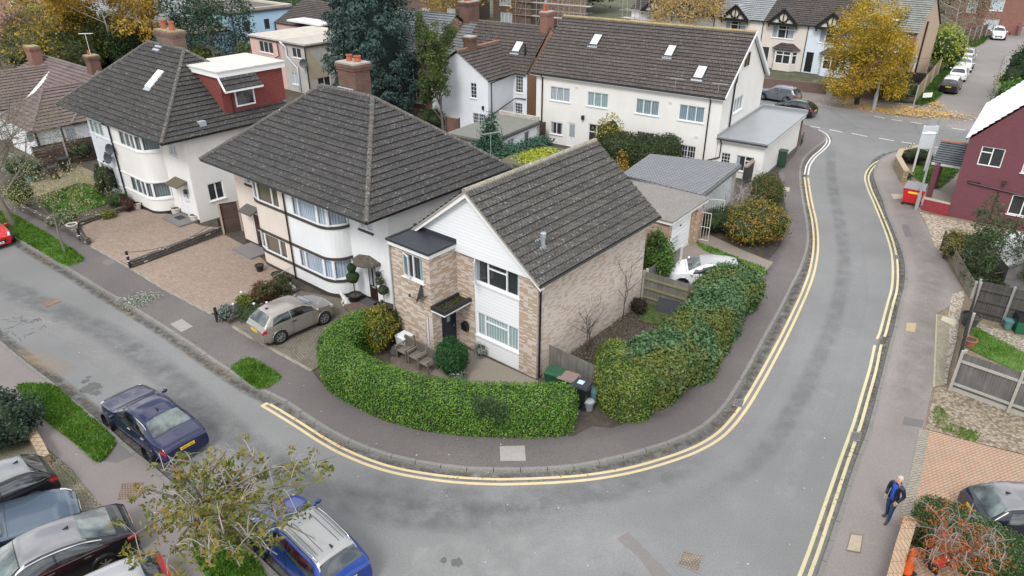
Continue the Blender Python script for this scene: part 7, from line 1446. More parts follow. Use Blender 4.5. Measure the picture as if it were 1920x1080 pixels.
bare_tree('bare grey street tree on the verge at the left edge',G(26,424,.1),6.2,(-.02,.0),91,plain('greenish_bark',(.17,.155,.12),.9,var=.3),leafmat('sparse_olive',[(.16,.15,.08),(.22,.20,.10)],.2,1,.2),5,.8,.19,(11,8,6),.24);bare_tree('small leaning verge tree with thin yellowish crown',G(123,474,.1),3.1,(-.12,.05),92,plain('mossy_bark',(.15,.13,.105),.9),leafmat('thin_yellow_leaves',[(.16,.18,.05),(.32,.32,.10),(.4,.38,.25)],.3,1,.3),11,.8,.07,(6,5,4),.5)
PB=leafmat('pale_flowering',[(.07,.10,.04),(.20,.24,.12),(.5,.5,.42)],.4,1,.2)
for i,(lb,px,r_,h_,mt,n_)in enumerate((('whitish leaved shrub by the bungalow fence',(50,338),1.5,1.8,PB,1700),('dark glossy bush at the lawn corner by the bungalow path',(46,385),.95,1.7,leafmat('dark_glossy',[(.012,.035,.012),(.03,.07,.02),(.12,.17,.04)],.4,1,.1),1500),('dark shrub against the brown fence at left',(158,300),1.2,1.6,leafmat('dark_laurel',[(.010,.022,.010),(.02,.04,.018),(.035,.06,.025)],.4,2,.1),1100),('red leaved shrub by the white pot at left bay',(244,394),.5,.8,leafmat('dark_red',[(.06,.012,.02),(.14,.03,.045)],.3,2,.1),700),('green border shrub below the left house bay',(222,388),.8,1.0,leafmat('border_green',[(.03,.06,.02),(.08,.13,.04),(.15,.2,.09)],.4,2,.2),900),('yellow flowering plants at the brick drive edge',(205,408),.55,.4,leafmat('yellow_green_bed',[(.05,.09,.02),(.35,.32,.03)],.3,2,.2),600),('wiry climber on the left house wall',(208,372),1.0,2.4,BARE,260),('low hedge plants along the left garden wall',(120,422),1.2,.7,PB,700),('lavender blue bush beside the dark post by the drive',(424,597),.42,.6,leafmat('blue_grey_leaf',[(.07,.10,.09),(.14,.18,.17),(.22,.26,.25)],.3,2,.1),900),('yellow green clump in the drive border',(462,572),.5,.5,leafmat('acid_green',[(.10,.12,.02),(.22,.24,.04)],.3,2,.2),600),('red flowered shrub in the drive border',(498,566),.75,1.0,leafmat('red_dotted',[(.02,.035,.015),(.05,.07,.025),(.05,.07,.025),(.30,.03,.03)],.1,2,.1),1500),('brown leaved border shrub next to white semi downpipe',(530,548),.7,.9,leafmat('brown_border',[(.04,.035,.02),(.09,.07,.035),(.07,.10,.03)],.4,2,.1),1100),('low ground cover in the drive border',(470,590),.8,.3,leafmat('groundcover',[(.02,.04,.012),(.05,.08,.02)],.3,2,.1),700),('dark round bush at the lower left edge beside black hatchback',(18,826),1.35,1.7,leafmat('ceanothus',[(.010,.025,.014),(.025,.05,.03),(.06,.09,.06)],.4,1,.1),4200),('yellow brown spiky bush behind the picket fence',(1800,488),1.25,1.5,leafmat('bronze_spikes',[(.10,.10,.025),(.20,.17,.04),(.32,.26,.08)],.4,1.5,.2),3000),('brown dried shrub behind the picket fence',(1815,510),.8,1.0,leafmat('dried_brown',[(.16,.12,.08),(.26,.20,.15)],.3,2,.1),900),('dark corner shrubs behind the sandstone wall',(1718,305),1.4,1.1,HB,900),('small corner plant by the bin',(1700,335),.4,.5,PB,200))):
 shrub(lb,G(*px,.1),r_,h_,mt,DK,.09 if r_<1.3 else .11,n_,100+i,6)
tree('open leafy evergreen tree in front of the grey shed',G(1850,545,.1),3.3,.07,1.35,leafmat('holly_green',[(.02,.045,.016),(.05,.085,.03),(.10,.14,.06)],.4,1.5,.2),.11,95,121,2,(12,5),.8,.5,.42,first=.12);shrub('dark green bush under the open evergreen by the shed',G(1848,540,.1),1.2,1.1,HB,DK,.1,1500,122,5)
rng=np.random.default_rng(8);c=[G(*q,.12)for q in((240,565),(255,572),(268,562),(282,558),(262,556))];P=np.concatenate([np.array(q)+rng.normal(size=(190,3))*np.array([.28,.2,.03])for q in c]);P[:,2]=.13+rng.random(len(P))*.1;gc=quads('ground_cover',P,None,.09,leafmat('silver_cover',[(.16,.18,.14),(.32,.35,.29),(.5,.5,.44)],.4,2,.1),seed=3,kind='stuff')
DEB=leafmat('garden_debris',[(.05,.04,.03),(.12,.09,.06),(.20,.17,.13),(.06,.08,.03)],.3,2,.1);q=[G(x,y,.1)for x,y in((1060,690),(1090,668),(1120,650),(1150,625),(1180,603),(1140,655),(1110,672))];P=np.concatenate([np.array(c)+rng.normal(size=(420,3))*np.array([.55,.45,0])for c in q]);P[:,2]=.12+rng.random(len(P))*.12;quads('garden_debris',P,None,.11,DEB,seed=5,kind='stuff',aspect=.3)
for i,(px,h_)in enumerate(((1168,600),2.6),)if False else enumerate((((1165,602),2.6),((1100,660),1.8),((1108,652),1.5))):
 t_=thing('bare_shrub',('tallest bare climbing stem on the brick side wall','left one of two thin bare saplings by the side wall','right one of two thin bare saplings by the side wall')[i],'shrub',G(*px,.1));m=MB();branch_tree(m,(0,0,0),h_,.03,.6,2,70+i,(6,4),.8,.4,.3,4);m.build('twigs',BARKD,t_,uv=False)
shrub('dark heap of pulled plants at the rear corner of brick side wall',G(1196,587,.1),.5,.7,leafmat('near_black_leaf',[(.02,.012,.012),(.045,.03,.025)],.3,2,.1),DK,.09,900,123,4)
# ---- foreground cherry and the red maple, grown limb by limb
def limb_tree(o,fork,base,ends,seed,bark,twig,leafm,leaf,nl,hang,sub=7,rad=.09,trunk_r=.14,sp=.55):
 rng=random.Random(seed);m=MB();tw=MB();m.tube([base,base.lerp(fork,.5)+Vector((.03,.02,0)),fork],[trunk_r,trunk_r*.85,trunk_r*.75],8);LP=[]
 for e in ends:
  mid=fork.lerp(e,.45)+Vector((rng.uniform(-.2,.2),rng.uniform(-.2,.2),.35));P=catmull([fork,mid,e],5);m.tube(P,[rad*.6*(1-.85*i/(len(P)-1))+.006 for i in range(len(P))],5)
  for k in range(sub):
   f=rng.uniform(.3,1);b=P[min(len(P)-1,int(f*(len(P)-1)))];d_=Vector((rng.uniform(-1,1),rng.uniform(-1,1),rng.uniform(-.2,.8))).normalized()*rng.uniform(.5,1.0)*sp*1.5;t1=b+d_*.6+Vector((0,0,.12));t2=b+d_-Vector((0,0,rng.uniform(0,.25)));tw.tube(catmull([b,t1,t2],3),[.012,.011,.010,.009,.008,.006,.004],4)
   for q in range(3):
    s_=b.lerp(t2,rng.uniform(.35,1));d2=Vector((rng.uniform(-1,1),rng.uniform(-1,1),rng.uniform(-.5,.5)))*sp*.6;e2=s_+d2;tw.tube([s_,s_+d2*.5+Vector((0,0,.05)),e2],[.006,.005,.003],3)
    if rng.random()<hang:
     for _ in range(nl):LP.append(tuple(e2+Vector((rng.gauss(0,.085),rng.gauss(0,.085),rng.gauss(-.05,.07)))))
 m.build('trunk',bark,o,smooth=True,uv=False);tw.build('twigs',twig,o,uv=False);quads('leaves',LP,None,leaf,leafm,o,.45,.5,1.2,seed)
cherry=thing('cherry_tree','half bare cherry tree with drooping olive and orange leaves in the foreground','tree',G(452,1014,.1));b0=cherry.location
ends=[G(x,y,z)-b0 for x,y,z in((240,1010,3.3),(265,915,3.2),(300,880,3.5),(355,862,3.6),(425,845,3.8),(480,850,3.9),(545,862,3.9),(630,855,3.7),(585,905,3.6),(570,965,3.7),(590,1010,3.4),(520,1040,3.8),(450,1062,3.6),(395,1060,3.8),(310,1050,3.4),(350,960,3.9),(470,940,4.1),(420,1000,4.0))]
limb_tree(cherry,G(392,965,1.9)-b0,Vector((0,0,0)),ends,5,BARK,plain('silver_twig',(.29,.27,.25),.9),leafmat('cherry_leaves',[(.06,.11,.02),(.13,.17,.03),(.22,.22,.045),(.26,.22,.05),(.40,.17,.04)],.35,1.6,.4),.17,12,.75,8)
mp_=thing('red_maple','small sparse tree with orange red leaves over the clipped yew hedge','tree',G(1800,1115,.1));b0=mp_.location
ends=[G(x,y,z)-b0 for x,y,z in((1705,985,2.3),(1740,945,2.2),(1790,925,2.3),(1820,965,2.5),(1870,985,2.4),(1905,1010,2.4),(1760,1020,2.4),(1735,1050,2.3),(1850,1040,2.6),(1800,1000,2.6),(1890,1060,2.3),(1720,1075,2.2),(1830,1075,2.5))]
limb_tree(mp_,G(1785,1050,1.4)-b0,Vector((0,0,0)),ends,6,BARK,plain('brown_silver_twig',(.24,.22,.20),.9),leafmat('red_orange',[(.14,.12,.03),(.34,.13,.03),(.52,.12,.03),(.58,.10,.04)],.35,1.6,.35),.085,12,.72,6,.035,.07,.4)
YEW=leafmat('clipped_yew',[(.018,.05,.012),(.035,.08,.02),(.075,.12,.035),(.14,.16,.07)],.4,1.5,.1)
hedge('hedge','flat topped clipped hedge below the salmon block drive at lower right',[(1712,1000),(1790,1040),(1870,1085),(1960,1130)],1.25,1.5,YEW,DK,.06,900,9,lump=.03)
# ------------------------------------------------------------------ fences, gates, bins, furniture, people
FW=wood('grey_fence_boards',(.10,.09,.08),(.24,.225,.205),.1);FB=wood('dark_brown_lap',(.055,.035,.028),(.11,.075,.06),.14,'v');FD=wood('blackened_boards',(.04,.038,.036),(.11,.105,.10),.1);FG=wood('silver_grey_boards',(.075,.072,.07),(.19,.185,.18),.1);CPOST=plain('concrete_post',(.36,.345,.31),.9,var=.2);FT=wood('tan_fence_boards',(.22,.15,.09),(.36,.27,.18),.1);OLIVE=plain('algae_rail',(.20,.19,.10),.9,var=.3)
def fence(name,label,a,b,h,mat,posts=2,postm=None,post_h=.1,boards=True,rails=0,railm=None,lap=False,gap=0.0,cat='fence',z=.1,side=1,gravelb=False):
 o=thing(name,label,cat,(a.x,a.y,z));d_=Vector((b.x-a.x,b.y-a.y,0));L=d_.length;d_.normalize();n=Vector((-d_.y,d_.x,0))*side;rng=random.Random(int(a.x*91+b.y*17));m=MB();P=lambda s_,k,zz:d_*s_+n*k+Vector((0,0,zz))
 def B(s0,s1,k0,k1,z0,z1,mb):mb.hexa([P(s0,k0,z0),P(s1,k0,z0),P(s1,k1,z0),P(s0,k1,z0),P(s0,k0,z1),P(s1,k0,z1),P(s1,k1,z1),P(s0,k1,z1)])
 zb=.18 if gravelb else .03
 if lap:
  k=0
  while zb+k*.11<h-.02:B(.0,L,(k%2)*.012,.015+(k%2)*.012,zb+k*.11,min(h,zb+k*.11+.13),m);k+=1
  B(0,L,-.02,.045,h-.03,h,m)
 else:
  k=int(L/(.1+gap));w=L/k
  for i in range(k):B(i*w+.003,(i+1)*w-.003-gap,(i%2)*.006,.018+(i%2)*.006,zb,h+rng.uniform(-.012,.012),m)
 m.build('boards',mat,o)
 if gravelb:g=MB();B(0,L,-.01,.03,0,.17,g);g.build('gravel_board',postm or CPOST,o)
 for i in range(posts):g=MB();s_=L*i/max(1,posts-1);B(s_-.05,s_+.05,-.10,.0,0,h+post_h,g);g.build('post',postm or CPOST,o)
 for i in range(rails):g=MB();zz=h*(.2+.6*i/max(1,rails-1));B(0,L,-.075,-.002,zz-.04,zz+.05,g);g.build('rail',railm or mat,o)
 return o
def at(px,z=.1):return G(*px,z)
fence('board_fence','low grey close boarded fence behind the three wheelie bins',at((1019,643),1.25),at((1124,692),1.25),1.2,FW,2,FW,.05)
fence('board_fence','grey boarded garden fence with mossy rails facing the side garden',at((1209,509),1.75),at((1318,540),1.75),1.65,FW,2,CPOST,.08,rails=3,railm=OLIVE,side=1)
fence('board_fence','grey boarded fence running back to the garage behind the laurel',at((1212,507),1.75),at((1277,464),1.75),1.65,FW,2,plain('pale_post',(.5,.48,.44),.9))
fence('panel_fence','dark brown panel beside the left house, next to the cream semi',at((420,438)),at((455,432)),1.85,FB,2,plain('buff_post',(.40,.34,.27),.9),lap=True)
fence('lap_fence','brown lapped fence with concrete posts in front of the bungalow',at((72,320)),at((187,297)),1.75,FB,3,CPOST,.1,lap=True)
fence('low_gate','low brown timber gate between the white semi and the brick house',at((722,612)),at((748,620)),1.3,FB,1,FB,lap=True,cat='gate')
a_,b_=at((1816,592)),at((2010,640));fence('board_fence','blackened boarded fence at the back of the right hand lawn',a_,b_,1.85,FD,4,wood('grey_posts',(.2,.2,.19),(.32,.31,.3)),rails=3,railm=FD,side=1)
c_=at((1781,731));fence('panel_fence','silver grey panel fence with concrete posts below the right hand lawn',c_,at((2010,815)),1.75,FG,3,CPOST,.12,rails=2,railm=CPOST,side=1,gravelb=True);fence('board_fence','fence seen nearly end on between pavement and right hand lawn',at((1783,729)),at((1815,594)),1.75,FD,3,CPOST,.1,side=1)
fence('picket_fence','weathered picket fence leaning along the right hand pavement',at((1774,480)),at((1818,560)),.95,wood('weathered_pickets',(.20,.17,.13),(.36,.32,.26)),3,None,.02,gap=.05,rails=2,side=-1);fence('picket_gate','short dark picket gate at the start of picket fence',at((1765,470)),at((1770,484)),1.1,FD,2,FD,gap=.04,cat='gate')
fence('board_fence','tan boarded fence running beside the side road verge',at((1712,197)),at((1757,140)),1.8,FT,4,CPOST,.1);fence('panel_fence','dark brown fence with concrete posts at the side road bend',at((1800,84)),at((1846,70)),1.9,FB,5,CPOST,.1);fence('panel_fence','dark narrow fence between the outbuilding and long white house',at((1003,262)),at((1022,272)),1.8,FB,2,FB)
fence('board_fence','brown fence below the slim green tree and cottage gable',at((838,262)),at((863,266)),1.9,wood('red_brown_fence',(.12,.06,.04),(.2,.11,.08)),2,FB)
m=MB();p=at((1838,545));m.obox((0,0,1.2),.12,.12,2.4,.3);tag(m.build('timber_post',wood('old_post',(.25,.24,.21),(.4,.38,.34)),loc=tuple(p)),'tall grey timber post rising from corner of the blackened fence','post')
def gate_(label,a,b,h):
 o=thing('iron_gate',label,'gate',(a.x,a.y,.1));d_=Vector((b.x-a.x,b.y-a.y,0));m=MB();k=max(4,int(d_.length/.13))
 for i in range(k+1):m.tube([d_*i/k,d_*i/k+Vector((0,0,h))],.012 if 0<i<k else .022,4)
 for z in(.08,h*.5,h):m.tube([Vector((0,0,z)),d_+Vector((0,0,z))],.02,4)
 m.build('bars',plain('rusty_white_iron',(.62,.57,.53),.6,var=.15),o)
gate_('white iron gate leaf nearest the garage pillar',at((1307,450)),at((1327,454)),1.75);gate_('white iron gate leaf standing open toward the ivy bank',at((1318,424)),at((1352,427)),1.75)
p=at((1298,453));m=MB();m.obox((0,0,1.1),.5,.35,2.2,R(-38));tag(m.build('brick_pier',BRG,loc=tuple(p)),'brick pier between the garage door and white iron gates','pier')
def bin_(label,px,body,lid,z=1.07,face=R(-120),sticker=None,num=None,tz=1.03,scale=1.0,group=None):
 p=G(*px,tz);o=thing('wheelie_bin',label,'bin',(p.x,p.y,.1),face,group);m=MB();s_=scale;w0,w1,d0,d1=.22*s_,.28*s_,.25*s_,.34*s_;H_=.98*s_
 m.hexa([(-w0,-d0,.04),(w0,-d0,.04),(w0,d0,.04),(-w0,d0,.04),(-w1,-d1,H_),(w1,-d1,H_),(w1,d1,H_),(-w1,d1,H_)]);m.box(-w1-.02,w1+.02,-d1-.02,d1+.02,H_-.07,H_);m.build('body',body,o)
 l=MB();l.hexa([(-w1-.03,-d1-.04,H_+.003),(w1+.03,-d1-.04,H_+.003),(w1+.03,d1+.03,H_+.003),(-w1-.03,d1+.03,H_+.003),(-w1+.02,-d1+.03,H_+.08),(w1-.02,-d1+.03,H_+.08),(w1-.02,d1+.02,H_+.10),(-w1+.02,d1+.02,H_+.10)]);l.tube([(-w1,d1+.06,H_+.04),(w1,d1+.06,H_+.04)],.02,5);lo=l.build('lid',lid,o)
 for k in(-1,1):w=MB();w.lathe([(.1,-.03),(.1,.03),(0,.03)],(k*(w0+.03),d0,.1),12,axis='X');w.lathe([(.0,-.03),(.1,-.03)],(k*(w0+.03),d0,.1),12,axis='X');w.build('wheel',TYRE,o)
 if sticker:t=MB();t.box(-.12,.12,-.14,.1,H_+.092,H_+.108)if sticker=='top' else t.hexa([(-.13,-d1+.015,.62),(.13,-d1+.015,.62),(.13,-d1+.04,.62),(-.13,-d1+.04,.62),(-.14,-d1-.012,.84),(.14,-d1-.012,.84),(.14,-d1+.02,.84),(-.14,-d1+.02,.84)]);t.build('sticker',plain('blue_white_sticker',(.45,.62,.75),.5),o)
 if num:to_mesh(text(o,num,(0,-d1+.01,.55),.36,WTRIM,(R(94),0,0),'number'))
 return o
GB,BB,KB=plain('green_bin',(.012,.075,.035),.5),plain('brown_bin',(.11,.075,.065),.55),plain('black_bin',(.014,.015,.018),.45)
bin_('green lidded wheelie bin nearest the brick house corner',(1041,699),GB,GB,sticker='front');bin_('brown lidded wheelie bin between the green and black ones',(1066,709),KB,plain('faded_brown_lid',(.20,.145,.13),.6));bin_('black wheelie bin with blue sticker beside the yellow green hedge',(1090,723),KB,plain('black_lid',(.03,.032,.04),.4),sticker='top')
bin_('black wheelie bin with white number 4 by the lapped fence',(117,299),KB,KB,face=R(-50),num='4');bin_('small dark brown bin with number 4 under the pale shrub',(97,315),plain('dark_brown_bin',(.05,.03,.025),.6),KB,face=R(-55),num='4',scale=.85,tz=.9);bin_('green wheelie bin beside the black side gate',(1714,161),GB,GB,face=R(-70))
def tub(name,label,px,r,h,mat,z=.1,cat='pot',lid=None,soil_=True,rim=.02,group=None):
 p=at(px,z);o=thing(name,label,cat,(p.x,p.y,z),0,group);m=MB();m.lathe([(r*.72,0),(r*.95,h*.85),(r+rim,h*.86),(r+rim,h),(r*.88,h),(r*.84,h*.86)],(0,0,0),16);m.face([(r*.72*math.cos(a),r*.72*math.sin(a),0)for a in[-2*math.pi*i/16 for i in range(16)]]);m.build('vessel',mat,o,smooth=40)
 l=MB();l.lathe([(r*(.9 if lid else .86),h*(1.02 if lid else .88)),(0,h*(1.1 if lid else .88))],(0,0,0),16);l.build('lid' if lid else 'compost',lid or SOIL,o,smooth=40);return o
TEAL=plain('teal_plastic',(.10,.22,.24),.5);STN=plain('stone_pot',(.58,.55,.50),.9,var=.2);TERR=plain('terracotta',(.34,.13,.08),.8)
tub('food_caddy','small teal caddy squeezed between black bin and yellow hedge',(1112,752),.2,.55,TEAL,cat='caddy',lid=TEAL);tub('lidded_tub','grey lidded tub in front of the black wheelie bin',(1104,768),.2,.4,plain('grey_tub',(.20,.22,.24),.5),cat='tub',lid=plain('pale_grey_lid',(.38,.40,.42),.5))
for lb,px in(('white stone planter on the doorstep right of white panel door',(366,414)),('white stone planter left of the white panel door',(331,401)),('white stone planter below the left downpipe',(258,391)),('white stone planter on the wall corner by the black post',(138,432))):tub('stone_planter',lb,px,.3,.42,STN,group='white stone planters of the left house')
tub('black_pot','black pot at the brick drive edge nearest cream bay',(488,508),.22,.36,BLACK);tub('black_pot','black pot below the cream bay, right of the first',(520,524),.26,.36,BLACK);tub('teal_bucket','teal bucket beside the bungalow path',(58,342),.3,.45,TEAL,cat='bucket');tub('terracotta_pot','terracotta pot on the right hand lawn by the fence',(1815,648),.28,.35,TERR);tub('large_planter','dark round planter with dead stems behind the right fence',(1816,608),.42,.5,plain('dark_planter',(.06,.065,.07),.6));tub('food_caddy','teal caddy on the shingle beside the green garden box',(1888,616),.22,.45,TEAL,cat='caddy',lid=TEAL)
o=thing('storage_box','green box with black lid on the right hand shingle','box',at((1912,622)),R(-15));m=MB();m.hexa([(-.26,-.22,0),(.26,-.22,0),(.26,.22,0),(-.26,.22,0),(-.32,-.28,.62),(.32,-.28,.62),(.32,.28,.62),(-.32,.28,.62)]);m.build('body',plain('green_box',(.01,.12,.055),.5),o);m=MB();m.box(-.34,.34,-.3,.3,.62,.85);m.build('lid',KB,o)
o=thing('trade_bin','red four wheeled trade bin with grey lid beside the lane lamp post','bin',at((1708,383)),R(-35));m=MB();m.hexa([(-.5,-.38,.22),(.5,-.38,.22),(.5,.38,.22),(-.5,.38,.22),(-.62,-.5,1.15),(.62,-.5,1.15),(.62,.5,1.15),(-.62,.5,1.15)]);m.build('body',plain('red_plastic',(.55,.02,.02),.4),o)
m=MB();m.hexa([(-.66,-.54,1.153),(.66,-.54,1.153),(.66,.54,1.153),(-.66,.54,1.153),(-.6,-.4,1.26),(.6,-.4,1.26),(.6,.5,1.36),(-.6,.5,1.36)]);m.build('lid',plain('grey_lid',(.19,.19,.20),.5),o);m=MB();m.box(-.3,.3,-.49,-.455,.85,.98);m.build('label_panel',plain('yellow_label',(.75,.55,.04),.5),o)
for x in(-.45,.45):
 for y in(-.33,.33):w=MB();w.lathe([(0,-.03),(.1,-.03),(.1,.03),(0,.03)],(x,y,.1),12,axis='Y');w.tube([(x,y,.1),(x,y,.24)],.03,5);w.build('wheel',TYRE,o)
o=thing('street_cabinet','dark green utility cabinet against the white extension wall','cabinet',at((1464,312)),R(-25));m=MB();m.box(-.3,.3,-.2,.2,0,1.2);m.hexa([(-.34,-.24,1.2),(.34,-.24,1.2),(.34,.24,1.2),(-.34,.24,1.2),(-.3,-.2,1.28),(.3,-.2,1.28),(.3,.2,1.28),(-.3,.2,1.28)]);m.build('case',plain('dark_green_cabinet',(.014,.04,.025),.5),o);m=MB();m.box(-.26,-.01,-.215,-.203,.08,1.12);m.box(.01,.26,-.215,-.203,.08,1.12);m.build('door',plain('green_cabinet_door',(.018,.05,.03),.5),o)
WD=wood('silvered_teak',(.11,.095,.08),(.22,.195,.165),.07)
def chair(label,px,rz):
 p=at(px);o=thing('garden_chair',label,'chair',p,rz,'wooden garden chairs');w,dpt=.6,.55;m=MB()
 for i in range(6):m.box(-w/2,w/2,-dpt/2+i*.093,-dpt/2+i*.093+.08,.40,.43)
 m.build('seat',WD,o);m=MB()
 for i in range(7):m.box(-w/2+.04+i*.076,-w/2+.04+i*.076+.05,dpt/2-.02,dpt/2+.02,.45,.86)
 m.box(-w/2,w/2,dpt/2-.03,dpt/2+.03,.86,.93);m.build('backrest',WD,o)
 for sx in(-1,1):
  for sy in(-1,1):m=MB();m.obox((sx*(w/2-.02),sy*(dpt/2-.02),.31 if sy<0 else .45),.055,.055,.62 if sy<0 else .9);m.build('leg',WD,o)
  m=MB();m.box(sx*(w/2-.02)-.035,sx*(w/2-.02)+.035,-dpt/2-.04,dpt/2,.62,.65);m.build('armrest',WD,o)
chair('wooden garden chair nearest the white box',(762,671),ROW_A);chair('middle one of three wooden garden chairs in a row',(784,682),ROW_A);chair('wooden garden chair nearest the clipped ball shrub',(803,694),ROW_A)
o=thing('plastic_box','white plastic storage box against the brick wall by garden chairs','box',at((760,655)),ROW_A);m=MB();m.hexa([(-.24,-.24,0),(.24,-.24,0),(.24,.24,0),(-.24,.24,0),(-.28,-.28,.72),(.28,-.28,.72),(.28,.28,.72),(-.28,.28,.72)]);m.build('body',plain('off_white_plastic',(.62,.64,.62),.5),o);m=MB();m.hexa([(-.3,-.3,.72),(.3,-.3,.72),(.3,.3,.72),(-.3,.3,.72),(-.22,-.22,.80),(.22,-.22,.80),(.22,.22,.80),(-.22,.22,.80)]);m.build('lid',plain('off_white_lid',(.68,.70,.68),.5),o)
m=MB();m.grid(blob((0,0,.2),(.34,.3,.24),4,9,14,.3),closed=True);tag(m.build('rubbish_sack',plain('dull_grey_sack',(.085,.08,.08),.6,var=.3),loc=tuple(at((746,664))),smooth=True),'crumpled grey sack beside the first wooden garden chair','sack')
m=MB();m.hexa([(-.6,0,0),(.6,0,0),(.6,.08,0),(-.6,.08,0),(-.6,.3,.62),(.6,.3,.62),(.6,.38,.6),(-.6,.38,.6)]);tag(m.build('leaning_board',plain('charcoal_board',(.03,.033,.038),.7),loc=tuple(at((1252,590))),rz=heading(at((1209,568)),at((1318,595)))),'charcoal board leaning on the mossy railed fence','board')
for px,lb in(((1018,708),'left one of two canes leaning by brick corner'),((1030,706),'right one of two canes leaning by brick corner')):m=MB();e=G(px[0]+14,px[1]-72,.9)-at(px);m.tube([(0,0,0),tuple(e)],.012,4);tag(m.build('bamboo_cane',plain('cane',(.36,.28,.17),.8),loc=tuple(at(px))),lb,'cane')
tp_=tub('topiary_pot','black pot with two ball topiary left of the dark semi door',(667,566),.34,.42,BLACK);m=MB();m.tube([(0,0,.35),(0,0,1.6)],.025,5);m.build('stem',BARKD,tp_)
BOX=leafmat('box_balls',[(.012,.03,.012),(.03,.06,.022),(.06,.10,.035)],.3,2,.1)
for z,r in((1.35,.3),(1.85,.22)):
 m=MB();m.grid(blob((0,0,z),(r,r,r),3,8,12,.1),closed=True);pt,nr=surf_samples(m.v,m.f,700,5);quads('foliage',pt,None,.06,BOX,tp_,seed=int(z*10));m.build('inner_growth',DK,tp_,smooth=True,uv=False)
ol=tub('topiary_pot','small pot with grey ball standard right of the dark semi door',(722,582),.2,.3,BLACK);m=MB();m.tube([(0,0,.25),(0,0,.95)],.02,5);m.build('stem',BARK,ol);m=MB();m.grid(blob((0,0,1.1),(.24,.24,.22),3,8,12,.1),closed=True);pt,nr=surf_samples(m.v,m.f,600,6);quads('foliage',pt,None,.06,leafmat('olive_ball',[(.05,.06,.05),(.12,.14,.11)],.3,2,.1),ol,seed=7);m.build('inner_growth',DK,ol,smooth=True,uv=False)
o=thing('hanging_basket','dark hanging basket with pale flowers right of the dark semi door','basket',RW(-9.1,-.02,1.55),ROW_A);m=MB();m.tube([(0,0,.55),(0,-.28,.55),(0,-.28,.3)],.012,4);m.build('bracket',BLACK,o);m=MB();m.grid(blob((0,-.28,.12),(.2,.2,.2),5,8,12,.2),closed=True);pt,nr=surf_samples(m.v,m.f,500,8);quads('foliage',pt,None,.06,leafmat('basket_mix',[(.02,.03,.02),(.04,.05,.03),(.5,.5,.48)],.1,2,.1),o,seed=9);m.build('inner_growth',DK,o,smooth=True,uv=False)
o=thing('wall_lantern','black wall lantern beside the dark semi door','lantern',RW(-9.3,-.02,1.85),ROW_A);m=MB();m.lathe([(.03,-.12),(.09,-.1),(.12,.1),(.14,.12),(.03,.22),(0,.24)],(0,-.16,0),6);m.bar((0,0,.1),(0,-.16,.16),.03,.03);m.build('lamp_body',BLACK,o);o2=thing('wall_lantern','black wall lantern beside the white panel door','lantern',RW(-26.5,-.32,1.95),ROW_A);m2=MB();m2 .v,m2 .f,m2 .mi=m.v,m.f,m.mi;m2 .build('lamp_body',BLACK,o2)
def creature(name,label,px,s_,mat,rz,parts,z=.1,cat='statue'):
 me=bpy.data.meshes.new(name);V=[p[0]for p in parts];E=[(p[2],i)for i,p in enumerate(parts)if p[2]is not None];me.from_pydata([tuple(Vector(v)*s_)for v in V],E,[]);o=bpy.data.objects.new(name,me);col.objects.link(o);o.modifiers.new('s','SKIN');sk=me.skin_vertices[0].data
 for i,p in enumerate(parts):sk[i].radius=(p[1]*s_,p[1]*s_);sk[i].use_root=i==0
 sub=o.modifiers.new('u','SUBSURF');sub.levels=sub.render_levels=2;q=at(px,z)if len(px)==2 else px;bpy.context.view_layer.update();n=to_mesh(o);n.location=q;n.rotation_euler=(0,0,rz);n.data.materials.clear();n.data.materials.append(mat);n.data.polygons.foreach_set('use_smooth',[True]*len(n.data.polygons));return tag(n,label,cat)
WSTAT=plain('white_glazed_statue',(.66,.66,.64),.5)
SIT=[((0,0,.22),.13,None),((.1,0,.38),.12,0),((.18,0,.52),.08,1),((.24,0,.62),.085,2),((.36,0,.58),.045,3),((.22,.05,.74),.025,3),((.22,-.05,.74),.025,3),((.22,.07,.2),.045,1),((.24,.07,.03),.04,7),((.22,-.07,.2),.045,1),((.24,-.07,.03),.04,9),((.02,.12,.08),.07,0),((.18,.13,.03),.035,11),((.02,-.12,.08),.07,0),((.18,-.13,.03),.035,13),((-.2,0,.1),.03,0)]
creature('dog_statue','white sitting dog statue by the semi bay',(651,572),.95,WSTAT,R(165),SIT);creature('cat_statue','white cat statue at the foot of the semi downpipe',(552,545),.75,WSTAT,R(-120),SIT)
RUB=brick('rubble_stone',(.10,.085,.07),(.17,.15,.13),(.045,.04,.035),.12,.28,.14,.03,.6)
wall_run('rubble_wall','low dark rubble wall between the two brick drives',[at((249,501)),at((415,436))],.38,.25,RUB);wall_run('rubble_wall','low rubble wall between the front lawn and brick drive',[at((132,428)),at((240,393))],.3,.22,RUB);wall_run('rubble_wall','low rubble wall along pavement in front of the left lawn',[at((38,392)),at((100,421)),at((168,458))],.35,.25,RUB);wall_run('rubble_wall','dark rubble edging below the drive border',[at((428,604)),at((560,545))],.16,.16,RUB)
m=MB();m.prism([tuple(at(q)[:2])for q in((10,812),(58,836),(85,862),(78,872),(45,850),(5,830))],.08,.42);
wall_run('rubble_wall','low grey stone wall edging the lower left black hatchback bay',[at((50,800)),at((80,850)),at((90,872))],.4,.3,STB)
BP=plain('black_post',(.014,.013,.013),.6)
def post(label,px,h,bands=0,z=.1):
 p=at(px,z);o=thing('post',label,'post',p);m=MB();m.obox((0,0,h/2),.1,.1,h);m.build('shaft',BP,o)
 for i in range(bands):b=MB();b.obox((0,0,h*(.45+.3*i)),.108,.108,.05);b.build('band',WTRIM,o)
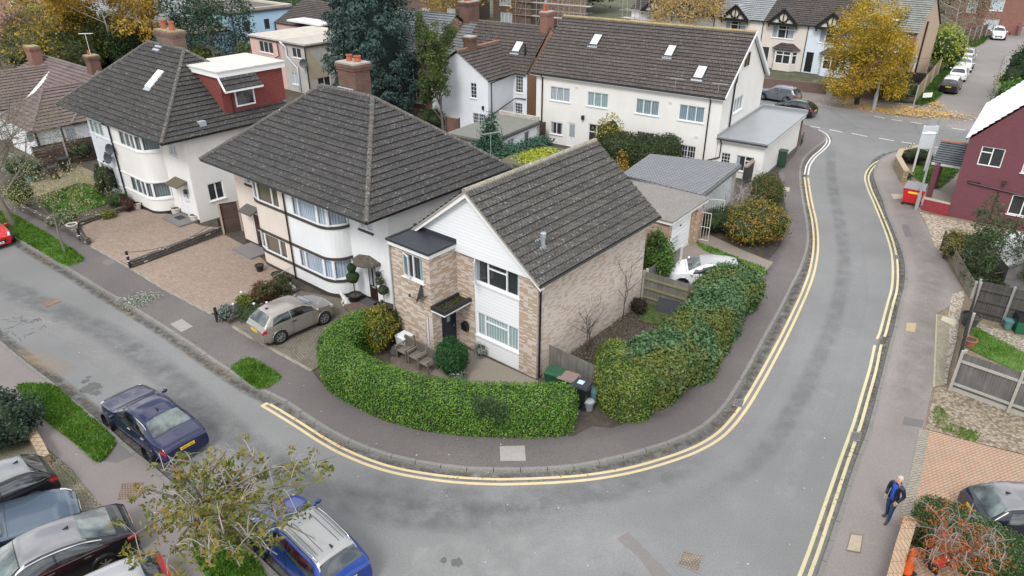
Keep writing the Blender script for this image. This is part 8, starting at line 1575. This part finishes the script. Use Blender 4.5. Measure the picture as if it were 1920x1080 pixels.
post('black wooden post with white bands at the end of rubble wall',(245,503),1.0,2);post('black wooden post by the white planter and front lawn',(152,452),.8,1);post('dark wooden post at the pavement end of the drive border',(408,603),.75);post('black post at the house end of chain',(414,434),.8)
ch_=MB();a,b=at((245,503),0),at((414,434),0);a.z,b.z=.95,.8;ch_.tube([a.lerp(b,i/12)-Vector((0,0,.5*(1-(2*i/12-1)**2)))for i in range(13)],.014,4);tag(ch_.build('chain',BP),'dark chain sagging along the rubble wall between posts','chain')
rp=MB();a,b=at((408,603),0),at((560,520),0);a.z,b.z=.75,.75;rp.tube([a.lerp(b,i/8)for i in range(9)],.018,5);tag(rp.build('rail',plain('pale_rail',(.42,.39,.35),.8)),'pale wooden rail above the planted border between drives','rail')
for i,px in enumerate(((455,562),(479,584),(503,582),(440,585))):gb=MB();gb.lathe([(0,-.07),(.05,-.05),(.07,0),(.05,.05),(0,.07)],(0,0,.42),10);gb.tube([(0,0,0),(0,0,.38)],.008,4);o=gb.build('solar_light',plain('white_globe',(.7,.7,.7),.3),loc=tuple(at(px)),smooth=True);tag(o,('rear left','lower middle','right hand','nearest to the pavement')[i]+' white globe light in the drive border','garden light','globe lights in the drive border')
LG=plain('galvanised_lamp',(.40,.42,.43),.45,.4)
def lamp(label,px,h,lean,r,arm):
 p=at(px);o=thing('lamp_post',label,'lamp post',p);m=MB();m.tube([(0,0,0),(0,0,h*.2)],r*1.6,10);m.tube([(0,0,h*.2),(lean,0,h)],[r,r*.6],8);m.build('column',LG,o,smooth=50);m=MB();m.bar((lean,0,h),(lean+arm[0],arm[1],h+.06),.06,.06);m.build('arm',LG,o);m=MB();c=(lean+arm[0]*.9,arm[1]*.9,h+.06);m.grid(blob(c,(abs(arm[0])*.6+.12,abs(arm[1])*.6+.12,.09),1,6,10,0),closed=True);m.build('lamp_head',plain('pale_lamp_head',(.62,.63,.63),.4),o,smooth=True)
lamp('tall grey street lamp in front of the golden street tree',(1637,206),8.1,.0,.11,(-.15,-.5));lamp('shorter grey lamp post behind the red trade bin',(1717,393),4.9,.0,.075,(-.6,-.1));lamp('thin pale pole with small lamp behind the semi roof',(941,322),2.8,0,.03,(-.3,0));lamp('slim lamp column by the brick terrace at top right',(1847,62),6,0,.08,(.3,.1));lamp('slim grey lamp column among the evergreen bushes at right edge',(1893,178),6.5,0,.09,(.4,.1))
o=thing('post_sign','large blank white sign panel on two posts on the corner lawn','sign',at((1711,322)),heading(at((1711,322)),at((1733,322))));L_=(at((1733,322))-at((1711,322))).length
for x in(0,L_):m=MB();m.box(x-.05,x+.05,-.05,.05,0,3.4);m.build('post',WTRIM,o)
m=MB();m.box(-.12,L_+.12,-.09,-.055,1.75,3.4);m.build('panel',plain('white_sign_panel',(.66,.71,.75),.5),o)
o=thing('direction_sign','small grey sign seen from behind at the junction corner','sign',at((1742,292)),R(-25));m=MB();m.tube([(0,0,0),(0,0,2.9)],.04,6);m.build('post',LG,o);m=MB();m.box(-.55,.55,.03,.05,2.1,2.85);m.build('plate',plain('grey_sign_back',(.36,.37,.36),.5),o)
for lb,px,rz,wm in(('white street name plate on black legs on the side road verge',(1735,192),R(15),WTRIM),('street name plate seen edge on by the white extension',(1502,272),R(62),plain('sign_back',(.10,.08,.07),.6))):
 o=thing('street_name_sign',lb,'sign',at(px),rz);m=MB()
 for x in(-.42,.42):m.box(x-.035,x+.035,-.03,.03,0,.95)
 m.build('leg',BP,o);m=MB();m.box(-.55,.55,-.05,-.03,.5,.95);m.build('plate',wm,o)
SW=brick('sandy_brick',(.40,.24,.14),(.46,.29,.18),(.32,.24,.18),0);wall_run('garden_wall','sandy brick wall with rough coping along the pavement at lower right',[at((1694,1010)),at((1678,1062)),at((1655,1150))],.75,.28,SW,brick('sandy_coping',(.42,.29,.19),(.48,.35,.24),(.2,.14,.1),0,.12,.4),.1)
fence('timber_board','short orange brown timber screen at the end of the sandy wall',at((1695,1012)),at((1718,1024)),.95,wood('orange_brown_boards',(.22,.11,.06),(.32,.18,.10),.3,'v'),1,FT,0,lap=True,cat='screen')
def cone(label,px,mats,lying=False):
 p=at(px);o=thing('traffic_cone',label,'traffic cone',p,R(20));b=MB();b.box(-.21,.21,-.21,.21,0,.04);M_=Matrix.Translation((0,0,.2))@Matrix.Rotation(R(82),4,'Y')if lying else Matrix.Identity(4);bo=b.build('base',BP,o);objs=[bo];z=[.04,.3,.5,.72,.95]
 for i in range(4):c=MB();r=lambda q:.17-.135*(q-.04)/.91;c.lathe([(r(z[i]),z[i]),(r(z[i+1]),z[i+1])],(0,0,0),16);objs.append(c.build('cone_band',mats[i],o,smooth=True))
 for x in objs:x.data.transform(M_)
ORA=plain('orange_cone',(.70,.11,.02),.5);RC=plain('red_cone',(.55,.03,.02),.5);WC=plain('grubby_white_band',(.68,.68,.70),.4)
cone('upright orange traffic cone behind the sandy wall',(1698,1072),[ORA]*4);cone('fallen red and white traffic cone against the clipped hedge',(1742,1070),[RC,RC,WC,WC],True)
o=thing('garden_shed','grey weatherboard shed with pale roof beside the open evergreen','shed',at((1873,555)),R(-14));m=MB();w,d_=2.2,2.8;GB_=wood('grey_weatherboard',(.09,.09,.09),(.19,.19,.19),.15,'v');wall(m,(0,0),(w,0),0,1.7);wall(m,(w,0),(w,d_),0,1.7);wall(m,(w,d_),(0,d_),0,1.7);wall(m,(0,d_),(0,0),0,1.7);m.face([(0,0,1.7),(w,0,1.7),(w/2,0,2.35)]);m.build('wall',GB_,o);m=MB();slope(m,[(w+.12,-.12,1.64),(w+.12,d_,1.64),(w/2,d_,2.4),(w/2,-.12,2.4)],roll=0,course=.7);slope(m,[(-.12,d_,1.64),(-.12,-.12,1.64),(w/2,-.12,2.4),(w/2,d_,2.4)],roll=0,course=.7);m.build('roof',plain('pale_mineral_felt',(.55,.57,.58),.6),o);m=MB();m.bar((-.12,-.14,1.66),(w/2,-.14,2.4),.04,.1);m.bar((w+.12,-.14,1.66),(w/2,-.14,2.4),.04,.1);m.build('bargeboard',GB_,o)
MS0=G(938,303,2.1);ms=box_house('mossy_shed','low shed with bright yellow moss on its flat roof, behind corner house',(MS0 .x,MS0 .y,0),heading(MS0,G(1004,273,2.1)),0,4.6,-3.2,0,2.0,0,FD,plain('mossy_felt',(.10,.10,.06),.9),flat=True,ov=.12,fas=plain('green_edge',(.10,.12,.09),.8),cat='shed');rng=np.random.default_rng(5);q=np.c_[rng.normal(2.4,1.0,1800),rng.normal(-1.5,.75,1800),np.full(1800,2.19)];q=q[(abs(q[:,0]-2.3)<2.2)&(abs(q[:,1]+1.6)<1.55)];quads('moss',q,np.tile([0,0,1.],(len(q),1)),.16,leafmat('yellow_moss',[(.22,.26,.02),(.38,.42,.03),(.30,.30,.06)],.4,1.5,.1),ms,seed=5,kind='stuff')
def aerial(label,base,h,rz,white=False):
 o=thing('tv_aerial',label,'aerial',base,rz);m=MB();m.tube([(0,0,0),(0,0,h)],.02,4);m.tube([(-.5,0,h-.05),(.6,0,h-.05)],.018,4)
 for i in range(9):m.tube([(-.4+i*.11,-.2,h-.05),(-.4+i*.11,.2,h-.05)],.01,3)
 m.build('mast',WTRIM if white else GREY,o)
aerial('white aerial above the nearer bungalow chimney',RW(-50.6,5.2,6.5),1.7,R(10),True);aerial('grey aerial behind the semi hip',RW(-9.6,8.2,5.6),1.2,R(30));aerial('aerial on the lean-to roof by the sky blue house',RW(-79,29,3.4),2.2,R(0),True);aerial('aerial at the end eaves of the long white house',LW(15.2,.2,5.2),1.3,R(-30));aerial('aerial on the long white house eaves above the third window',LW(12.1,.1,5.3),1.2,R(-30))
# ------------------------------------------------------------------ people and dog
SKIN=plain('skin',(.52,.30,.22),.55,var=.06);HAIRW=plain('white_hair',(.44,.43,.42),.85,var=.2,scale=40);JK=plain('navy_quilted_jacket',(.010,.014,.026),.5);BS=plain('royal_blue_shirt',(.012,.07,.40),.7);JN=plain('dark_jeans',(.018,.040,.095),.8);SH_=plain('brown_shoes',(.06,.045,.03),.6)
def human(label,loc,rz,mats,hands,gaze=0.0,stride=.12,coat=False):
 """one skinned body; +X is forward. mats: skin, jacket, shirt, trousers, shoes"""
 J=[((0,0,.95),.135,None),((.0,0,1.12),.135,0),((.0,0,1.30),.155,1),((.0,0,1.43),.10,2),((.0,0,1.50),.058,3),((.02,0,1.57),.07,4),((.02-gaze*.03,0,1.66),.095,5),((.01-gaze*.07,0,1.735),.07,6)]
 for sd in(1,-1):
  b=len(J);hx,hy,hz=hands[0 if sd>0 else 1]
  J+=[((0,sd*.10,.90),.10,0),((.02+sd*stride*.5,sd*.11,.50),.068,b),((-.02+sd*stride,sd*.12,.10),.050,b+1),((.04+sd*stride,sd*.125,.045),.045,b+2),((.16+sd*stride,sd*.145,.04),.040,b+3)]
  a=len(J);J+=[((0,sd*.19,1.41),.075,3),((-.05,sd*.27,1.14),.058,a),((hx*.75-.01,sd*(hy*.75+.06),hz+.12),.045,a+1),((hx,sd*hy,hz),.034,a+2)]
 o=creature('person',label,loc,1.0,mats[0],rz,J,cat='person');me=o.data;me.materials.clear()
 for m_ in mats:me.materials.append(m_)
 hp=[Vector((h_[0],s_*h_[1],h_[2]))for h_,s_ in zip(hands,(1,-1))];idx=[]
 for p in me.polygons:
  c=p.center;k=0 if c.z>1.5 or any((c-q).length<.10 for q in hp)else(1 if c.z>.88 else(3 if c.z>.085 else 4))
  if k==1 and not coat and c.x>.06 and abs(c.y)<.075 and c.z>.9 and p.normal.x>.3:k=2
  idx.append(k)
 me.polygons.foreach_set('material_index',idx);hd=Vector((.02-gaze*.03,0,1.66));M_=Matrix.Translation(hd)@Matrix.Rotation(-gaze*.6,4,'Y')
 f=MB();f.hexa([M_@Vector(v)for v in((.085,-.014,-.03),(.115,-.016,-.03),(.115,.016,-.03),(.085,.014,-.03),(.085,-.008,.02),(.095,-.008,.02),(.095,.008,.02),(.085,.008,.02))]);f.build('nose',mats[0],o,uv=False)
 for nm,zz,mt,ys in(('eye',.022,BLACK,(.035,-.035)),('ear',.0,mats[0],(.088,-.088)),('mouth',-.062,plain('lips',(.35,.13,.11),.6),(0,))):
  for y in ys:e=MB();e.grid(blob(M_@Vector((.078 if nm!='ear' else .0,y,zz)),(.014,.013 if nm!='mouth' else .028,.010 if nm!='ear' else .03),1,5,8,0),closed=True);e.build(nm,mt,o,smooth=True,uv=False)
 for q,sd in zip(hp,(1,-1)):
  for i in range(5):
   g=MB();b=q+Vector((-.018+.012*i,0,-.02))if i<4 else q+Vector((.035,-sd*.01,.0));l_=(.06,.07,.065,.05,.045)[i];d_=Vector((.15,-sd*.25,-1)).normalized()if i<4 else Vector((.8,-sd*.3,-.5)).normalized();g.tube([b,b+d_*l_*.55,b+d_*l_+Vector((0,-sd*.012,.006))],[.009,.0085,.006],5);g.build('finger' if i<4 else 'thumb',mats[0],o,smooth=True,uv=False)
 return o,M_
p=at((1662,974));man,M_=human('white haired man in dark quilted jacket and jeans on the pavement, looking up',(p.x,p.y,.1),0,[SKIN,JK,BS,JN,SH_],[(.12,.20,.84),(.10,.21,.84)],gaze=.55)
man.location=(p.x,p.y,.1);man.rotation_euler=(0,0,R(205))
m=MB();rows=blob((-.012,0,.016),(.100,.093,.10),3,9,14,.06);m.grid([[M_@(q if not(q.x>.045 and q.z<.075)else Vector((q.x*.6,q.y*.9,q.z)))for q in r_]for r_ in rows],closed=True);m.build('hair',HAIRW,man,smooth=True,uv=False)
jk=MB()
for sd in(1,-1):jk.grid([[(.13*k+.02,sd*(.085+.07*(1-k)),z)for k in(1,.85,.5,0)]for z in(.84,1.0,1.2,1.38)])
jk.grid([[(math.cos(a)*.09-.005,math.sin(a)*.10,z)for a in[R(40+280*i/12)for i in range(13)]]for z in(1.42,1.53)]);jk.build('jacket_front',JK,man,smooth=True,uv=False)
p=at((1905,66));wm,M2=human('woman in purple coat walking a small dog on the side road',(p.x,p.y,.1),0,[SKIN,plain('purple_coat',(.22,.02,.16),.7),BS,plain('grey_trousers',(.06,.06,.07),.8),BLACK],[(.30,.22,1.0),(.05,.24,.84)],stride=.2,coat=True);wm.rotation_euler=(0,0,R(160));m=MB();m.grid([[M2@q for q in r_]for r_ in blob((-.02,0,.02),(.11,.105,.12),3,8,12,.05)],closed=True);m.build('hair',plain('dark_hair',(.03,.02,.016),.7),wm,smooth=True,uv=False);wm.location=(p.x,p.y,.01)
STD=[((0,0,.34),.11,None),((.22,0,.36),.12,0),((.34,0,.48),.07,1),((.42,0,.56),.075,2),((.54,0,.53),.04,3),((-.22,0,.36),.10,0),((-.36,0,.46),.02,5),((.24,.07,.18),.035,1),((.24,.07,.02),.03,7),((.24,-.07,.18),.035,1),((.24,-.07,.02),.03,9),((-.20,.07,.22),.05,5),((-.26,.07,.02),.03,11),((-.20,-.07,.22),.05,5),((-.26,-.07,.02),.03,13),((.40,.05,.66),.02,3),((.40,-.05,.66),.02,3)]
creature('dog','small black dog on a lead beside the woman in purple',at((1894,66),0),.9,plain('black_fur',(.02,.018,.018),.9),R(20),STD,z=0,cat='dog')
a,b=at((1905,66))+Vector((-.35,.1,.9)),at((1894,66))+Vector((.3,.1,.4));m=MB();m.tube([a,a.lerp(b,.5)-Vector((0,0,.15)),b],.012,4);tag(m.build('dog_lead',BLACK),'dark lead between the woman in purple and black dog','lead')
from collections import Counter
KINDG=dict(parked_car='parked cars',wheelie_bin='wheelie bins',lamp_post='lamp posts',tv_aerial='television aerials',inspection_cover='covers let into the pavements',manhole_cover='manhole covers in the road',drain_grate='gully grates along the kerbs',rubble_wall='low rubble walls of the brick drives',garden_wall='brick garden walls',traffic_cone='traffic cones',iron_gate='white iron gate leaves',topiary_pot='potted ball standards',food_caddy='teal food caddies',black_pot='black pots by the cream bay',wall_lantern='black wall lanterns',street_name_sign='street name signs',satellite_dish='satellite dishes',bamboo_cane='canes by the brick corner',hedge='clipped hedges',conifer_hedge='conifer hedging',tree_clump='wooded garden edges',bare_shrub='bare twiggy shrubs',post='black drive posts',scaffold='scaffolds',house='distant houses',board_fence='boarded fences',panel_fence='panel fences')
for o in list(bpy.data.objects):
 k=o.name.split('.')[0]
 if o.parent is None and 'category' in o and 'group' not in o and k in KINDG:o['group']=KINDG[k]
